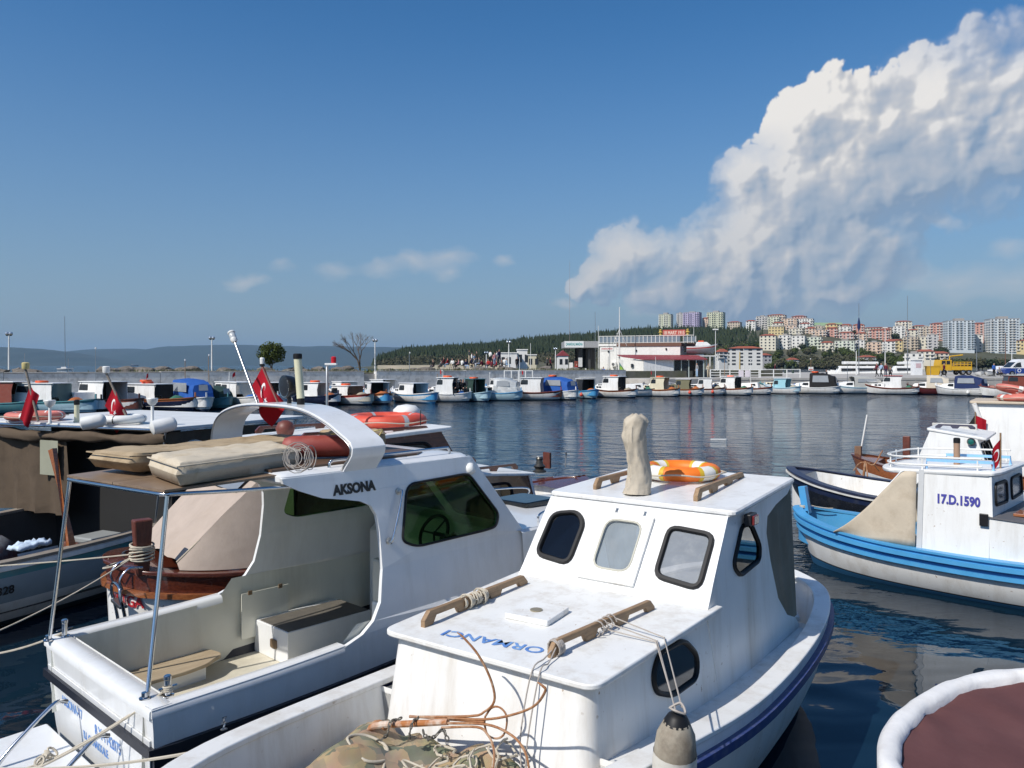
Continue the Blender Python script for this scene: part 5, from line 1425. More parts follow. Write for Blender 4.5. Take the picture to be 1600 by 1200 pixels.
# pulpit rail and light blue handrails on the roof
for h, e in ((.20, 0), (.10, .02)):
    m = MB(); m.tube(spl([(.70, -.74, 1.62 + h), (.3, -.74, 1.60 + h), (-.30, -.70, 1.575 + h), (-.54, -.42, 1.565 + h), (-.58, 0, 1.56 + h), (-.54, .42, 1.565 + h), (-.30, .70, 1.575 + h), (.3, .74, 1.60 + h), (.7, .74, 1.62 + h)], 60), .013, 8); m.build('roof_railing', PLASTW, BB, 60)
for x, y in ((.0, -.735), (-.45, -.58), (-.57, 0), (-.45, .58), (.0, .735), (.65, .74), (.65, -.74)):
    m = MB(); m.tube([(x, y, 1.60), (x, y, 1.59 + .2)], .010, 6); m.build('railing_post', PLASTW, BB, 60)
for y in (-.62, .25):
    m = MB(); m.tube([(.02, y, 1.62), (.02, y, 1.745), (.80, y, 1.77), (.80, y, 1.65)], .02, 4, sq=(.035, .035)); m.build('roof_handrail', SKYB, BB, 0)
t = thing('light_tube', 'brown upright light tube with dark cap on the 17.D.1590 roof', 'light', FB.w(.218, 0, 1.64)); m = MB(); m.lathe([(.04, 0), (.04, .30)], 14); m.build('tube_body', mat('brown_tube', (.33, .21, .14), .5), t); m = MB(); m.lathe([(.043, .30), (.043, .36), (.03, .37)], 14); m.build('tube_cap', BLACK, t)
p = FB.w(.80, -.30, 2.05); flag('limp red flag hanging at the right edge on the 17.D.1590 cabin roof', p, (0, 0, R(200)), .34, .26, sway=1.2, pole=.42)

# ---- navy hulled boat behind it
FN = Frame((6.6, 14.95), 126)
NB = thing('workboat', 'navy hulled boat with white open stern and cabin behind the 17.D.1590 boat', 'boat', FN.loc, FN.rz)
H4 = Hull([(-1.42, 0, .98), (-1.34, .22, .96), (-1.0, .62, .89), (-.4, .98, .79), (.5, 1.18, .70), (2.0, 1.18, .68), (3.6, .8, .85), (4.6, .35, 1.05), (5.0, 0, 1.15)], keel=-.4, rakeb=.6, rakes=.5, n=56)
H4.shell(NB, [BLACKH, BLACKH, NAVY], bands=[(.5, 1), (.86, 2)])
H4.ring(NB, 'gunwale', NAVY, w=.16, h=.03, over=.01, bevel=.006)
H4.rail(NB, 'white_rub_strip', mat('pale_rub_strip', (.6, .6, .57), .5, dirt=(GRIME, .4, 12)), q=.97, w=.03, h=.025, out=.02)
H4.inside(NB, 'cockpit_lining', WHITEB, .25, inset=.2, x1=1.6, floor=WHITEB)
m = MB(); ix = [i for i in range(len(H4.p)) if H4.p[i].x < -.95]
m.loft([[(H4.p[i].x, -max(0, H4.p[i].y - .05), H4.p[i].z + .02) for i in ix], [(H4.p[i].x, max(0, H4.p[i].y - .05), H4.p[i].z + .02) for i in ix]], closed=False); m.build('stern_deck', NAVY, NB, 40)
m = MB(); ix = [i for i in range(len(H4.p)) if H4.p[i].x > 1.0]
m.loft([[(H4.p[i].x, -max(0, H4.p[i].y - .05), H4.p[i].z + .02) for i in ix], [(H4.p[i].x, max(0, H4.p[i].y - .05), H4.p[i].z + .02) for i in ix]], closed=False); m.build('side_deck', WHITEB, NB, 40)
m = MB(); m.box((-.55, -.6, .25), (-.25, .6, .55)); m.build('thwart_locker', WHITEB, NB, 0, .03)
c1, c2, c3, c4 = FN.yp(1424, 738, -.85), FN.yp(1453, 673, -.78), FN.yp(1527, 686, -.78), FN.yp(1552, 745, -.85)
nf = lambda s_: (lambda u, v, d: Vector((u, s_ * (.85 - .07 * (v - .9) + d), v)))
for s_ in (-1, 1):
    m = MB(); m.panel([(c1.x - .12, .70), (c1.x + .02, 1.2), (c2.x, c2.z), (c3.x, c3.z), (c4.x + .1, .72)], [], nf(s_), -.03, 0); m.build('cabin_side', WHITE, NB, 0)
dF = (c4.x + .1 - c3.x) / (c3.z - .72); fq = lambda u, v, d: Vector((c3.x + (c3.z - v) * dF + d, u, v))
wn_ = [rpoly([(-.68, c3.z - .42), (-.22, c3.z - .42), (-.25, c3.z - .1), (-.62, c3.z - .1)], .07), rpoly([(.22, c3.z - .42), (.68, c3.z - .42), (.62, c3.z - .1), (.25, c3.z - .1)], .07), rpoly([(-.16, c3.z - .42), (.16, c3.z - .42), (.16, c3.z - .1), (-.16, c3.z - .1)], .05)]
m = MB(); m.panel([(-.86, .72), (.86, .72), (.775, c3.z), (-.775, c3.z)], wn_, fq, -.03, 0); m.build('windscreen_panel', WHITE, NB, 0)
for w_ in wn_: window(NB, w_, fq, r=.018)
m = MB(); m.box((c1.x, -.82, .3), (c4.x, .82, .72)); m.build('cabin_floor', WHITEB, NB, 0)
m = MB(); m.loft([[(x, y, c2.z + dz + (c3.z - c2.z) * (x - c2.x) / (c3.x - c2.x)) for x, y in rpoly([(c2.x - .05, -.80), (c3.x + .14, -.80), (c3.x + .14, .80), (c2.x - .05, .80)], .05)] for dz in (0, .04)], True, True); m.build('cabin_roof', WHITE, NB, 0, .008)
g = FN.yp(1518, 690, -.80); m = MB(); m.lathe([(.02, 0), (.062, .015), (.066, .05), (.045, .09), (.0, .10)], 14, Matrix.Translation((g.x, -.80, g.z)) @ Matrix.Rotation(R(90), 4, 'X')); nl = m.build('navigation_light', BLACKP, NB)
m = MB(); m.lathe([(.05, .055), (.044, .092), (0, .105)], 14, Matrix.Translation((g.x, -.80, g.z)) @ Matrix.Rotation(R(90), 4, 'X')); m.build('green_lens', mat('green_lens', (.01, .12, .10), .15, spec=.8), nl)
grab_rail((c2.x + .05, -.55), (c3.x - .05, -.55), c2.z + .038, 3, NB, .07, .035, mt=mat('dark_rail', (.05, .05, .08), .5))
a, b = FN.yp(1457, 662, .5), FN.yp(1527, 655, .5); m = MB(); m.box((a.x, .45, a.z - .12), (b.x, .5, a.z + .02)); m.build('folded_awning', mat('grey_sheet', (.5, .49, .45), .6), NB, 0, .01)
m = MB(); r_ = random.Random(12); cx, cy = 1.0, -.1
for k in range(26):
    rad = r_.uniform(.05, .14); o_ = FN.zp(1345, 767, .45) + Vector((r_.gauss(0, .2), r_.gauss(0, .2), -.1 + r_.random() * .16)); tl = r_.uniform(-.6, .6)
    m.tube([o_ + Vector((rad * math.cos(q), rad * math.sin(q), tl * rad * math.cos(q))) for q in [2 * math.pi * i / 12 for i in range(12)]], .009, 5, closed=True)
o = m.build('net_heap', mat('pale_net_rope', (.5, .5, .46), .9), None, 60); o.location = FN.loc; o.rotation_euler = (0, 0, FN.rz); o['kind'] = 'stuff'; tag(o, 'tangle of pale rope and net in the stern of the navy boat', 'rope')
for k, (px, py) in enumerate(((1317, 772), (1345, 761))):
    x, y, _ = FN.zp(px, py, .40)
    o = MB().box((x - .2, y - .14, .26), (x + .2, y + .14, .44)).build('blue_crate', mat('crate_blue', (.02, .09, .45), .5), None, 0, .02); o.location = FN.loc; o.rotation_euler = (0, 0, FN.rz)
    tag(o, ('blue plastic crate nearer the stern in the navy boat', 'second blue plastic crate half under the net in the navy boat')[k], 'crate')
t = thing('grapnel_anchor', 'brown rusty anchor standing in the stern of the navy boat', 'anchor', FN.w(*FN.zp(1345, 775, .35)), FN.rz); m = MB(); m.tube([(0, 0, 0), (.10, -.05, .72)], .025, 8); m.build('shank', RUST, t)
for k, (dx, dy, dz) in enumerate(((.3, .1, .95), (-.25, .1, .5), (.1, -.3, .45), (.2, .3, .5))):
    m = MB(); m.tube(spl([(.10, -.05, .70), (.1 + dx * .5, -.05 + dy * .5, .66), (.1 + dx, -.05 + dy, dz)], 12), .012, 6); m.build('tine', RUST, t)

# ---- varnished boat with white cabin, farther right
FV = Frame((8.3, 18.1), 124)
VB = thing('varnished_boat', 'varnished wooden boat with white cabin, wooden posts and salmon lifebuoys on its roof', 'boat', FV.loc, FV.rz)
H5 = Hull([(-.55, 0, .95), (-.47, .22, .93), (-.1, .6, .86), (.6, .95, .76), (2.0, 1.1, .72), (4, .8, .9), (5.2, 0, 1.15)], keel=-.4, rakeb=.5, rakes=.5, n=40)
H5.shell(VB, [WHITE, MAHOL], bands=[(.8, 1)]); H5.ring(VB, 'gunwale', MAHO, w=.14, h=.035, over=.01)
H5.inside(VB, 'cockpit_well', MAHOL, .4, inset=.16, x1=1.7)
m = MB(); ix = [i for i in range(len(H5.p)) if H5.p[i].x < .1]; m.loft([[(H5.p[i].x, -max(0, H5.p[i].y - .05), H5.p[i].z + .02) for i in ix], [(H5.p[i].x, max(0, H5.p[i].y - .05), H5.p[i].z + .02) for i in ix]], closed=False); m.build('stern_deck', MAHOL, VB, 40)
m = MB(); ix = [i for i in range(len(H5.p)) if H5.p[i].x > 1.5]; m.loft([[(H5.p[i].x, -max(0, H5.p[i].y - .05), H5.p[i].z + .02) for i in ix], [(H5.p[i].x, max(0, H5.p[i].y - .05), H5.p[i].z + .02) for i in ix]], closed=False); m.build('side_deck', WHITEB, VB, 40)
a = FV.yp(1341, 712, 0); m = MB(); m.box((a.x - .07, -.07, .85), (a.x + .07, .07, a.z + .22)); m.build('stern_post', mat('worn_brown_post', (.23, .13, .075), .7, wood=((.15, .08, .045), (10, 10, 1), 4)), VB, 0, .01)
a = FV.yp(1417, 690, -.7); m = MB(); m.box((a.x - .07, -.8, .75), (a.x + .07, -.66, a.z + .12)); m.build('side_post', DKWOOD, VB, 0, .01)
a, b = FV.yp(1343, 715, .2), FV.yp(1355, 648, .2); m = MB(); m.tube([(a.x, .2, .9), (a.x, .2, a.z), (b.x, .2, b.z)], .02, 8); m.build('white_pole', PLASTW, VB, 60)
d1, d2 = FV.yp(1532, 700, -.85), FV.yp(1524, 630, -.78); vf = lambda s_: (lambda u, v, d: Vector((u, s_ * (.88 - .06 * (v - .9) + d), v)))
vw = rpoly([(d2.x + .95, 1.42), (d2.x + 2.2, 1.42), (d2.x + 2.2, 1.92), (d2.x + 1.0, 1.92)], .12)
for s_ in (-1, 1):
    m = MB(); m.panel([(d2.x + .15, .75), (d2.x, d2.z), (d2.x + 2.5, d2.z), (d2.x + 2.9, .75)], [vw], vf(s_), -.03, 0); m.build('cabin_side', WHITE, VB, 0); window(VB, vw, vf(s_), frame=SALMON, r=.03)
m = MB(); m.loft([[(x, y, d2.z + dz) for x, y in rpoly([(d2.x - .1, -.88), (d2.x + 2.6, -.88), (d2.x + 2.6, .88), (d2.x - .1, .88)], .05)] for dz in (0, .05)], True, True); m.build('cabin_roof', mat('tan_roof_edge', (.55, .46, .35), .6), VB, 0, .01)
m = MB(); m.panel([(-.85, .75), (.85, .75), (.78, d2.z), (-.78, d2.z)], [], lambda u, v, d: Vector((d2.x + 2.5 + (d2.z - v) * .28 + d, u, v)), -.03, 0); m.build('cabin_front', WHITE, VB, 0)
m = MB(); m.panel([(d2.x + .05, d2.z - .05), (d2.x - .55, 1.15), (d2.x - .1, .9), (d2.x + .15, .9)], [], vf(1), -.01, 0); m.build('black_curtain', BLACKCAN, VB, 0)
m = MB(); m.tube([(d2.x + .45, -.8, .78), (d2.x - .02, -.86, d2.z)], .05, 8); m.build('roof_strut', WHITE, VB, 60)
for k, (px, py, ry) in enumerate(((1595, 625, 0), (1592, 612, 12))):
    p = FV.yp(px, py, -.45 + .1 * k); lifebuoy(('lower of two stacked salmon lifebuoys on the white cabin roof at the right edge', 'upper of two stacked salmon lifebuoys on the white cabin roof at the right edge')[k], FV.w(p.x, p.y, d2.z + .12 + .14 * k), (R(ry), R(ry * .5), k), .34, .085, SALMON, PLASTW, group='salmon lifebuoys', duty=.12)
p = FV.w(d2.x + .02, -.93, d2.z - .25); flag('narrow furled red flag hanging at the corner of the varnished boat cabin', p, (0, 0, FV.rz), .22, .55, sway=.5, pole=.5, emblem=False)

# ---- round ended boat with maroon cover in the near right corner
FM = Frame((2.25, 4.46), 318)
MBt = thing('covered_boat', 'round ended boat with padded white rim and maroon cover in the near right corner', 'boat', FM.loc, FM.rz)
H6 = Hull([(-3.2, 0.8, 1.05), (-2.0, 1.22, 1.06), (-1.0, 1.25, 1.08), (-.55, 1.16, 1.09), (-.28, .97, 1.1), (-.12, .70, 1.1), (-.03, .38, 1.1), (0, 0, 1.1)], keel=-.3, rakeb=.35, rakes=0, n=50)
H6.shell(MBt, [NAVY, WHITEB], bands=[(.4, 1)])
m = MB(); lo, li = offset_loop(H6.loop(1, .0), -.02), offset_loop(H6.loop(1, .0), .085); rg = []
for k_, (p, q) in enumerate(zip(lo, li)):
    u = .010 * noise.noise(p * 5); w_ = q.lerp(p, -.12 * noise.noise(p * 9)); z_ = Vector((0, 0, 1)); rg.append([p - z_ * .05, p + z_ * (.018 + u), p.lerp(w_, .25) + z_ * (.040 + u), p.lerp(w_, .75) + z_ * (.038 - u), w_ + z_ * (.012 + u), w_ - z_ * .05])
rg.append(rg[0]); m.loft(rg, True, False); m.build('padded_rim', mat('white_vinyl_rim', (.78, .765, .74), .55, dirt=((.5, .45, .4), .3, 7), bump=.006, bs=12), MBt, 70)
m = MB(); rows = []; idx = [i for i in range(len(H6.p)) if H6.p[i].y > .14]
for i in idx:
    x, b, z = H6.p[i]; rows.append([(x - .02, (b - .06) * (-1 + 2 * j / 24), z - .012 - .07 * (1 - (2 * j / 24 - 1) ** 2) * min(1, (0 - x) * 1.4) + .022 * noise.noise(Vector((x * 4 + j * .25, j * .16, 0))) + .006 * noise.noise(Vector((x * 14, j * .6, 3)))) for j in range(25)])
m.loft(rows, closed=False); m.build('maroon_cover', MAROON, MBt, 70)

# ---- ABIGA: mahogany boat beyond the AKSONA
FG = Frame((-3.95, 8.19), 50)
GB = thing('mahogany_boat', 'varnished mahogany boat with white roofs, beige aft tent and ABİGA lettering', 'boat', FG.loc, FG.rz)
H7 = Hull([(-.2, 0, 1.0), (-.12, .34, .985), (.12, .66, .95), (.8, .92, .89), (2.2, 1.02, .86), (3.8, 1.0, .94), (5.0, .84, 1.06), (5.9, .58, 1.16), (6.4, .30, 1.22), (6.62, 0, 1.25)], keel=-.4, rakeb=.6, rakes=.06, n=60, pw=(2.6, .38))
H7.shell(GB, [WHITEB, WHITEB, MAHO], bands=[(.4, 1), (.86, 2)])
H7.ring(GB, 'gunwale', MAHO, w=.15, h=.04, over=.03, bevel=.008)
H7.rail(GB, 'wooden_rub_rail', MAHOL, q=.86, w=.05, h=.05, out=.03)
for q0, q1, nm, mt_ in ((-1, .5, 'stern_deck', MAHO), (5.75, 9, 'bow_deck', MAHO)):
    ix = [i for i in range(len(H7.p)) if q0 < H7.p[i].x < q1]; m = MB(); m.loft([[(H7.p[i].x, -max(0, H7.p[i].y - .05), H7.p[i].z + .025) for i in ix], [(H7.p[i].x, 0, H7.p[i].z + .045) for i in ix], [(H7.p[i].x, max(0, H7.p[i].y - .05), H7.p[i].z + .025) for i in ix]], closed=False); m.build(nm, mt_, GB, 40)
ix = [i for i in range(len(H7.p)) if 1.3 < H7.p[i].x < 5.1]; m = MB(); m.loft([[(H7.p[i].x, -(H7.p[i].y - .1), H7.p[i].z + .01) for i in ix], [(H7.p[i].x, H7.p[i].y - .1, H7.p[i].z + .01) for i in ix]], closed=False); m.build('side_deck', MAHO, GB, 40)
H7.inside(GB, 'bow_well', WHITEB, .78, inset=.16, x0=4.95, x1=5.95, top=.03, floor=WHITEB)
H7.inside(GB, 'aft_cockpit', MAHOL, .4, inset=.16, x0=.3, x1=1.7)
gf = lambda s_: (lambda u, v, d: Vector((u, s_ * (.80 - .06 * (v - .9) + d), v)))
gw = rpoly([(2.62, 1.70), (3.42, 1.70), (3.20, 2.06), (2.58, 2.06)], .09); gt = rpoly([(3.9, 1.22), (4.6, 1.22), (4.55, 1.44), (3.9, 1.46)], .1)
for s_ in (-1, 1):
    m = MB(); m.panel([(1.5, .86), (1.5, 2.10), (3.40, 2.20), (3.85, 1.5), (3.85, .92)], [gw], gf(s_), -.03, 0); m.build('wheelhouse_side', MAHO, GB, 0); window(GB, gw, gf(s_), r=.022)
    m = MB(); m.panel([(3.86, .9), (3.86, 1.60), (4.95, 1.50), (5.12, .98)], [gt], lambda u, v, d, s_=s_: Vector((u, s_ * (.78 - .10 * (u - 3.86) - .05 * (v - .9) + d), v)), -.03, 0); m.build('trunk_side', MAHO, GB, 0)
    window(GB, gt, lambda u, v, d, s_=s_: Vector((u, s_ * (.78 - .10 * (u - 3.86) - .05 * (v - .9) + d), v)), r=.02)
m = MB(); m.loft([[(x, y, z) for x, y, z in ((3.36, -.72, 2.20), (3.36, .72, 2.20), (3.86, .75, 1.55), (3.86, -.75, 1.55))], [(x - .03, y, z) for x, y, z in ((3.36, -.72, 2.20), (3.36, .72, 2.20), (3.86, .75, 1.55), (3.86, -.75, 1.55))]], True, True); m.build('windscreen', MAHO, GB, 0)
m = MB(); m.loft([[(4.94, -.66, 1.5), (4.94, .66, 1.5), (5.13, .66, .9), (5.13, -.66, .9)], [(4.90, -.66, 1.5), (4.90, .66, 1.5), (5.09, .66, .9), (5.09, -.66, .9)]], True, True); m.build('trunk_front', WHITE, GB, 0)
m = MB(); m.loft([[(x, y, 2.085 + .05 * (x - 1.3) + dz) for x, y in rpoly([(1.35, -.82), (3.55, -.78), (3.55, .78), (1.35, .82)], .05)] for dz in (0, .05)], True, True); m.build('wheelhouse_roof', WHITE, GB, 0, .012)
m = MB(); m.loft([[(x, y, 1.60 - .09 * (x - 3.8) + dz) for x, y in rpoly([(3.7, -.80), (5.02, -.68), (5.02, .68), (3.7, .80)], .05)] for dz in (0, .04)], True, True); m.build('trunk_roof', WHITE, GB, 0, .01)
for y in (-.62, .62): grab_rail((1.6, y), (3.3, y), 2.17, 5, GB, .09, .04, mt=MAHO)
for y in (-.5, .5): grab_rail((4.0, y), (4.85, y * .95), 1.58, 3, GB, .08, .04, mt=MAHO)
p = FG.zp(843, 729, 1.33); m = MB(); m.lathe([(.11, 0), (.11, .02), (.07, .05), (.10, .10), (.06, .14), (.05, .20), (.065, .22), (.05, .25)], 16, Matrix.Translation((p.x, p.y, 1.24))); m.build('windlass', mat('bronze_grey', (.09, .085, .075), .4, .7), GB)
p = FG.zp(857, 718, 1.4); m = MB(); m.box((p.x - .02, p.y - .05, 1.25), (p.x + .02, p.y + .12, 1.52)); m.build('anchor_board', DKWOOD, GB, 0, .004); m = MB(); m.box((p.x - .05, p.y + .14, 1.27), (p.x - .035, p.y + .24, 1.44)); m.build('white_plate', PLASTW, GB, 0)
m = MB(); m.tube(spl([(p.x + .3, p.y - .1, 1.25), (p.x + .32, p.y - .1, 1.5), (p.x + .2, p.y - .2, 1.52)], 12), .012, 6); m.build('bow_roller', STEELW, GB, 60)
# aft tent
for s_ in (-1, 0, 1):
    rows = []
    for i in range(17):
        t = i / 16; x = 1.42 + (.30 - 1.42) * t; z = 2.10 + (1.04 - 2.10) * t + .03 * math.sin(t * 3.14); w_ = .82 + (.60 - .82) * t
        if s_ == 0: rows.append([(x + .02 * math.sin(j * .9), -w_ + 2 * w_ * j / 18, z + .012 * noise.noise(Vector((t * 3, j * .4, 2))) * 2 + .02 * math.cos((j / 18 - .5) * 3)) for j in range(19)])
        else: rows.append([(x + (1.42 - x) * .0, s_ * (w_ + .001 + (min(H7.gun(x).y - .08, .88) - w_) * k / 6), z + (H7.gun(x).z + .05 - z) * k / 6) for k in range(7)])
    m = MB(); m.loft(rows, closed=False); tn_ = m.build('tent_panel', mat('pinkish_canvas', (.43, .355, .30), .85, dirt=((.36, .29, .23), .45, 3), bump=.004, bs=9, spec=.2), GB, 60)
m = MB(); m.loft([[(1.36, -.60, 2.06), (1.36, .46, 2.06)], [(.90, -.55, 1.645), (.90, .44, 1.65)]], closed=False); o = m.build('tent_window', mat('grey_film', (.22, .24, .27), .25), GB, 0); o.location.z = .035
m = MB(); m.tube([(1.42, -.80, 2.09), (.30, -.60, 1.04)], .012, 6); m.build('tent_seam', CANVAS, GB, 60)
sp0 = FG.zp(222, 888, 1.02); m = MB(); m.add([(sp0.x + dx * k, sp0.y + dy * k, z) for z, k in ((.95, .85), (1.5, 1.25)) for dx, dy in ((-.07, -.05), (.07, -.05), (.07, .05), (-.07, .05))], [(0, 3, 2, 1), (4, 5, 6, 7), (0, 1, 5, 4), (1, 2, 6, 5), (2, 3, 7, 6), (3, 0, 4, 7)]); m.build('stern_post', DKWOOD, GB, 0, .015)
m = MB(); r_ = random.Random(3)
for k in range(7): m.tube([(sp0.x + (.105 + .01 * r_.random()) * math.cos(q), sp0.y + .085 * math.sin(q), 1.12 + .022 * k + .014 * math.sin(q + k)) for q in [2 * math.pi * i / 14 for i in range(14)]], .0095, 5, closed=True)
m.tube(spl([(sp0.x - .1, sp0.y, 1.14), (sp0.x - .2, sp0.y + .12, 1.06), (sp0.x - .3, sp0.y + .2, 1.03), (sp0.x - .22, sp0.y + .26, 1.04), (sp0.x - .12, sp0.y + .1, 1.1)], 18), .009, 5)
o = m.build('stern_rope', ROPE, None, 60); o.location = FG.loc; o.rotation_euler = (0, 0, FG.rz); o['kind'] = 'stuff'; tag(o, 'pale rope wound round the red stern post of the ABİGA boat', 'rope')
m = jitter_rope(FG.w(sp0.x - .1, sp0.y, 1.13), P(-60, 1010, .8), .05, 16, .007); tag(m.build('mooring_line', ROPE, None, 70), 'taut mooring line running down left from the red stern post', 'rope')
m = jitter_rope(FG.w(sp0.x - .1, sp0.y + .05, 1.16), P(-60, 888, 1.0), .01, 12, .007); tag(m.build('mooring_line', ROPE, None, 70), 'level rope from the red stern post towards the left edge', 'rope')
# stern ladder and name
la, lb = FG.zp(192, 925, .78), FG.zp(243, 930, .78); lx = min(la.x, lb.x) - .10
m = MB(); m.tube(spl([(lx + .12, la.y, .1), (lx + .04, la.y, .62), (lx, la.y, .80), (lx, la.y - .05, .90), (lx, lb.y + .05, .90), (lx, lb.y, .80), (lx + .04, lb.y, .62), (lx + .12, lb.y, .1)], 50), .016, 8); ld_ = m.build('ladder', STEEL, GB, 60)
for z in (.72, .45, .2): m = MB(); m.box((lx - .01 + (.72 - z) * .1, min(la.y, lb.y), z - .015), (lx + .06 + (.72 - z) * .1, max(la.y, lb.y), z + .015)); m.build('step', STEELW, ld_, 0, .004)
for yy in (la.y - .06, lb.y - .06): m = MB(); m.tube(spl([(lx, yy, .90), (lx - .02, yy, 1.0), (lx + .06, yy, 1.09), (lx + .18, yy, 1.08)], 14), .012, 6); m.build('ladder_hook', STEEL, ld_, 60)
nl_ = text('ABİGA', .155, TEXTRED, GB, 'name_lettering', (0, 0, 0), (1, 0, 0), (0, 1, 0), ext=.002, bold=.003, align='LEFT')
qz = (.68 + .4) / (.97 + .4); rg = [H7.pt(i, qz, -1) for i in range(len(H7.p))]; acc = [0]
for a, b in zip(rg, rg[1:]): acc.append(acc[-1] + (b - a).length)
for v in nl_.data.vertices:
    s_ = v.co.x + .12; x = np.interp(s_, acc, [p.x for p in rg]); y = np.interp(s_, acc, [p.y for p in rg]); dx = np.interp(s_ + .01, acc, [p.x for p in rg]) - x; dy = np.interp(s_ + .01, acc, [p.y for p in rg]) - y; l_ = math.hypot(dx, dy)
    n_ = Vector((dy / l_, -dx / l_, 0)); dz = v.co.y; v.co = Vector((x, y, .68 + dz)) + n_ * (.012 + v.co.z + max(0, dz) * .12)
# things on its roof
p = FG.zp(580, 652, 2.30); lifebuoy('large red horseshoe lifebuoy lying on the mahogany boat roof behind the arch', FG.w(p.x, .25, 2.28), (0, 0, .6), .42, .11, ORANGER, mat('silver_tape', (.5, .5, .5), .4, .3), 4, duty=.08)
b = MB(); b.lathe([(.0, -.11), (.09, -.10), (.15, -.04), (.15, .03), (.1, .09), (0, .11)], 18, caps=False); o = b.build('float_ball', PLASTW, None, 70); o.location = FG.w(p.x + .5, .55, 2.36); o.scale = (1.25, 1.25, .95); tag(o, 'white oval float ball behind the red lifebuoy on the mahogany boat', 'buoy')
p = FG.yp(657, 672, -.3); m = MB(); m.tube([(p.x, -.3, 2.19), (p.x, -.3, p.z + .25)], .006, 5); m.build('whip_aerial', BLACKP, GB, 60)
p = FG.yp(450, 660, 0); b = MB(); b.lathe([(.05, 0), (.12, .04), (.15, .16), (.11, .28), (.04, .32)], 16); o = b.build('float_buoy', mat('brown_red_float', (.16, .045, .03), .5), None, 60); o.location = FG.w(1.75, .1, 2.16); o.scale = (.75, .75, .6); tag(o, 'brownish red float standing on the mahogany boat roof under the arch', 'buoy')

a, b = PY(511, 640, 9.6), PY(511, 570, 9.6); t = thing('signal_lamp', 'red lamp on a bent pale pole above the mahogany boat, right of the light tube', 'lamp', a); d = b - a
m = MB(); m.tube([(0, 0, 0), d, d + Vector((.05, 0, .005))], .016, 8); m.build('pole', STEELW, t, 60); m = MB(); m.box((d.x - .02, -.04, d.z - .005), (d.x + .12, .04, d.z + .02)); m.build('arm', PLASTW, t, 0, .004)
m = MB(); m.lathe([(.03, 0), (.032, .07), (.02, .08)], 12, Matrix.Translation((d.x + .08, 0, d.z + .02))); m.build('red_lens', mat('red_lamp_lens', (.5, .01, .02), .3), t)
p = P(1123, 687, 0); m = MB(); m.prism(rpoly([(-.35, -.06), (.3, -.1), (.36, .05), (-.3, .1)], .04, 2), lambda u, v, d: (u + p.x, v + p.y, d), -.02, .035); tag(m.build('driftwood', PLASTW, None, 0), 'small pale plank drifting alone in the open basin', 'plank')

# ---- 328: boat with grey canopy at the left edge
CURT = mat('shaded_brown_curtain', (.105, .078, .055), .9, dirt=((.06, .045, .035), .6, 3), bump=.004, bs=10, spec=.2)  # brown cloth, its colour darkened for the shade under the canopy
FL = Frame((-6.61, 10.03), 26)
LB = thing('canopy_boat', 'white and teal open boat with flat canopy and rolled beige curtains at the left edge', 'boat', FL.loc, FL.rz)
H8 = Hull([(-2.6, 1.0, .82), (-1.5, 1.38, .80), (0, 1.48, .80), (1.4, 1.45, .85), (2.6, 1.2, .95), (3.4, .7, 1.05), (3.9, 0, 1.12)], keel=-.4, rakeb=.5, rakes=.2, n=50)
H8.shell(LB, [mat('dark_boot', (.03, .05, .06), .5), WHITEB, mat('grey_blue_topside', (.30, .36, .40), .4), TEAL, WHITEB], bands=[(.40, 1), (.62, 2), (.88, 3), (.94, 4)])
H8.ring(LB, 'gunwale', OLDWOOD, w=.12, h=.035, over=.015); H8.rail(LB, 'white_strake', WHITEB, q=.97, w=.03, h=.05, out=.012)
H8.inside(LB, 'cockpit_well', mat('dark_sole', (.05, .045, .04), .8), .2, inset=.13)  # sole coloured dark for the shade under the canopy
text('328', .13, TEXTBLK, LB, 'number_lettering', (FL.yp(8, 908, -1.42).x, -1.43, .50), (1, 0, 0), (0, -.12, 1), ext=.001, bold=.003)
k0, k1, k2 = FL.zp(276, 672, 2.12), FL.zp(0, 668, 2.12), 3.4
cp = [(k0.x - .2, -1.55), (k0.x - .45, 2.5), (4.2, 2.4), (4.2, -1.5)]
m = MB(); m.loft([[(x, y, 2.12 + dz) for x, y in rpoly(cp, .06)] for dz in (0, .05)], True, True); m.build('canopy', mat('canopy_panel', (.72, .72, .70), .4, dirt=((.4, .38, .34), .3, 3)), LB, 0, .01)
m = MB(); m.tube([(cp[0][0] - .03, -1.57, 2.13), (cp[1][0] - .03, 2.52, 2.13)], .02, 8); m.build('front_tube', STEEL, LB, 60)
m = MB(); rings = []
for i in range(40):
    t = i / 39; x = cp[0][0] + .03 + (cp[1][0] - cp[0][0]) * t; y = -1.5 + 3.9 * t; r = .07 + .02 * math.sin(t * 19) + .015 * math.sin(t * 41); zc = 2.02 - .04 * math.sin(t * 3.1) - .02 * math.sin(t * 12)
    rings.append([(x + r * math.cos(a) * (1 + .2 * math.sin(3 * a + t * 20)), y, zc + r * math.sin(a) * (1 + .15 * math.cos(2 * a + t * 15))) for a in [2 * math.pi * k / 12 for k in range(12)]])
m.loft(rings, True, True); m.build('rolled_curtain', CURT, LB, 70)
m = MB(); rows = [[(cp[3][0] * j / 20 * .9 + cp[0][0] * (1 - j / 20) + .05, -1.50 - .02 * math.sin(j), 2.1 - .16 * i / 3 - .03 * math.sin(j * 1.3) * i / 3) for j in range(21)] for i in range(4)]
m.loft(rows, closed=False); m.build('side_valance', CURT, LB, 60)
m = MB(); rows = []
for i in range(11): rows.append([(cp[1][0] + .15 + (.03 + .03 * i / 10) * math.sin(j * 2.1 + i * .25) + .02 * math.sin(j * .9), (.40 + 2.05 * j / 14), 2.05 - 1.2 * i / 10) for j in range(15)])
m.loft(rows, closed=False); cu_ = m.build('hanging_curtain', CURT, LB, 60)
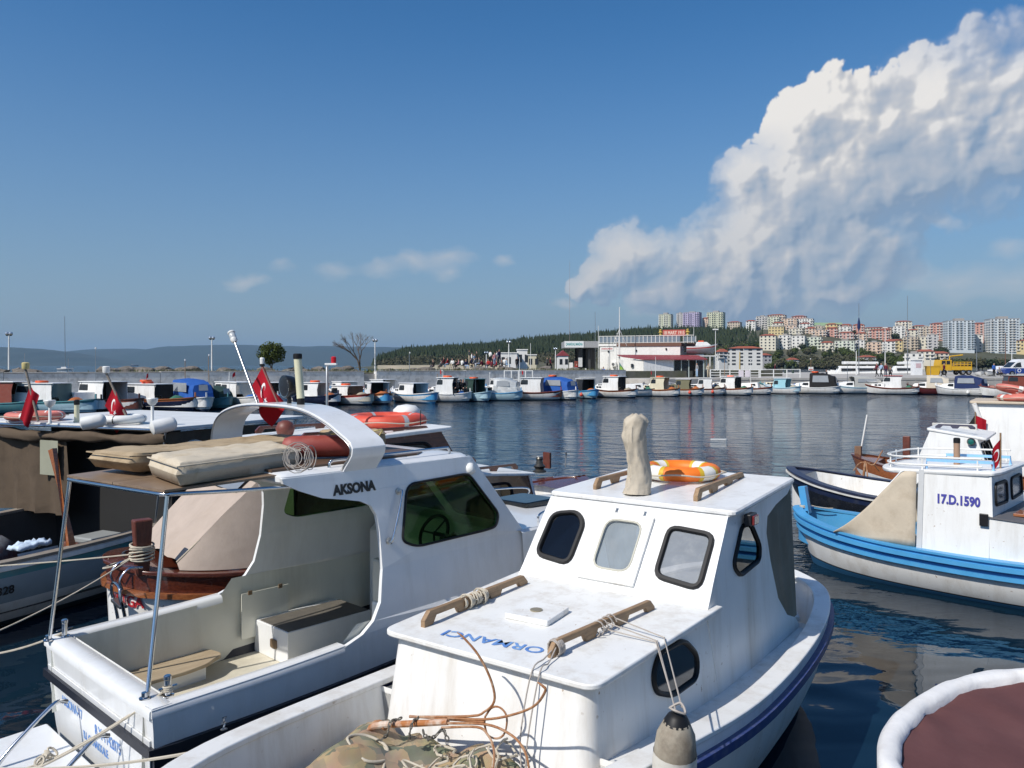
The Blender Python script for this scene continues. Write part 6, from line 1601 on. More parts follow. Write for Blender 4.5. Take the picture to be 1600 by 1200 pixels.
m = MB(); m.loft([[(cp[1][0] + .10, .5 + .05 * j, 1.92 - .5 * i / 4) for j in range(9)] for i in range(5)], closed=False); m.build('curtain_window', mat('yellowed_film', (.32, .32, .24), .35), cu_, 60)
m = MB(); m.box((1.75, -1.25, .22), (1.9, 1.35, 2.1)); m.build('inside_shade_sheet', mat('inside_shade_black', (.014, .014, .014), .9), LB, 0)  # black sheet added in place of the deep shade under the canopy
pa_, pb_ = FL.yp(82, 702, -.95), FL.yp(110, 850, -1.35); m = MB(); m.tube([(pa_.x, -.95, min(2.08, pa_.z)), (pb_.x, -1.38, .78)], .05, sq=(.09, .06)); m.build('canopy_post', MAHOL, LB, 0)
for x, y in ((cp[0][0], -1.5), (4.1, -1.4), (4.1, 1.5), (cp[1][0], 2.4)): m = MB(); m.tube([(x, y, 2.12), (x * .97, y * .9, .85)], .014, 6); m.build('canopy_leg', STEELW, LB, 60)
m = MB(); m.box((.9, -.75, .2), (1.5, -.15, .62)); eb = m.build('engine_box', mat('engine_box_red', (.16, .06, .04), .6), LB, 0, .02); m = MB(); m.box((.92, -.7, .621), (1.4, -.3, .70)); m.build('grey_case', mat('grey_case', (.28, .29, .28), .5), eb, 0, .02)
c = FL.zp(48, 853, .84); m = MB(); rows = [[(c.x - .2 + .4 * i / 12, c.y - .1 + .2 * j / 8, .84 + .05 * noise.noise(Vector((i * .5, j * .6, 1))) + .04) for i in range(13)] for j in range(9)]; m.loft(rows, closed=False); o = m.build('towel', mat('pale_blue_towel', (.5, .6, .72), .95), None, 60); o.location = FL.loc; o.rotation_euler = (0, 0, FL.rz); o.modifiers.new('t', 'SOLIDIFY').thickness = .05; tag(o, 'pale blue crumpled towel on the gunwale of the canopy boat', 'towel')
c = FL.w(.2, .3, .25); b = MB(); b.lathe([(.25, 0), (.33, .15), (.3, .4), (.15, .52)], 14); o = b.build('clothes_bag', mat('dark_red_grey_bag', (.06, .03, .035), .9, two=((.14, .15, .16), 5, .1)), None, 60); o.location = c; tag(o, 'dark red and grey bag inside the canopy boat', 'bag')
# gear on its canopy roof
ztop = 2.17
for k, (px, py, lab) in enumerate(((145, 655, 'left white plastic canister lying on the canopy roof'), (255, 661, 'white plastic canister at the right corner of the canopy roof'))):
    p = FL.zp(px, py + 4, ztop + .09); b = MB(); b.lathe([(.04, -.15), (.085, -.13), (.09, -.05), (.09, .1), (.07, .14), (.03, .16)], 16, Matrix.Rotation(R(80), 4, 'Y')); o = b.build('canister', PLASTW, None, 60); o.location = FL.w(p.x, p.y, ztop + .09); o.rotation_euler = (0, 0, R(20 + 20 * k)); tag(o, lab, 'canister', 'white canisters on the canopy roof')
p = FL.zp(192, 656, ztop + .06); lifebuoy('white lifebuoy lying flat between two canisters on the canopy roof', FL.w(p.x, p.y, ztop + .075), (0, 0, 0), .24, .075, PLASTW, BLACKP, duty=.03, ropes=False)
p = FL.zp(55, 652, ztop + .05); lifebuoy('faded salmon lifebuoy lying flat near the left edge on the canopy roof', FL.w(p.x, p.y, ztop + .075), (0, 0, 0), .33, .075, SALMON, PLASTW, duty=.05)
for k, (px, pt, pb, col, lab) in enumerate(((120, 626, 660, TUBEW, 'yellowed light tube left of the canister on the canopy roof'), (175, 624, 655, TUBEW, 'yellowed light tube beside the left side of the drooping flag'), (238, 622, 665, PLASTW, 'white capped pole standing right of the drooping flag'), (78, 625, 662, PLASTW, 'white capped pole standing just right of the leftmost flag'))):
    Yd = FL.zp(px, pb, ztop); w_ = FL.w(Yd.x, Yd.y, 0); h = (pb - pt) / FOC * w_.y; t = thing('light_tube' if k < 2 else 'capped_pole', lab, 'light' if k < 2 else 'pole', (w_.x, w_.y, ztop)); r = .035 if k < 2 else .02
    m = MB(); m.lathe([(r * 1.3, 0), (r * 1.3, .02), (r, .03), (r, h - .06)], 12); m.build('shaft', col, t)
    m = MB(); m.lathe([(r * 1.1, h - .06), (r * 1.15, h), (r * .6, h + .015)] if k < 2 else [(.03, h - .1), (.065, h - .06), (.075, h - .01), (.07, h)], 12); m.build('cap', BLACK if k < 2 else PLASTW, t)
for k, (px, pt, pb, dx, lab) in enumerate(((40, 577, 658, 20, 'dark red furled flag on the leftmost leaning pole'), (166, 583, 656, 34, 'bright red drooping crescent flag on the second leaning pole'))):
    Y_ = 11.4; a, b = PY(px, pt, Y_), PY(px + dx, pb, Y_); t = thing('flag_pole', ('leaning pole with yellow lamp, leftmost on the canopy roof', 'leaning pole with white lamp carrying the bright red flag')[k], 'flag pole', b); d = a - b
    m = MB(); m.tube([(0, 0, 0), d], .018, 8); m.build('pole', OLDWOOD, t, 60); m = MB(); m.lathe([(.04, 0), (.05, .02), (.05, .09), (.035, .10)], 12, Matrix.Translation(d)); m.build('lamp', (mat('yellow_lamp', (.6, .5, .22), .4), PLASTW)[k], t)
    flag(lab, a.lerp(b, .30 if k else .32), (R(0), R(26 if k else 20), R(-12)), (.34, .50)[1] if k else .22, .30 if k else .5, sway=.75 if k else .5, emblem=bool(k))

# ================================================================ THE FAR ROW OF MOORED BOATS
SKYCAN = mat('turquoise_canvas', (.06, .32, .42), .8)
DARKGREEN = mat('dark_green_canvas', (.02, .05, .04), .8)
REDBR = mat('red_brown_paint', (.22, .05, .03), .4, dirt=(GRIME, .2, 7))


def far_boat(px0, px1, wl, label, hull=WHITEB, strip=BLUE, boot=NAVY, cab='shell', side=WHITE, roof=WHITE, top=None, canvas=None, head=312, trunk=True, deckcol=None, name='fishing_boat', zroof=2.0, cabw=.76, px_bow=None, group='fishing boats moored along the far quay', gun=None, deep=1.0):
    Yw = CAM_H * FOC / (wl - HOR); cx = (px0 + px1) / 2; Yc = Yw + 1.1 * deep; W = (px1 - px0) / FOC * Yc
    a = R(head); L = 1.3 * max(3.2, min(7.0, (W - .55) / max(.35, abs(math.sin(a - math.atan2(cx - 800, FOC)))))); B = min(1.0, L * .2)
    rv = random.Random(int(px0) + 77); head += rv.uniform(-38, 26); zroof = .3 + (zroof - .3) * rv.uniform(.70, .88); X = (cx - 800) / FOC * Yc; fr = Frame((X, Yc + .25 * L * .3), head); t = thing(name, label, 'boat', fr.loc, fr.rz, group)
    h = L / 2; g0 = .62 + .02 * L
    H = Hull([(-h, 0, g0 + .16), (-h * .96, B * .35, g0 + .13), (-h * .75, B * .78, g0 + .05), (-h * .2, B, g0 - .05), (h * .3, B * .98, g0), (h * .75, B * .6, g0 + .18), (h * .95, B * .18, g0 + .32), (h, 0, g0 + .38)], keel=-.25, rakeb=.4, rakes=.3, n=22, rows=5)
    H.shell(t, [boot, hull, strip], bands=[(.34, 1), (.84, 2)])
    H.rail(t, 'rub_rail', gun or strip, q=.99, w=.05, h=.06, out=.02)
    ix = [i for i in range(len(H.p))]
    m = MB(); m.loft([[(H.p[i].x, -max(0, H.p[i].y - .03), H.p[i].z - .03) for i in ix if H.p[i].x > -h * .15], [(H.p[i].x, max(0, H.p[i].y - .03), H.p[i].z - .03) for i in ix if H.p[i].x > -h * .15]], closed=False); m.build('deck', deckcol or DECKW, t, 40)
    H.inside(t, 'cockpit_well', deckcol or (strip if strip in (BLUE, TEAL, PALEBLUE) else DECKW), .3, inset=.06, x1=-h * .12)
    wB = B * cabw; zd = g0 - .05
    x0, x1 = -h * .36, h * .30
    if cab in ('shell', 'curtain'):
        for s_ in (-1, 1):
            sf = lambda u, v, d, s_=s_: Vector((u, s_ * (wB - .05 * (v - zd) + d), v))
            wn_ = rpoly([(x0 + .62 * (x1 - x0), zroof - .55), (x1 - .02, zroof - .55), (x1 - .12, zroof - .15), (x0 + .62 * (x1 - x0), zroof - .15)], .06, 2)
            m = MB(); m.panel([(x0, zd), (x0 + .06, zroof - .5), (x0 - .05, zroof), (x1 - .1, zroof), (x1 + .18, zd)], [], sf, -.03, 0); m.build('cabin_side', side, t, 0)
            m = MB(); m.prism(wn_, sf, .0, .012); m.build('window', PANE, t, 0)
        ff = lambda u, v, d: Vector((x1 - .1 + .28 * (zroof - v) / (zroof - zd) + d, u, v))
        m = MB(); m.panel([(-wB, zd), (wB, zd), (wB - .05, zroof), (-wB + .05, zroof)], [], ff, -.03, 0); m.build('cabin_front', side, t, 0)
        m = MB(); m.prism(rpoly([(-wB * .8, zroof - .5), (wB * .8, zroof - .5), (wB * .75, zroof - .12), (-wB * .75, zroof - .12)], .05, 2), ff, 0, .012); m.build('windscreen', PANE, t, 0)
        m = MB(); m.box((x1 - .35, -wB + .05, zd), (x1 - .3, wB - .05, zroof - .03)); m.build('inside_shade_sheet', DARKIN, t, 0)  # dark sheet standing in for the shade inside the open cabin
        m = MB(); m.box((x0 - .12, -wB - .03, zroof), (x1 + .0, wB + .03, zroof + .05)); m.build('cabin_roof', roof, t, 0, .012)
        if cab == 'curtain':
            m = MB(); m.loft([[(x0 - .02 - .05 * math.sin(j), -wB + 2 * wB * j / 10, zroof - (zroof - zd) * i / 6 * (1 if j < 7 else .75)) for j in range(11)] for i in range(7)], closed=False); m.build('aft_curtain', canvas or CANVASL, t, 60)
        if trunk:
            m = MB(); m.loft([[(x1, -wB * .95, zd), (h * .78, -B * .35, zd + .12), (h * .78, B * .35, zd + .12), (x1, wB * .95, zd)], [(x1, -wB * .85, zd + .48), (h * .72, -B * .28, zd + .40), (h * .72, B * .28, zd + .40), (x1, wB * .85, zd + .48)]], True, True); tk_ = m.build('trunk_cabin', side, t, 0, .02)
            for s_ in (-1, 1):
                for q in (.3, .6):
                    xx = x1 + (h * .75 - x1) * q; yy = lerp2(wB * .90, B * .31, q); m = MB(); m.prism(rpoly([(xx - .14, zd + .20), (xx + .14, zd + .22), (xx + .14, zd + .38), (xx - .14, zd + .38)], .05, 2), lambda u, v, d, s_=s_: Vector((u, s_ * (lerp2(wB * .90, B * .31, (u - x1) / (h * .75 - x1)) + .03 + d), v)), 0, .012); m.build('porthole', PANE, tk_, 0)
    elif cab == 'tent':
        # canvas canopy with curved top over the cockpit, low cuddy ahead
        xa, xb = -h * .80, h * .12; rings = []
        for k in range(9):
            u = k / 8; x = xa + (xb - xa) * u; zt = zroof * (1 if .15 < u else .92) - .16 * (1 - u) * (u < .5); b = min(B * .88, max(.25, H.gun(x).y - .05)); zb = H.gun(x).z
            sag = .03 * math.sin(u * 18)
            rings.append([(x - (.18 if k == 0 else 0), -b, zb), (x, -b * .97, lerp2(zb, zt, .55) + sag), (x, -b * .82, zt - .08), (x, 0, zt + .03 + sag), (x, b * .82, zt - .08), (x, b * .97, lerp2(zb, zt, .55) - sag), (x - (.18 if k == 0 else 0), b, zb)])
        m = MB(); m.loft(rings, closed=False); m.add(rings[0], [tuple(range(7))]); m.build('canopy', canvas, t, 45)
        m = MB(); r0 = rings[0]; c = Vector((xa - .12, 0, lerp2(H.gun(xa).z, zroof, .5))); m.add([(c.x - .06, -B * .3, c.z - .12), (c.x - .06, B * .3, c.z - .12), (c.x + .04, B * .28, c.z + .26), (c.x + .04, -B * .28, c.z + .26)], [(0, 1, 2, 3)]); m.build('canopy_window', mat('film_window', (.30, .32, .34), .2), t, 0)
        for s_ in (-1, 1): m = MB(); m.add([(xa + .5, s_ * B * .905, 1.25), (xb - .3, s_ * B * .905, 1.25), (xb - .35, s_ * B * .86, zroof - .25), (xa + .6, s_ * B * .86, zroof - .25)], [(0, 1, 2, 3)]); m.build('canopy_window', mat('film_window', (.30, .32, .34)), t, 0)
        m = MB(); m.loft([[(xb, -wB, zd), (h * .78, -B * .4, zd + .1), (h * .78, B * .4, zd + .1), (xb, wB, zd)], [(xb, -wB * .9, zd + .62), (h * .66, -B * .3, zd + .45), (h * .66, B * .3, zd + .45), (xb, wB * .9, zd + .62)]], True, True); m.build('cuddy', side, t, 0, .03)
        for s_ in (-1, 1): m = MB(); m.prism(rpoly([(xb + .15, zd + .22), (xb + .8, zd + .22), (xb + .7, zd + .48), (xb + .15, zd + .5)], .05, 2), lambda u, v, d, s_=s_: Vector((u, s_ * (lerp2(wB * .96, B * .36, (u - xb) / (h * .72 - xb)) + d), v)), 0, .02); m.build('window', PANE, t, 0)
    elif cab == 'low':
        m = MB(); m.loft([[(x0, -wB, zd), (h * .7, -B * .35, zd + .1), (h * .7, B * .35, zd + .1), (x0, wB, zd)], [(x0 + .1, -wB * .85, zd + .6), (h * .5, -B * .3, zd + .5), (h * .5, B * .3, zd + .5), (x0 + .1, wB * .85, zd + .6)]], True, True); m.build('cuddy', side, t, 0, .04)
        for s_ in (-1, 1): m = MB(); m.prism(rpoly([(x0 + .3, zd + .22), (x0 + .9, zd + .22), (x0 + .85, zd + .46), (x0 + .35, zd + .46)], .05, 2), lambda u, v, d, s_=s_: Vector((u, s_ * (wB * .95 - (u - x0) * .22 + d), v)), 0, .03); m.build('window', PANE, t, 0)
    q_ = rv.random()
    if q_ < .45:
        xm = h * rv.uniform(-.1, .4); hm = rv.uniform(1.6, 3.4); m = MB(); m.tube([(xm, 0, zd), (xm + rv.uniform(-.1, .1), 0, zd + hm)], [.035, .02], 6); m.build('mast', rv.choice((PLASTW, WOOD, STEELW)), t, 60)
        if q_ < .2: m = MB(); m.lathe([(.05, 0), (.06, .03), (.05, .12)], 8, Matrix.Translation((xm, 0, zd + hm))); m.build('mast_lamp', PLASTW, t)
    if q_ > .35:
        m = MB(); c_ = Vector((-h * .62, 0, g0 - .02)); rows = [[(c_.x + (i - 4) * .09, (j - 4) * B * .15, c_.z + max(0, .26 - .016 * ((i - 4) ** 2 + (j - 4) ** 2)) + .06 * noise.noise(Vector((i * .7, j * .7, px0)))) for j in range(9)] for i in range(9)]; m.loft(rows, closed=False); m.build('net_heap', mat(*rv.choice((('orange_net', (.45, .14, .04)), ('green_net', (.05, .16, .10)), ('beige_net', (.4, .35, .26)), ('blue_sheet', (.03, .13, .4))))), t, 60)
    if q_ > .6:
        gz = H.gun(h * .5).z; m = MB(); m.tube(spl([(h * .25, -B * .8, gz), (h * .3, -B * .75, gz + .42), (h * .8, -B * .3, gz + .55), (h * .98, 0, gz + .6), (h * .8, B * .3, gz + .55), (h * .3, B * .75, gz + .42), (h * .25, B * .8, gz)], 30), .018, 5); m.build('bow_rail', STEELW, t, 60)
    for s_, xx in ((0, -h + .12), (0, h - .15)):
        m = MB(); gz = H.gun(xx).z; m.box((xx - .04, -.04, gz - .1), (xx + .04, .04, gz + (.32 if xx < 0 else .2))); m.build('stem_post', gun or strip, t, 0)
    return t, fr, H, zroof


FARB = []


def fb(*a, ring=0, fend=(), flagx=None, mast=None, **k):
    t, fr, H, zr = far_boat(*a, **k); lab = a[3]; FARB.append((t, fr, H, zr, lab)); r_ = random.Random(int(a[0]))
    short = lab if len(lab.split()) < 10 else ' '.join(lab.split()[:9]); short = short[:-4] if short.endswith(' and') else short; h = H.x1
    for i in range(ring):
        tag_ = 'orange lifebuoy on the ' + short if i == 0 else 'lower red lifebuoy on the ' + short
        lifebuoy(tag_, fr.w(-.15 + .3 * i, .15 - .4 * i, zr + .11 + (.12 if i == 0 and ring > 1 else 0)), (0, 0, 0), .30, .085, ORANGE if i == 0 else ORANGER, group='lifebuoys on the far boats', simple=True)
    for i, (xx, s_, mt_) in enumerate(fend):
        g = H.gun(xx * h); b = MB(); b.lathe([(.03, .16), (.05, .10), (.13, .02), (.16, -.08), (.11, -.2), (.02, -.24)], 10); o = b.build('fender', mt_, None, 60); o.location = fr.w(xx * h, s_ * (g.y + .12), .42)
        tag(o, ('%s fender nearer bow of %s' if xx > 0 else '%s fender nearer stern of %s') % ('red' if mt_ is not PLASTW else 'white', short), 'fender', 'fenders on the far boats')
    if flagx is not None:
        flag('small red flag on the ' + short, fr.w(flagx, .1, zr + .75), (0, 0, fr.rz + 2), .42, .28, sway=.6, pole=.75, simple=True, emblem=False, group='flags on the far boats')
    m = MB(); p = fr.w(-h + .15, 0, .75); q = p + Vector((r_.uniform(-.6, .6), -2.0, -.76)); m.tube([p, q], .012, 4)
    return t


B_ = BLUE
fb(-22, 30, 648, 'teal boat at the far left edge with dark open cabin', hull=TEAL, strip=TEAL, side=REDBR, zroof=2.2)
fb(20, 92, 648, 'white and pale blue cabin boat left of the dark hull', hull=PALEBLUE, strip=TEAL, side=WHITE, cab='curtain', canvas=mat('green_grey_cloth', (.12, .19, .18), .8), ring=1, deckcol=PALEBLUE, zroof=2.15)
fb(84, 142, 646, 'dark hulled boat with low white cuddy', hull=BLACKH, strip=BLACKH, cab='low', zroof=1.4)
fb(112, 190, 645, 'white boat with square white cabin open to a dark inside', hull=WHITEB, strip=REDBR, gun=MAHO, deckcol=MAHO, zroof=2.25, cabw=.85)
fb(180, 262, 643, 'dark blue boat with white cabin and black back', hull=NAVY, strip=MAHOL, gun=MAHOL, ring=2, zroof=2.3, cab='curtain', canvas=BLACKCAN, flagx=-.3)
fb(246, 324, 641, 'white boat with bright blue canvas canopy over the whole cockpit', cab='tent', canvas=BLUECAN, strip=WHITE, zroof=2.45, fend=((-.3, 1, PLASTW),))
fb(306, 350, 640, 'teal boat with dark green tented cover', hull=TEAL, strip=TEAL, cab='tent', canvas=DARKGREEN, zroof=1.9)
fb(330, 404, 638, 'white boat with cream curtain across its cabin', cab='curtain', canvas=CANVASL, strip=WHITE, zroof=2.35, flagx=.2)
fb(398, 452, 636, 'pale green boat with plain white cabin behind the searchlight', hull=PALEBLUE, strip=WHITE, zroof=2.3)
fb(468, 512, 634, 'dark blue boat with small white cabin right of the light tube', hull=NAVY, strip=NAVY, ring=1, zroof=1.9, head=320)
fb(506, 572, 633, 'white boat with red gunwale and brown curtained cabin', strip=REDP, gun=REDBR, cab='curtain', canvas=mat('brown_cloth', (.12, .07, .045), .85), ring=1, zroof=1.85, deckcol=mat('cream_deck2', (.55, .5, .4), .6))
fb(548, 625, 631, 'white boat with blue deck and wooden gunwale', strip=MAHOL, gun=MAHOL, deckcol=BLUE, zroof=2.1)
fb(612, 676, 630, 'white boat with blue stripe and many small cabin windows', strip=BLUE, boot=BLUE, zroof=1.75, head=318, gun=WHITE)
fb(668, 726, 629, 'white boat with four people in its open stern', strip=WHITE, zroof=2.35, cab='shell', cabw=.9, head=306, flagx=.5, ring=1)
fb(716, 766, 628, 'light blue boat with dark green cabin', hull=PALEBLUE, strip=PALEBLUE, side=DARKGREEN, roof=TEAL, ring=1, zroof=2.15)
fb(752, 806, 627, 'pale blue boat with clear plastic tent over its cockpit', hull=PALEBLUE, strip=PALEBLUE, cab='tent', canvas=CLEARCAN, zroof=2.4, gun=BLUE)
fb(796, 864, 626, 'white boat with brown gunwale and dark doorway in its white cabin', strip=MAHO, gun=REDBR, zroof=2.3, deckcol=REDBR, flagx=.8)
fb(828, 900, 625, 'white boat with blue canvas canopy and two red fenders', cab='tent', canvas=BLUECAN, strip=WHITE, zroof=2.5, fend=((-.55, 1, ORANGER), (.0, 1, ORANGER)), ring=1)
fb(890, 938, 623, 'light blue boat with dark framed shelter', hull=PALEBLUE, strip=BLUE, side=BLACKP, roof=WHITE, zroof=2.3, fend=((-.5, 1, ORANGER),))
fb(928, 990, 622, 'white boat with brown gunwale and two cabin windows left of the shed', strip=MAHOL, gun=MAHO, zroof=2.2, cab='curtain', canvas=BLACKCAN, ring=1)
fb(974, 1012, 620, 'white high bowed boat with dark bottom under the white shed', strip=WHITE, gun=NAVY, cab='low', head=300)
fb(1004, 1058, 620, 'cream boat with brown gunwale and dark open cabin back', side=CREAM, roof=CREAM, strip=MAHOL, gun=MAHOL, zroof=2.3, ring=1, flagx=.8)
fb(1046, 1090, 619, 'varnished boat with olive curtained cabin', strip=MAHOL, side=mat('olive_cloth', (.18, .17, .10), .8), gun=MAHOL, zroof=1.95, fend=((-.4, 1, ORANGER),))
fb(1082, 1122, 618, 'small white arched cabin boat with dark opening', strip=REDBR, gun=MAHO, zroof=2.0, fend=((-.4, 1, ORANGER),))
fb(1112, 1172, 618, 'white domed cabin boat with black curtain and brown gunwale', strip=REDBR, gun=MAHOL, cab='curtain', canvas=BLACKCAN, zroof=2.2, ring=1)
fb(1156, 1196, 617, 'white boat with red gunwale and long low cabin', strip=REDBR, gun=REDBR, cab='low')
fb(1198, 1248, 616, 'grey boat with sky blue box cabin', side=mat('aqua_panel', (.30, .55, .62), .5), roof=PALEBLUE, strip=PALEBLUE, zroof=1.75, trunk=False)
fb(1242, 1306, 616, 'white boat with black canvas hood', cab='tent', canvas=BLACKCAN, strip=WHITE, zroof=2.5, ring=1)
fb(1300, 1378, 616, 'pale blue white boat with grey tarpaulin over its cabin', hull=WHITEB, strip=PALEBLUE, cab='tent', canvas=GREYCAN, zroof=2.5, head=300, fend=((-.5, 1, PLASTW),))
fb(1362, 1430, 617, 'white boat with red topped wheelhouse and brown gunwale', roof=REDP, strip=MAHO, gun=REDBR, zroof=2.5, head=302)
fb(1426, 1484, 617, 'maroon hulled boat with beige canvas canopy', hull=mat('maroon_paint', (.10, .02, .025), .4), strip=MAHO, cab='tent', canvas=CANVASL, zroof=2.6, head=306)
fb(1470, 1542, 619, 'white boat with navy canvas canopy at the right end of the row', cab='tent', canvas=NAVYCAN, strip=WHITE, zroof=2.65, head=306, fend=((-.4, 1, PLASTW),))
fb(1548, 1640, 622, 'red boat partly hidden behind the salmon lifebuoys', side=REDBR, strip=WHITE, gun=REDBR, zroof=2.4, head=300)
for k, (px, wl, sd, st) in enumerate(((356, 632, WHITE, TEAL), (450, 630, CREAM, MAHOL), (536, 627, WHITE, BLUE), (596, 626, WHITE, REDBR), (648, 624, PALEBLUE, WHITE), (704, 624, WHITE, MAHOL), (782, 621, WHITE, BLUE), (876, 619, WHITE, NAVY), (916, 618, CREAM, WHITE), (958, 617, WHITE, TEAL), (1034, 616, WHITE, NAVY), (1140, 614, WHITE, MAHOL), (1222, 613, CREAM, TEAL), (1336, 613, WHITE, NAVY))):
    far_boat(px - 27, px + 27, wl, '%s cabin boat with %s gunwale in the second line, %s of it from left' % ({'white_paint': 'white', 'cream_paint': 'cream', 'pale_blue_paint': 'pale blue'}[sd.name], {'teal_paint': 'teal', 'light_varnished_wood': 'varnished', 'light_blue_paint': 'blue', 'red_brown_paint': 'brown', 'white_paint': 'white', 'navy_paint': 'navy'}[st.name], ('first', 'second', 'third', 'fourth', 'fifth', 'sixth', 'seventh', 'eighth', 'ninth', 'tenth', 'eleventh', 'twelfth', 'thirteenth', 'last')[k]), side=sd, strip=st, gun=st, zroof=2.1, cab=('shell', 'low', 'curtain')[k % 3], canvas=(BLACKCAN, CANVASL, GREYCAN)[k % 3])
# brown upturned boat stored on the low quay behind
p = PY(110, 604, 66); t = thing('upturned_boat', 'long brown wooden boat stored upside down on the quay below the breakwater wall', 'boat', (p.x, 63.5, .62), R(20)); H = Hull([(-3.4, .5, 0.1), (-2, .95, .05), (0, 1.1, 0), (2, .9, .05), (3.4, 0, .1)], keel=-.95, rakeb=.3, n=24, rows=5)
o = H.shell(t, [mat('bare_brown_hull', (.20, .13, .085), .8, dirt=((.3, .22, .16), .5, 2)), DKWOOD], bands=[(.85, 1)]); o.rotation_euler = (math.pi, 0, 0); o.location.z = .12; o.scale.z = 1.45


# ================================================================ HARBOUR BUILDINGS
def wbox(m, x0, x1, y0, y1, z0, z1, mi=0): return m.box((x0, y0, z0), (x1, y1, z1), mi)


def X_(px, Y): return (px - 800) / FOC * Y


def Z_(py, Y): return CAM_H - (py - HOR) / FOC * Y


# restaurant with railed roof terrace
Yr = 108; t = thing('restaurant', 'white harbour restaurant with railed roof terrace and red sign', 'building', (X_(937, Yr), Yr, 1.5), R(-22)); ox, oy, oz = t.location
W = X_(1062, Yr) - ox; hz = Z_(541, Yr) - oz
m = MB(); m.box((0, 0, 0), (W, 9, hz)); m.build('wall', WALLW, t, 0)
m = MB(); m.box((W, 2.2, 0), (W + 1.7, 9, hz)); m.build('side_wing', WALLW, t, 0)
m = MB(); m.box((2.4, -.12, hz - .05), (W + .15, 9.1, hz + .38)); m.build('brown_fascia', BROWNT, t, 0)
m = MB(); m.box((-.1, -.15, hz), (2.38, 9.1, hz + .30)); m.build('parapet', WALLW, t, 0)
m = MB(); m.box((W + .16, 2.0, hz - .02), (W + 1.9, 9.1, hz + .36)); m.build('wing_fascia', BROWNT, t, 0)
GLP = mat('terrace_glass', (.24, .30, .36), .08, trans=.35)
zt0, zt1 = hz + .38, Z_(526, Yr) - oz; k = 0
for i in range(24):
    x = -.05 + (W + 1.75) * i / 23; yq = 0 if x < W else 2.0
    m = MB(); m.box((x - .035, yq - .05, zt0), (x + .035, yq + .02, zt1)); m.build('railing_post', PLASTW, t, 0)
    if i < 23:
        x2 = x + (W + 1.75) / 23; m = MB(); m.box((x + .05, yq - .03, zt0 + .12), (x2 - .05, yq - .01, zt1 - .08)); m.build('railing_pane', GLP, t, 0)
m = MB(); m.box((-.1, -.06, zt1), (W + 1.75, .03, zt1 + .07)); m.build('handrail', PLASTW, t, 0)
m = MB(); m.box((-.1, -.06, zt0 + .03), (W + 1.75, .03, zt0 + .09)); m.build('bottom_rail', PLASTW, t, 0)
sx0, sx1 = X_(1035, Yr) - ox, X_(1069, Yr) - ox; sz0, sz1 = Z_(526.5, Yr) - oz, Z_(517, Yr) - oz
m = MB(); m.box((sx0, .3, sz0), (sx1, .42, sz1)); sg = m.build('roof_sign', mat('sign_red', (.42, .07, .05), .6), t, 0)
text('18 MART 1915', .62, mat('sign_cream', (.72, .55, .45), .6), sg, 'sign_lettering', ((sx0 + sx1) / 2, .295, (sz0 + sz1) / 2), (1, 0, 0), (0, 0, 1), ext=.004, bold=.02, sx=.72)
m = MB()
for s_, xx in ((-1, sx0 - .3), (1, sx1 + .3)): m.lathe([(.0, .1), (.2, .15), (.12, .35), (.3, .5), (.14, .65), (.2, .85), (0, .95)], 8, Matrix.Translation((xx, .36, sz0)))
m.build('wreath', mat('gilt_yellow', (.5, .36, .08), .6), t, 0, kind='stuff')
m = MB(); m.box((.12, -.06, hz - .62), (1.95, -.02, hz - .08)); sg = m.build('wall_sign', PLASTW, t, 0)
text('ÇANAKKALE MARİNA', .30, TEXTRED, sg, 'sign_lettering', (1.03, -.065, hz - .36), (1, 0, 0), (0, 0, 1), ext=.003, bold=.008, sx=.52)
for px, py in ((951, 549), (995, 548), (1041, 546)):
    m = MB(); m.box((X_(px, Yr) - ox - .08, -.14, Z_(py, Yr) - oz - .12), (X_(px, Yr) - ox + .08, -.0, Z_(py, Yr) - oz + .12)); m.build('wall_lamp', BLACKP, t, 0)
m = MB(); m.box((1.75, -.42, 1.35), (2.35, -.02, 1.95)); ac = m.build('air_conditioner', PLASTW, t, 0, .02); m = MB(); m.lathe([(.2, 0), (.2, .02)], 14, Matrix.Translation((1.98, -.425, 1.65)) @ Matrix.Rotation(R(90), 4, 'X')); m.build('fan_grille', mat('dark_grey_grille', (.12, .12, .12), .6), ac, 0)
# lattice mast beside it
t = thing('flag_mast', 'tall white mast with stays and ladder in front of the restaurant', 'mast', (X_(968, 104), 104, 1.6)); hm = Z_(480, 104) - 1.6
m = MB(); m.tube([(0, 0, 0), (0, 0, hm * .5), (0, 0, hm)], [.09, .07, .05], 8); m.build('pole', PLASTW, t, 60)
for dx in (-.55, .62):
    m = MB(); m.tube([(0, 0, hm * .68), (dx * 1.6, .3, hm * .44)], .035, 5); m.build('stay', PLASTW, t, 0)
for dx in (-.42, -.12):
    m = MB(); m.tube([(dx, .0, 0), (dx, 0, hm * .52)], .03, 5); m.build('ladder_stile', PLASTW, t, 0)
m = MB()
for k in range(16): m.box((-.42, -.02, .4 + k * .34), (-.12, .02, .44 + k * .34))
m.build('rungs', PLASTW, t, 0, kind='stuff')
m = MB(); m.tube(spl([(-.42, 0, hm * .52), (-.42, .1, hm * .58), (-.1, .1, hm * .58), (-.1, 0, hm * .52)], 10), .03, 5); m.build('ladder_hoop', PLASTW, t, 60)
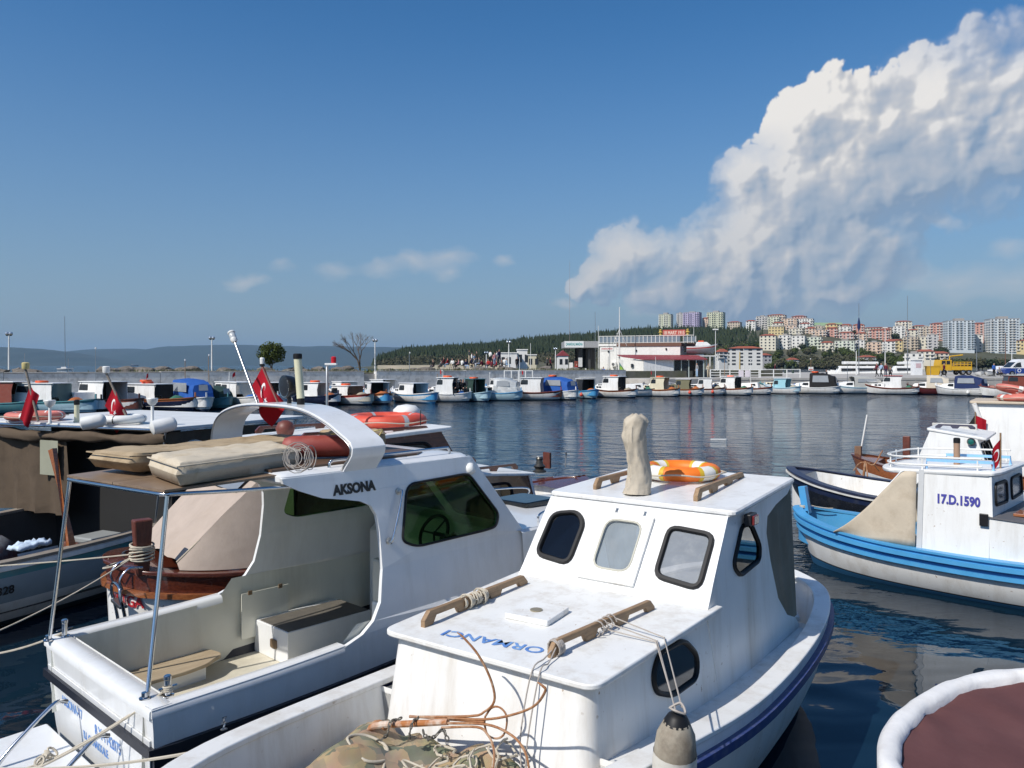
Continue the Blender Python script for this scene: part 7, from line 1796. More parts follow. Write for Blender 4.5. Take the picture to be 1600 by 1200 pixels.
for px, py0, Y, lab, mt_, r in ((930, 487, 118, 'thin grey mast rising behind the marina sign', STEELW, .05), (935, 509, 106, 'short white pole at the left corner of the restaurant terrace', PLASTW, .05), (1118, 515, 103, 'tall pale lamp pole right of the restaurant', PLASTW, .06), (1084, 511, 120, 'white flag pole behind the restaurant terrace', PLASTW, .05),
                              (829, 536, 104, 'plain white pole left of the two dark people', PLASTW, .05), (1202 + 140, 474, 125, 'tall dark yacht mast with furled top behind the pier', STEELW, .07), (1338, 548, 121, 'short white pole beside the yacht mast', PLASTW, .08), (1418, 462, 130, 'very tall dark mast behind the white kiosk', STEELW, .06), (1383, 512, 128, 'pale lamp mast standing among the people on the quay', PLASTW, .07),
                              (1526, 541, 126, 'grey mast right of the yellow truck', STEELW, .08), (1571, 520, 118, 'dark brown pole beside the van', BROWNT, .07), (1581, 545, 117, 'short white pole behind the van roof', PLASTW, .07), (890, 408, 900, 'very tall lattice radio mast far beyond the wooded hill', mat('pale_red_mast', (.35, .24, .22), .7), .17), (1162, 545, 116, 'white pole left of the railing on the quay', PLASTW, .06), (1156, 550, 114, 'ochre pole among the white poles by the apartments', mat('ochre_post', (.45, .33, .12), .6), .12)):
    t = thing('pole', lab, 'pole', (X_(px, Y), Y, 1.5 if Y < 500 else 20)); hh = Z_(py0, Y) - t.location.z; m = MB(); m.tube([(0, 0, 0), (0, 0, hh * .5), (0, 0, hh)], [r, r * .85, r * .6], 6); m.build('shaft', mt_, t, 60)
    if 'lamp' in lab: m = MB(); m.box((-.35, -.1, hh - .05), (.35, .1, hh + .1)); m.build('lamp_head', PLASTW, t, 0)
    if 'furled' in lab: m = MB(); m.lathe([(.05, hh * .62), (.28, hh * .66), (.2, hh * .74), (.06, hh * .8)], 8); m.build('furled_sail', NAVYCAN, t, 60)
# marina fuel pavilion
Yp = 112; t = thing('fuel_pavilion', 'flat roofed pavilion with the ÇANAKKALE MARİNA sign left of the restaurant', 'pavilion', (X_(882, Yp), Yp, 1.5)); ox = t.location.x; w1 = X_(911, Yp) - ox; w2 = X_(936, Yp) - ox
za, zb = Z_(543, Yp) - 1.5, Z_(533, Yp) - 1.5
m = MB(); m.box((0, .02, za), (w2, 7, zb)); m.build('roof_slab', mat('grey_roof_panel', (.34, .34, .34), .6), t, 0)
m = MB(); m.box((0, -.06, za), (w1 + .1, .015, zb)); sg = m.build('sign_board', mat('sign_white', (.78, .79, .77), .5), t, 0)
text('ÇANAKKALE MARİNA', .50, mat('sign_teal', (.02, .30, .30), .5), sg, 'sign_lettering', (w1 / 2 + .05, -.065, (za + zb) / 2), (1, 0, 0), (0, 0, 1), ext=.003, bold=.014, sx=.47)
for x, y in ((2.3, 1.2), (2.3, 5), (3.6, 1.2), (3.6, 5), (4.3, 3)): m = MB(); m.box((x - .17, y - .17, 0), (x + .17, y + .17, za)); m.build('column', mat('dark_column', (.05, .05, .05), .6), t, 0)
m = MB(); m.box((1.9, 5.4, 0), (w2, 5.6, za)); m.build('dark_glass_wall', PANE, t, 0)
for px, c, hgt in ((893, WALLW, 1.9), (901, REDBR, 2.1), (914, PLASTW, 1.1)): m = MB(); x = X_(px, Yp) - ox; m.box((x - .25, .6, 0), (x + .25, 1.1, hgt)); m.build('fuel_pump', c, t, 0, .03)
m = MB(); x = X_(907, Yp) - ox; m.box((x - .28, .2, 1.3), (x + .28, .26, 2.6)); m.build('notice_board', mat('pale_board', (.6, .6, .58), .6), t, 0)
# shed with red roof
Ys = 99; t = thing('boat_shed', 'white sheet metal shed with red sloping roof in front of the restaurant', 'shed', (X_(974, Ys), Ys, .9), 0); ox, oz = t.location.x, .9
xa, xb, xc, xd = 0, X_(1003, Ys) - ox, X_(1052, Ys) - ox, X_(1103, Ys) - ox
zf = Z_(561, Ys) - oz; zl = Z_(556.5, Ys) - oz
m = MB(); m.prism([(0, 0), (xb, -1.1), (xb, 0), (xb, 4.5), (0, 4.5)], lambda u, v, d: (u, v, d), 0, zf - .1); m.build('gable_wall', WALLW, t, 0)
m = MB(); m.prism([(xb + .01, -1.1), (xc, -.2), (xc, 4.5), (xb + .01, 4.5)], lambda u, v, d: (u, v, d), 0, zf - .12); m.build('front_wall', WALLS, t, 0)
nb = 9
for i in range(nb):
    a, b = i / nb, (i + .97) / nb; p0 = Vector((xb + .05, -1.12, 0)).lerp(Vector((xc, -.22, 0)), a); p1 = Vector((xb + .05, -1.12, 0)).lerp(Vector((xc, -.22, 0)), b); m = MB(); n_ = Vector((.2, -.98, 0)) * .03
    m.add([p0, p1, p1 + n_, p0 + n_] + [q + Vector((0, 0, zf - .2)) for q in (p0, p1, p1 + n_, p0 + n_)], [(0, 3, 2, 1), (4, 5, 6, 7), (0, 1, 5, 4), (1, 2, 6, 5), (2, 3, 7, 6), (3, 0, 4, 7)]); m.build('cladding_panel', WALLS, t, 0)
m = MB(); m.box((xc, .6, 0), (xd - .3, 4.5, zf - .15)); m.build('back_room', DARKIN, t, 0)
for i in range(5): x = xc + .06 + (xd - .35 - xc) * i / 4; m = MB(); m.box((x - .05, -.1, 0), (x + .05, .05, zf - .15)); m.build('door_frame', mat('pale_green_frame', (.45, .52, .50), .5), t, 0)
for i in range(4):
    if i == 2: continue
    x = xc + .06 + (xd - .35 - xc) * i / 4; m = MB(); m.box((x + .08, -.04, 0), (x + (xd - .35 - xc) / 4 - .08, -.02, zf - .2)); m.build('glass_door', mat('dark_door_glass', (.03, .035, .04), .05, trans=.3), t, 0)
m = MB(); m.add([(-.15, -.2, zl - .02), (xb, -1.3, zf - .02), (xd + .1, -.3, zf + .02), (xd + .1, 4.8, zl + .2), (-.15, 4.8, zl + .25), (-.15, -.2, zl - .12), (xb, -1.3, zf - .12), (xd + .1, -.3, zf - .1), (xd + .1, 4.8, zl + .1), (-.15, 4.8, zl + .15)], [(0, 1, 2, 3, 4), (9, 8, 7, 6, 5), (0, 5, 6, 1), (1, 6, 7, 2), (2, 7, 8, 3), (3, 8, 9, 4), (4, 9, 5, 0)]); m.build('roof', ROOFR, t, 0)
m = MB(); m.box((.85, -.72, Z_(571, Ys) - oz - .2), (1.12, -.30, Z_(571, Ys) - oz + .2)); m.build('small_window', PANE, t, 0)
m = MB(); rows = [[(X_(969, 97) + (1.2 * i / 8) * (j / 8) - .1, 97 + .1 * math.sin(i), Z_(588, 97) + (Z_(566, 97) - Z_(588, 97)) * (1 - j / 8)) for i in range(9)] for j in range(9)]
m.loft(rows, closed=False); tag(m.build('hanging_sail', mat('blue_sailcloth', (.03, .26, .48), .8, two=((.30, .50, .06), .45, .08)), None, 60), 'blue and green sailcloth hanging in front of the white shed', 'sail')
# boat on a rack, right of the restaurant
t = thing('stored_boat', 'white motorboat with red stripe stored on a raised rack beside the restaurant', 'boat', (X_(1097, 104), 104, Z_(556, 104) + .2), heading(100)); H = Hull([(-2.0, .8, 1.0), (-1, .95, 1.0), (.6, .85, 1.1), (1.6, .4, 1.3), (2.0, 0, 1.4)], keel=0, rakeb=.6, rakes=0, n=18, rows=5); H.shell(t, [mat('grey_bottom', (.35, .35, .36), .6), REDP, WHITE], bands=[(.72, 1), (.86, 2)])
m = MB(); m.loft([[(-.9, -.6, 1.0), (1.2, -.4, 1.1), (1.2, .4, 1.1), (-.9, .6, 1.0)], [(-.7, -.5, 1.6), (.6, -.35, 1.6), (.6, .35, 1.6), (-.7, .5, 1.6)]], True, True); m.build('cuddy', WHITE, t, 0, .05); m = MB(); m.box((-2.3, -.25, .3), (-1.95, .25, 1.5)); m.build('outboard_motor', BLACKP, t, 0, .05); m = MB(); m.box((-.5, -.3, 1.62), (.2, .3, 1.78)); m.build('orange_cover', ORANGE, t, 0, .04)
t = thing('boat_rack', 'white steel rack carrying the stored motorboat', 'rack', (X_(1097, 104), 104, 1.5)); hh = Z_(557, 104) - 1.5
for x in (-1.7, -.4, .8, 1.8):
    for y in (-.9, .9): m = MB(); m.box((x - .06, y - .06, 0), (x + .06, y + .06, hh)); m.build('rack_leg', PLASTW, t, 0)
for y in (-.9, .9): m = MB(); m.box((-1.9, y - .07, hh), (2.0, y + .07, hh + .12)); m.build('rack_beam', PLASTW, t, 0)


# white railings on the quay
def railing(label, px0, px1, Y, py0, n, rails=3, z0=1.52):
    t = thing('quay_railing', label, 'railing', (X_(px0, Y), Y, z0)); L = X_(px1, Y) - X_(px0, Y); h = Z_(py0, Y) - z0
    for i in range(n + 1): x = L * i / n; m = MB(); m.box((x - .05, -.05, 0), (x + .05, .05, h)); m.build('post', PLASTW, t, 0)
    for j in range(rails): z = h * (j + 1) / rails; m = MB(); m.box((-.05, -.035, z - .05), (L + .05, .035, z + .02)); m.build('rail', PLASTW, t, 0)
    return t


t = railing('white tubular railing along the quay between the shed and the black hooded boat', 1110, 1186, 96, 577.5, 5); railing('white railing with two bars on the pier left of the black hooded boat', 1188, 1250, 97, 577, 3, 2)
railing('white railing behind the blue canopied boats on the breakwater quay', 788, 832, 79, 579, 4, 2, .7)
for px, lab in ((1158, 'left white notice board fixed on the quay railing'), (1168, 'right white notice board fixed on the quay railing')): p = PY(px, 582, 95.9); m = MB(); m.box((p.x - .3, 95.85, 1.62), (p.x + .3, 95.92, 2.4)); tag(m.build('notice_board', mat('pinkish_board', (.66, .6, .64), .6), None, 0, .02), lab, 'sign')
t = thing('notice_sign', 'small red and white notice standing in front of the bay', 'sign', (X_(1267, 99), 99, 1.52)); m = MB(); m.box((-.3, -.02, .85), (.3, .02, 1.3)); m.build('plate', PLASTW, t, 0); m = MB(); m.tube([(0, .03, 0), (0, .03, 1.2)], .03, 6); m.build('post', STEELW, t, 0); m = MB(); m.box((-.24, -.026, .92), (.24, -.021, 1.02)); m.build('red_line', REDP, t, 0)
for k, (px, z) in enumerate(((1227, .9), (1239, 1.1), (1310, 1.3))): p = PY(px, 580, 140); m = MB(); m.lathe([(.2, 0), (.2, 3.3 - .2 * k), (.12, 3.5 - .2 * k)], 10, Matrix.Translation((p.x, 140, -.4))); tag(m.build('mooring_pile', mat('dark_green_pile', (.03, .05, .04), .8), None, 60), ('dark green mooring pile left of two, behind the white railing', 'dark green mooring pile right of two, behind the white railing', 'dark green pile right of the person standing on the hooded boat')[k], 'pile')
# moored white motor yachts behind the quay
for px, Y, lab, s_ in ((1340, 150, 'white motor yacht with rounded fly bridge moored behind the pier', 1.0), (1318, 140, 'low white speedboat beside the motor yacht behind the pier', .6), (1405, 152, 'white cruiser with striped hull behind the strolling people', .7)):
    t = thing('motor_yacht', lab, 'yacht', (X_(px, Y), Y, 0), heading(275)); H = Hull([(-5 * s_, 1.5 * s_, 1.5), (0, 1.8 * s_, 1.6), (3 * s_, 1.3 * s_, 1.9), (5 * s_, 0, 2.2)], keel=-.3, rakes=0, n=16, rows=4); H.shell(t, [NAVY, WHITE], bands=[(.4, 1)]); m = MB(); m.loft([[(x, y, 1.5) for x, y in ((-4 * s_, -1.3 * s_), (2.5 * s_, -1.1 * s_), (2.5 * s_, 1.1 * s_), (-4 * s_, 1.3 * s_))], [(x, y, 2.9) for x, y in ((-3.5 * s_, -1.1 * s_), (1.2 * s_, -.9 * s_), (1.2 * s_, .9 * s_), (-3.5 * s_, 1.1 * s_))]], True, True); m.build('cabin', WHITE, t, 0, .08)
    m = MB(); m.box((-3 * s_, -1.33 * s_, 2.05), (1 * s_, 1.33 * s_, 2.5)); m.build('window_band', PANE, t, 0, .03); m = MB(); m.box((-3.4 * s_, -1.25 * s_, 3.2), (.2 * s_, 1.25 * s_, 3.7)); m.build('fly_bridge', WHITE, t, 0, .1)
# kiosk, truck and van on the quay
t = thing('kiosk', 'small white kiosk on the quay left of the yellow truck', 'kiosk', (X_(1432, 122), 122, 1.52)); m = MB(); m.box((-.6, -.6, 0), (.6, .6, 2.3)); m.build('wall', WALLS, t, 0); m = MB(); m.box((-.75, -.75, 2.3), (.75, .75, 2.5)); m.build('roof', WALLW, t, 0); m = MB(); m.box((-.4, -.62, 1.1), (.4, -.605, 1.8)); m.build('window', mat('pink_board', (.55, .4, .42), .6), t, 0)


def wheel(m_, parent, x, y, r=.42, w=.26):
    m = MB(); m.lathe([(r * .7, -w / 2), (r, -w / 2 + .04), (r, w / 2 - .04), (r * .7, w / 2)], 18, Matrix.Translation((x, y, r)) @ Matrix.Rotation(R(90), 4, 'X')); wh = m.build('wheel', BLACK, parent, 50)
    m = MB(); m.lathe([(.02, w / 2 + .01), (r * .55, w / 2 + .005), (r * .62, w / 2 - .03)], 14, Matrix.Translation((x, y, r)) @ Matrix.Rotation(R(90), 4, 'X')); m.build('rim', STEELW, wh, 50)


YEL = mat('truck_yellow', (.62, .36, .015), .4, dirt=((.3, .2, .1), .3, 2)); Yt = 124
t = thing('yellow_truck', 'yellow crane truck parked on the quay', 'truck', (X_(1487, Yt), Yt, 1.52)); m = MB(); m.prism(rpoly([(-2.3, .7), (-2.3, 1.6), (-2.15, 2.35), (-.55, 2.35), (-.55, .7)], .08, 2), lambda u, v, d: (u, d, v), -1, 1); m.build('cab', YEL, t, 0)
m = MB(); m.box((-.5, -1.05, .75), (2.6, 1.05, 1.35)); m.build('bed', YEL, t, 0, .03)
for i in range(6): x = -.35 + i * .56; m = MB(); m.box((x, -1.08, 1.36), (x + .07, -1.0, 2.05)); m.build('stake', YEL, t, 0)
for z in (1.6, 1.95): m = MB(); m.box((-.35, -1.07, z), (2.55, -1.02, z + .09)); m.build('side_rail', YEL, t, 0)
m = MB(); m.box((.2, -.7, 1.36), (2.2, .7, 1.8)); m.build('load', mat('brown_load', (.3, .2, .09), .9), t, 0, .05)
m = MB(); m.prism([(-2.12, 1.65), (-2.05, 2.2), (-1.5, 2.2), (-1.5, 1.65)], lambda u, v, d: (u, -1.01 - d, v), 0, .012); m.build('side_window', PANE, t, 0); m = MB(); m.prism([(-1.35, 1.65), (-1.35, 2.2), (-.8, 2.2), (-.8, 1.65)], lambda u, v, d: (u, -1.01 - d, v), 0, .012); m.build('side_window', PANE, t, 0)
m = MB(); m.tube([(-.4, 0, 1.4), (-.3, 0, 2.9), (1.6, -.2, 3.1)], .11, 6); m.build('crane_arm', YEL, t, 0)
for x in (-1.7, 1.2, 2.1):
    for y in (-.95, .95): wheel(None, t, x, y)
t = thing('yellow_skip', 'small yellow container left of the yellow truck', 'container', (X_(1457, 122), 122, 1.52)); m = MB(); m.prism([(-.7, 0), (-.9, 1.3), (.9, 1.3), (.7, 0)], lambda u, v, d: (u, d, v), -.6, .6); m.build('body', YEL, t, 0, .02); m = MB(); m.box((-.95, -.66, 1.3), (.95, .66, 1.4)); m.build('rim', YEL, t, 0)
VBL = mat('van_blue', (.012, .04, .22), .3, coat=.4); Yv = 112
t = thing('panel_van', 'white van with dark blue lower half and round emblem at the right edge', 'van', (X_(1592, Yv), Yv, 1.52)); m = MB(); m.prism(rpoly([(-2.5, .35), (-2.52, .9), (-1.75, 1.12), (-1.75, 1.08), (2.6, 1.08), (2.6, .35)], .06, 2), lambda u, v, d: (u, d, v), -.95, .95); m.build('lower_body', VBL, t, 0)
m = MB(); m.prism(rpoly([(-1.85, 1.1), (-1.0, 1.9), (-.3, 2.35), (2.6, 2.45), (2.6, 1.1)], .1, 3), lambda u, v, d: (u, d, v), -.93, .93); m.build('upper_body', mat('van_white', (.78, .78, .78), .25, coat=.4), t, 0)
m = MB(); m.prism(rpoly([(-1.45, 1.22), (-.85, 1.8), (-.35, 1.95), (-.2, 1.22)], .06, 2), lambda u, v, d: (u, -.935 - d, v), 0, .012); m.build('side_window', PANE, t, 0); m = MB(); m.prism(rpoly([(-1.78, 1.22), (-.98, 1.95)], .01, 1) + [(-.95, 1.93), (-1.75, 1.2)], lambda u, v, d: (u, d, v), -.8, .8); m.build('windscreen', PANE, t, 0)
m = MB(); m.lathe([(.26, 0), (.26, .01)], 20, Matrix.Translation((-.55, -.955, .78)) @ Matrix.Rotation(R(90), 4, 'X')); em = m.build('round_emblem', mat('emblem_white', (.7, .72, .75), .5), t, 0); m = MB(); m.lathe([(.17, .011), (.17, .018)], 18, Matrix.Translation((-.55, -.955, .78)) @ Matrix.Rotation(R(90), 4, 'X')); m.build('emblem_disc', VBL, em, 0)
text('ÇAN', .42, mat('van_white', (.78, .78, .78)), t, 'side_lettering', (.9, -.956, .68), (1, 0, 0), (0, 0, 1), ext=.003, bold=.01)
for x in (-1.55, 1.7):
    for y in (-.9, .9): wheel(None, t, x, y, .36, .22)
t = thing('white_car', 'white car parked behind the van', 'car', (X_(1568, 120), 120, 1.52)); m = MB(); m.prism(rpoly([(-2, .3), (-2, .8), (-1.2, .95), (-.6, 1.4), (1.1, 1.4), (1.8, .95), (2, .8), (2, .3)], .1, 3), lambda u, v, d: (u, d, v), -.8, .8); m.build('body', mat('van_white', (.78, .78, .78)), t, 0); m = MB(); m.prism([(-1.0, .98), (-.5, 1.32), (1.0, 1.32), (1.55, .98)], lambda u, v, d: (u, -.805 - d, v), 0, .01); m.build('side_window', PANE, t, 0)
for x in (-1.25, 1.25): wheel(None, t, x, -.72, .32, .2)
for k, (px, py, dx) in enumerate(((1530, 584, 0), (1545, 585, 1))):
    p = PY(px, py, 108); t = thing('dinghy', ('white dinghy standing on the quay edge left of the person in blue', 'second white dinghy on the quay right behind the first one')[k], 'dinghy', (p.x, 108, 1.55), heading(200 + 30 * k)); H = Hull([(-1.2, .5, .6), (0, .65, .55), (1, .3, .7), (1.3, 0, .8)], keel=0, rakes=0, n=14, rows=4); H.shell(t, WHITE); H.rail(t, 'rub_rail', NAVY, q=.98)
# pale low buildings beyond the breakwater
for px0, px1, py0, Y, lab, mt_ in ((781, 808, 552, 170, 'low white building behind the crowd', WALLW), (808, 824, 547, 172, 'taller white block at the end of the low white building', WALLW), (824, 838, 555, 172, 'small cream building behind the white pole', CREAM), (872, 888, 556, 190, 'little white house with red roof behind the lamp post', WALLW)):
    t = thing('low_building', lab, 'building', (X_(px0, Y), Y, 1.5)); L = X_(px1, Y) - t.location.x; h = Z_(py0, Y) - 1.5; m = MB(); m.box((0, 0, 0), (L, 6, h)); m.build('wall', mt_, t, 0); m = MB(); m.box((-.15, -.15, h), (L + .15, 6.15, h + .2)) if 'red' not in lab else m.prism([(-.3, h), (L / 2, h + 1.3), (L + .3, h)], lambda u, v, d: (u, d, v), -.2, 6.2); m.build('roof', ROOFR if 'red' in lab else WALLW, t, 0)
    for i in range(max(2, int(L / 1.3))): x = .35 + i * 1.3; m = MB(); m.box((x, -.03, h * .45), (x + .7, .01, h * .8)); m.build('window', PANE, t, 0)

# ================================================================ THE TOWN ON THE SLOPE
TCOL = {'cream': (.64, .60, .49), 'white': (.68, .67, .63), 'peach': (.62, .47, .36), 'yellow': (.60, .48, .25), 'pink': (.56, .36, .31), 'salmon': (.54, .29, .23), 'grey': (.46, .45, .44), 'mint': (.58, .62, .52), 'lilac': (.46, .41, .56), 'pale green': (.58, .60, .45), 'pale blue': (.54, .59, .62), 'tan': (.50, .43, .34)}
TM = {k: mat('town_%s_wall' % k.replace(' ', '_'), v, .85, var=.06, vs=.15) for k, v in TCOL.items()}
TILE = mat('town_roof_tile', (.30, .085, .05), .85, var=.15, vs=.3)
FLATR = mat('town_flat_roof', (.33, .31, .29), .85)
TWIN = mat('town_window', (.05, .055, .065), .2); TBAL = mat('town_balcony', (.66, .64, .6), .8)


def block(px0, px1, yt, yb, Y, col, label, roof='tile', rot=-28, floors=None, group=None, dep=.75, base=None):
    g = R(rot); Wt = (px1 - px0) / FOC * Y; W = Wt / (math.cos(g) + dep * abs(math.sin(g))); D = W * dep; zt = Z_(yt, Y); X0 = X_((px0 + px1) / 2, Y)
    zb = Z_(yb, Y); h = zt - zb; rh = 1.6 if roof == 'tile' else .6
    if dep < .4: rh = .9
    fl = floors or max(2, round((h - rh) / 3.1)); fh = (h - rh) / fl; gnd = terrain(X0, Y) if base is None else base
    t = thing('apartment_block', label, 'apartment block', (X0, Y, zb), g, group); lo = min(0, gnd - zb) - 2
    m = MB(); m.box((-W / 2, -D / 2, lo), (W / 2, D / 2, h - rh)); m.build('wall', TM[col], t, 0)
    m = MB()
    if roof == 'tile':
        e = .6; m.loft([[(-W / 2 - e, -D / 2 - e, h - rh), (W / 2 + e, -D / 2 - e, h - rh), (W / 2 + e, D / 2 + e, h - rh), (-W / 2 - e, D / 2 + e, h - rh)], [(-W * .22, -D * .06, h), (W * .22, -D * .06, h), (W * .22, D * .06, h), (-W * .22, D * .06, h)]], True, True); m.build('roof', TILE, t, 0)
    else: m.box((-W / 2 - .2, -D / 2 - .2, h - rh), (W / 2 + .2, D / 2 + .2, h - rh + .35)); m.box((-W * .18, -D * .2, h - rh + .35), (W * .18, D * .2, h + (2.2 if roof == 'tower' else 1.0))); m.build('roof', FLATR, t, 0, kind='stuff')
    mw, mb = MB(), MB(); r_ = random.Random(int(px0 * 7 + yt)); nb = max(2, int(W / 3.3)); nd = max(2, int(D / 3.6)); bal = r_.random() < .8
    for f in range(fl):
        z = f * fh + fh * .32
        for i in range(nb):
            x = -W / 2 + W * (i + .5) / nb
            mw.box((x - .75, -D / 2 - .06, z), (x + .75, -D / 2 + .1, z + fh * .48))
            if bal and (i % 3 != 1): mb.box((x - 1.35, -D / 2 - 1.2, z - fh * .30), (x + 1.35, -D / 2 - .0, z - fh * .02))
        for i in range(nd):
            y = -D / 2 + D * (i + .5) / nd
            mw.box((W / 2 - .1, y - .7, z), (W / 2 + .06, y + .7, z + fh * .46))
            mw.box((-W / 2 - .06, y - .7, z), (-W / 2 + .1, y + .7, z + fh * .46))
            if bal and i % 2 == 0: mb.box((W / 2, y - 1.3, z - fh * .3), (W / 2 + 1.1, y + 1.3, z - fh * .02)); mb.box((-W / 2 - 1.1, y - 1.3, z - fh * .3), (-W / 2, y + 1.3, z - fh * .02))
    mw.build('windows', TWIN, t, 0, kind='stuff', recalc=False)
    if mb.v: mb.build('balconies', TBAL if r_.random() < .7 else TM[col], t, 0, kind='stuff', recalc=False)
    return t


ORD = ['first', 'second', 'third', 'fourth', 'fifth', 'sixth', 'seventh', 'eighth', 'ninth', 'tenth', 'eleventh', 'twelfth']


def row(name, phrase, lst):
    for i, a in enumerate(lst):
        px0, px1, yt, yb, Y, col = a[:6]; k = dict(a[6]) if len(a) > 6 else {}
        rf = 'tiled roof' if k.get('roof', 'tile') == 'tile' else 'flat roof'
        block(px0, px1, yt, yb, Y, col, '%s block with %s, %s from left %s' % (col, rf, ORD[i], phrase), group=name, **k)


row('waterfront blocks', 'in the front row', [(1186, 1216, 522, 552, 800, 'cream'), (1216, 1238, 523, 552, 805, 'white', {'roof': 'flat'}), (1236, 1260, 524, 554, 800, 'white', {'roof': 'flat'}), (1259, 1286, 526, 555, 802, 'mint', {'roof': 'flat'}), (1282, 1304, 533, 556, 790, 'cream'), (1303, 1338, 532, 556, 800, 'mint', {'roof': 'flat'}), (1336, 1352, 531, 555, 805, 'white', {'roof': 'flat'}), (1354, 1378, 534, 558, 790, 'peach', {'roof': 'flat'}), (1378, 1400, 531, 556, 800, 'white')])
row('middle row blocks', 'in the middle row', [(1200, 1228, 510, 528, 930, 'yellow', {'roof': 'flat'}), (1232, 1256, 513, 530, 935, 'cream', {'roof': 'flat'}), (1258, 1276, 511, 528, 930, 'peach'), (1268, 1293, 515, 532, 925, 'peach', {'roof': 'flat'}), (1291, 1310, 511, 533, 930, 'salmon'), (1310, 1336, 518, 534, 925, 'pink'), (1335, 1356, 519, 536, 925, 'peach'), (1356, 1392, 514, 532, 960, 'salmon')])
row('upper row blocks', 'in the upper row', [(1165, 1183, 500, 516, 1060, 'white'), (1181, 1202, 494, 522, 1070, 'grey', {'roof': 'flat'}), (1199, 1220, 495, 516, 1050, 'pale green', {'roof': 'flat'}), (1220, 1248, 498, 516, 1050, 'peach', {'roof': 'flat'}), (1244, 1273, 498, 518, 1050, 'white', {'roof': 'flat'}), (1288, 1315, 506, 518, 1060, 'cream'), (1312, 1332, 506, 520, 1060, 'salmon')])
row('rear blocks', 'peeking between the rows', [(1206 + 21 * i, 1226 + 21 * i, 503 + (i * 5) % 9 + (6 if i > 6 else 0), 530 + (i % 3) * 2, 985 + (i % 4) * 12, ('cream', 'peach', 'white', 'tan', 'yellow', 'white', 'salmon', 'cream', 'peach', 'white', 'cream', 'tan')[i], {'roof': ('tile', 'flat')[i % 2]}) for i in range(12)])
row('skyline blocks', 'along the top of the town', [(1198, 1230, 491, 504, 1130, 'peach'), (1236, 1262, 493, 505, 1130, 'pink'), (1340, 1400, 511, 524, 1080, 'tan'), (1388, 1424, 519, 530, 1050, 'salmon'), (1398, 1426, 501, 518, 1080, 'cream', {'floors': 4}), (1424, 1450, 508, 522, 1090, 'tan')])
row('hilltop towers', 'on the wooded hilltop', [(1029, 1052, 491, 512, 1190, 'pale green', {'roof': 'tower', 'base': 40}), (1057, 1069, 489, 512, 1195, 'grey', {'roof': 'flat', 'base': 40}), (1067, 1097, 488, 514, 1190, 'lilac', {'roof': 'flat', 'base': 40}), (1097, 1108, 496, 516, 1190, 'peach', {'base': 40}), (1104, 1134, 488, 512, 1190, 'pale green', {'roof': 'tower', 'base': 40}), (1136, 1160, 502, 514, 1150, 'tan', {'base': 40})])
row('right hand blocks', 'at the right end of the town', [(1452, 1484, 504, 530, 1000, 'salmon'), (1476, 1519, 501, 545, 830, 'pale blue', {'roof': 'tower', 'rot': -14, 'floors': 12}), (1518, 1542, 504, 534, 1000, 'salmon'), (1519, 1536, 523, 548, 840, 'white', {'roof': 'flat'}), (1542, 1588, 498, 550, 830, 'pale blue', {'roof': 'tower', 'rot': -14, 'floors': 13}), (1594, 1640, 504, 540, 950, 'mint'), (1586, 1630, 530, 548, 820, 'yellow')])
row('lower right blocks', 'behind the quay masts', [(1380, 1412, 530, 548, 830, 'yellow'), (1410, 1436, 526, 548, 850, 'tan', {'roof': 'flat'}), (1432, 1452, 526, 542, 850, 'cream', {'roof': 'flat'}), (1448, 1466, 522, 550, 820, 'grey', {'roof': 'flat'}), (1412, 1444, 551, 566, 600, 'white', {'roof': 'flat', 'base': 1}), (1428, 1462, 546, 560, 620, 'cream', {'base': 1}), (1452, 1484, 549, 562, 640, 'tan', {'base': 1})])
block(1139, 1190, 541, 572, 330, 'white', 'long white apartment building with thin red roof right of the restaurant', rot=-6, floors=5, dep=.28, base=1)
for px0, px1, yt, yb, Y, col, lab in ((1120, 1136, 545, 560, 420, 'white', 'small white house with red roof behind the stored boat'), (1182, 1204, 552, 566, 640, 'grey', 'grey gabled hall at the foot of the town'), (1230, 1246, 559, 568, 650, 'white', 'small white house with orange roof on the shore of the bay'), (1342, 1366, 555, 566, 660, 'cream', 'low house with orange roof behind the motor yacht')): block(px0, px1, yt, yb, Y, col, lab, rot=10, base=0, floors=2)
# stadium-like green roof on the skyline
m = MB(); p0, p1 = PY(1272, 503, 1150), PY(1316, 502, 1150); m.box((p0.x, 1150, p0.z - 8), (p1.x, 1170, p0.z - 1)); t_ = m.build('hall', mat('pale_green_sheet', (.42, .58, .34), .6), None, 0); tag(t_, 'long pale green roofed hall on the skyline above the town', 'building')
# trees in the town: one crown mesh of leaf clumps per kind, copied
crowns = []
for k in range(4):
    r_ = random.Random(20 + k); mc = MB()
    for q in range(520):
        u = Vector((r_.gauss(0, 1), r_.gauss(0, 1), r_.gauss(0, .9))).normalized(); rad = r_.uniform(.45, 1.0) * (1 + .28 * noise.noise(u * 2 + Vector((k, 0, 0)))); c = Vector((u.x, u.y, .95 + u.z * (.75 if k < 3 else 1.5))) * rad
        if k == 3: c = Vector((u.x * .45 * rad, u.y * .45 * rad, 1.1 + u.z * rad * 1.2))
        a = Vector((r_.gauss(0, 1), r_.gauss(0, 1), r_.gauss(0, 1))).normalized() * r_.uniform(.10, .2); b = a.cross(u).normalized() * r_.uniform(.10, .2); mc.add([c - a, c + b, c + a, c - b], [(0, 1, 2, 3)])
    o = mc.build('crown', [GREENLEAF, PINE, BROADL, PINE][k], None, 0, recalc=False); me = o.data; bpy.data.objects.remove(o); crowns.append(me)
mt_ = MB(); mt_.tube([(0, 0, -.6), (0, 0, .5)], [.09, .06], 5); o = mt_.build('trunk', DRYLEAF, None, 60); trunkme = o.data; bpy.data.objects.remove(o)
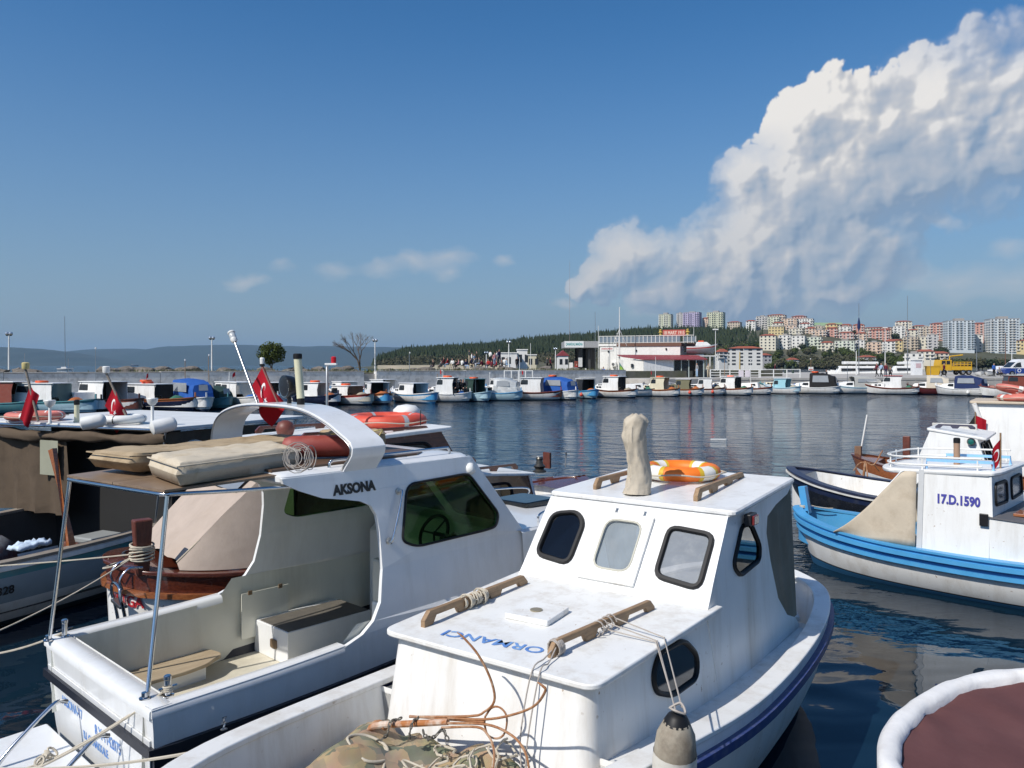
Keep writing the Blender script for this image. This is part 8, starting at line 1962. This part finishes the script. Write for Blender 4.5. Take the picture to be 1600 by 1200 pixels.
TREES = [(1110, 1178, 515, 545, 780, 26, 1), (1178, 1204, 520, 548, 860, 7, 1), (1200, 1240, 552, 570, 640, 14, 0), (1236, 1305, 553, 570, 655, 26, 2), (1300, 1350, 543, 568, 660, 20, 2), (1345, 1415, 543, 566, 680, 22, 0), (1180, 1420, 546, 562, 740, 30, 0), (1392, 1450, 514, 530, 900, 9, 1), (1400, 1475, 536, 560, 640, 10, 0), (1462, 1482, 524, 548, 800, 6, 1), (1482, 1546, 545, 569, 520, 12, 2), (1540, 1600, 542, 568, 540, 12, 1), (1330, 1400, 506, 520, 1000, 6, 1), (1290, 1330, 538, 556, 720, 5, 3), (1240, 1260, 520, 540, 820, 3, 3), (1586, 1602, 510, 530, 900, 4, 1)]
kinds = ['olive green broad tree', 'dark green bushy tree', 'grey brown budding tree', 'slim dark cypress']
ZON = ['on the wooded slope above the stored boat', 'between the wood and the first town blocks', 'below the front row cream block', 'on the shore below the white front blocks', 'below the mint coloured front blocks', 'around the yacht mast on the shore', 'below the right end of the front row', 'behind the kiosk and yellow truck', 'below the first pale blue tower', 'between the two pale blue towers', 'at the right edge of the town']
for i, (px0, px1, yt, yb, Y, n, kd) in enumerate(TREES):
    for q in range(n):
        px = rt.uniform(px0, px1); yy = Y * rt.uniform(.95, 1.05); X = X_(px, yy); g = terrain(X, yy) if yy > 625 else 1.2; ztop = Z_(rt.uniform(yt, yt + (yb - yt) * .5), yy); kk = kd if rt.random() < .75 else rt.choice((0, 1, 2))
        h = max(6.5 if Y < 760 else 5, min(11, (ztop - g) * .55)); zb = max(g, ztop - h * 2.1) if kd == 1 else g
        root = thing('town_tree', '%s %s' % (kinds[kk], ZON[min(len(ZON) - 1, int((px - 1100) / 50))]), 'tree', (X, yy, zb), rt.uniform(0, 6), 'trees in the town'); s_ = h / 1.75; root.scale = (s_ * rt.uniform(.8, 1.15), s_, s_)
        for nm, me in (('crown', crowns[kk]), ('trunk', trunkme)): c = bpy.data.objects.new(nm, me); COL.objects.link(c); c.parent = root

# ================================================================ PEOPLE
def body_mesh(pose):
    """one continuous figure grown on a joint skeleton; faces sorted into skin, hair, top and trousers"""
    S = {'pelvis': (0, 0, .95), 'waist': (0, 0, 1.10), 'chest': (0, 0, 1.32), 'neck': (0, 0, 1.48), 'chin': (0, -.02, 1.56), 'head': (0, -.01, 1.66), 'crown': (0, .0, 1.74)}
    J = dict(hl=(.10, 0, .93), kl=(.11, -.01, .50), al=(.11, .02, .09), tl=(.12, -.15, .04), sl=(.19, 0, 1.41), el=(.25, .02, 1.13), wl=(.26, -.06, .88), fl=(.26, -.08, .78))
    J.update({k[0] + 'r': (-v[0], v[1], v[2]) for k, v in list(J.items())})
    if pose == 'walk': J.update(kl=(.10, -.16, .52), al=(.10, -.18, .10), tl=(.11, -.34, .07), kr=(-.10, .08, .50), ar=(-.10, .32, .16), tr=(-.10, .22, .05), el=(.24, .12, 1.15), wl=(.24, .10, .90), fl=(.24, .07, .80), er=(-.24, -.08, 1.14), wr=(-.23, -.24, .95), fr=(-.22, -.30, .88))
    if pose == 'arms': J.update(el=(.26, -.02, 1.13), wl=(.10, -.22, 1.10), fl=(.02, -.25, 1.12), er=(-.26, -.02, 1.13), wr=(-.10, -.24, 1.02), fr=(-.02, -.26, 1.02))
    if pose == 'sit':
        dz = -.48; S = {k: (v[0], v[1] + (.0 if v[2] < 1 else -.05 * (v[2] - 1)), v[2] + dz) for k, v in S.items()}
        J.update({k: (v[0], v[1], v[2] + dz) for k, v in J.items() if k[0] in 'hsewf'}); J.update(hl=(.10, 0, .46), hr=(-.10, 0, .46), kl=(.13, -.42, .50), kr=(-.13, -.42, .50), al=(.13, -.44, .09), ar=(-.13, -.40, .09), tl=(.14, -.58, .04), tr=(-.14, -.54, .04), wl=(.17, -.28, .56), fl=(.13, -.37, .55), wr=(-.17, -.28, .56), fr=(-.13, -.37, .55), el=(.26, -.06, .68), er=(-.26, -.06, .68))
    S.update(J)
    E_ = [('pelvis', 'waist'), ('waist', 'chest'), ('chest', 'neck'), ('neck', 'chin'), ('chin', 'head'), ('head', 'crown')]
    for s_ in 'lr': E_ += [('pelvis', 'h' + s_), ('h' + s_, 'k' + s_), ('k' + s_, 'a' + s_), ('a' + s_, 't' + s_), ('chest', 's' + s_), ('s' + s_, 'e' + s_), ('e' + s_, 'w' + s_), ('w' + s_, 'f' + s_)]
    RAD = dict(pelvis=.145, waist=.13, chest=.155, neck=.055, chin=.07, head=.095, crown=.065, h=.10, k=.065, a=.045, t=.038, s=.065, e=.048, w=.034, f=.036)
    names = list(S); bm = bmesh.new(); lay = bm.verts.layers.skin.verify(); vs_ = {}
    for n in names:
        v = bm.verts.new(S[n]); r = RAD.get(n, RAD.get(n[0])); v[lay].radius = (r * (1.15 if n in ('chest', 'pelvis', 'waist') else 1), r * (.8 if n in ('chest', 'pelvis', 'waist') else 1)); v[lay].use_root = n == 'pelvis'; vs_[n] = v
    for a, b in E_: bm.edges.new((vs_[a], vs_[b]))
    me = bpy.data.meshes.new('figure'); bm.to_mesh(me); bm.free(); o = bpy.data.objects.new('figure', me); COL.objects.link(o)
    o.modifiers.new('skin', 'SKIN').use_smooth_shade = True; o.modifiers.new('sub', 'SUBSURF').levels = 1
    bpy.context.view_layer.update(); out = bpy.data.meshes.new_from_object(o.evaluated_get(bpy.context.evaluated_depsgraph_get())); bpy.data.objects.remove(o)
    reg = {}
    for a, b in E_:
        k = a + '-' + b; reg[k] = 0 if b in ('chin', 'head', 'crown') or b[0] == 'f' else (3 if (b[0] in 'ka' and len(b) == 2) or b in ('hl', 'hr') else (4 if b[0] == 't' else 2))
    segs = [(Vector(S[a]), Vector(S[b]), reg[a + '-' + b]) for a, b in E_]; headz = S['head'][2]
    for m_ in (SKIN, HAIR, WHITE, NAVY, BLACKP): out.materials.append(m_)
    for p in out.polygons:
        c = p.center; best = min(segs, key=lambda s: (c - (s[0] + (s[1] - s[0]) * max(0, min(1, (c - s[0]).dot(s[1] - s[0]) / (s[1] - s[0]).length_squared)))).length)
        i = best[2]
        if i == 0 and c.z > headz - .06 and (c.y > S['head'][1] + .0 or c.z > headz + .045): i = 1
        p.material_index = i
    return out


BODY = {k: body_mesh(k) for k in ('stand', 'walk', 'arms', 'sit')}
CLOTH = {'black': (.015, .015, .017), 'white': (.7, .7, .68), 'red': (.38, .03, .03), 'blue': (.04, .12, .40), 'navy': (.015, .02, .06), 'grey': (.25, .25, .26), 'pink': (.6, .28, .30), 'beige': (.5, .42, .30), 'maroon': (.12, .02, .03), 'light blue': (.32, .45, .62), 'dark grey': (.06, .06, .065)}
CM = {k: mat('cloth_' + k.replace(' ', '_'), v, .85, spec=.2) for k, v in CLOTH.items()}


def person(label, px, py, Y, pose='stand', top='black', leg='navy', rz=0., group=None, loc=None, zf=None):
    me = BODY[pose].copy(); me.materials[2] = CM[top]; me.materials[3] = CM[leg]; o = bpy.data.objects.new('person', me); COL.objects.link(o)
    o.location = loc if loc is not None else (X_(px, Y), Y, Z_(py, Y) if zf is None else zf); o.rotation_euler = (0, 0, rz); return tag(o, label, 'person', group)


r_ = random.Random(31); tops = ['black', 'black', 'white', 'red', 'navy', 'grey', 'pink', 'light blue', 'white', 'dark grey', 'maroon', 'white']
crowd = [(677, 's'), (690, 's'), (694, 's'), (700, 's'), (707, 's'), (713, 's'), (717, 's'), (722, 's'), (728, 's'), (733, 'n'), (737, 'n'), (741, 'n'), (745, 'n'), (749, 's'), (753, 's'), (763, 's'), (766, 'n'), (769, 's'), (773, 'n'), (777, 'n'), (780, 'n'), (784, 's'), (788, 's'), (791, 's'), (735, 's'), (742, 's'), (768, 's'), (776, 's')]
for i, (px, k) in enumerate(crowd):
    Y = 97 + r_.uniform(-2, 6) if i < 24 else 95; tp = tops[(i * 5) % 12]; lg = ['navy', 'black', 'dark grey', 'light blue', 'beige'][i % 5]; pose = 'sit' if k == 's' else ('stand', 'arms', 'walk')[i % 3]; n_ = r_.uniform(0, .5)
    person('person in %s top and %s trousers %s %s' % (tp, lg, 'sitting' if k == 's' else 'standing', 'at the left end of the crowd' if px < 700 else ('in the left of the crowd' if px < 730 else ('in the middle of the crowd' if px < 756 else ('near the short lamp post' if px < 775 else 'beside the tall lamp post')))), px, 0, Y, pose, tp, lg, r_.uniform(-2.6, 2.6), 'people in the crowd on the breakwater', zf=2.4 + n_ + (.35 if k == 'n' else 0))
for px, Y, pose, tp, lg, rz, lab, zf in ((808, 100, 'stand', 'black', 'black', .4, 'person in black standing alone right of the tall lamp post', 2.35), (855, 100, 'walk', 'dark grey', 'black', 1.4, 'left of two people in dark clothes walking on the breakwater', 2.3), (860, 100, 'walk', 'maroon', 'black', 1.2, 'right of two people in dark clothes, in a maroon top', 2.3), (901, 111, 'stand', 'red', 'navy', .5, 'person in red top beside the fuel pump', 1.5),
                                        (943, 96, 'sit', 'blue', 'navy', -.6, 'person in blue top bending over boats below the restaurant wall', 1.6), (1089, 97.5, 'stand', 'grey', 'light blue', -1.2, 'person in grey top and pale jeans at the shed door', 1.55), (1107, 97, 'arms', 'beige', 'beige', .3, 'person in beige standing right of the shed', 1.5),
                                        (1211, 110, 'stand', 'maroon', 'black', 1.2, 'person in maroon top standing behind the pier railing', 1.52), (1370, 99, 'walk', 'maroon', 'black', -1.4, 'walking person in maroon top leading the three people on the quay', 1.55), (1377, 99.5, 'walk', 'light blue', 'black', -1.3, 'walking person in light blue top, middle of the three on the quay', 1.55), (1384, 99, 'stand', 'maroon', 'navy', -1.0, 'standing person in maroon top, right of the three on the quay', 1.55), (1391, 100, 'sit', 'dark grey', 'black', -.4, 'person in dark grey crouching beside the three people', 1.55),
                                        (1475, 100, 'walk', 'maroon', 'black', .5, 'person in dark red walking in front of the yellow truck', 1.55), (1553, 103, 'stand', 'blue', 'black', .3, 'person in bright blue top standing left of the van', 1.55), (1561, 103, 'sit', 'grey', 'black', .2, 'person in grey sitting on the quay beside the van', 1.55)):
    person(lab, px, 0, Y, pose, tp, lg, rz, zf=zf)
bt = [f for f in FARB if 'four people' in f[4]][0]
for k, (x, y, tp) in enumerate(((-1.5, -.35, 'black'), (-1.35, .35, 'black'), (-.95, -.1, 'navy'), (-1.9, .05, 'black'))):
    person(('person in black sitting leftmost of four in the white boat', 'person in black sitting second in the white boat', 'person in navy top sitting third behind the others in the white boat', 'person in black sitting rightmost in the white boat stern')[k], 0, 0, 0, 'sit', tp, 'black', bt[1].rz + (.6, 2.6, 1.2, 4)[k], loc=bt[1].w(x * .75, y, .62))
bt = [f for f in FARB if 'black canvas hood' in f[4]][0]
person('person in dark grey leaning at the back of the black hooded boat', 0, 0, 0, 'arms', 'dark grey', 'black', bt[1].rz + 1.5, loc=bt[1].w(-1.0, -.9, .75) + Vector((.5, .9, .1)))
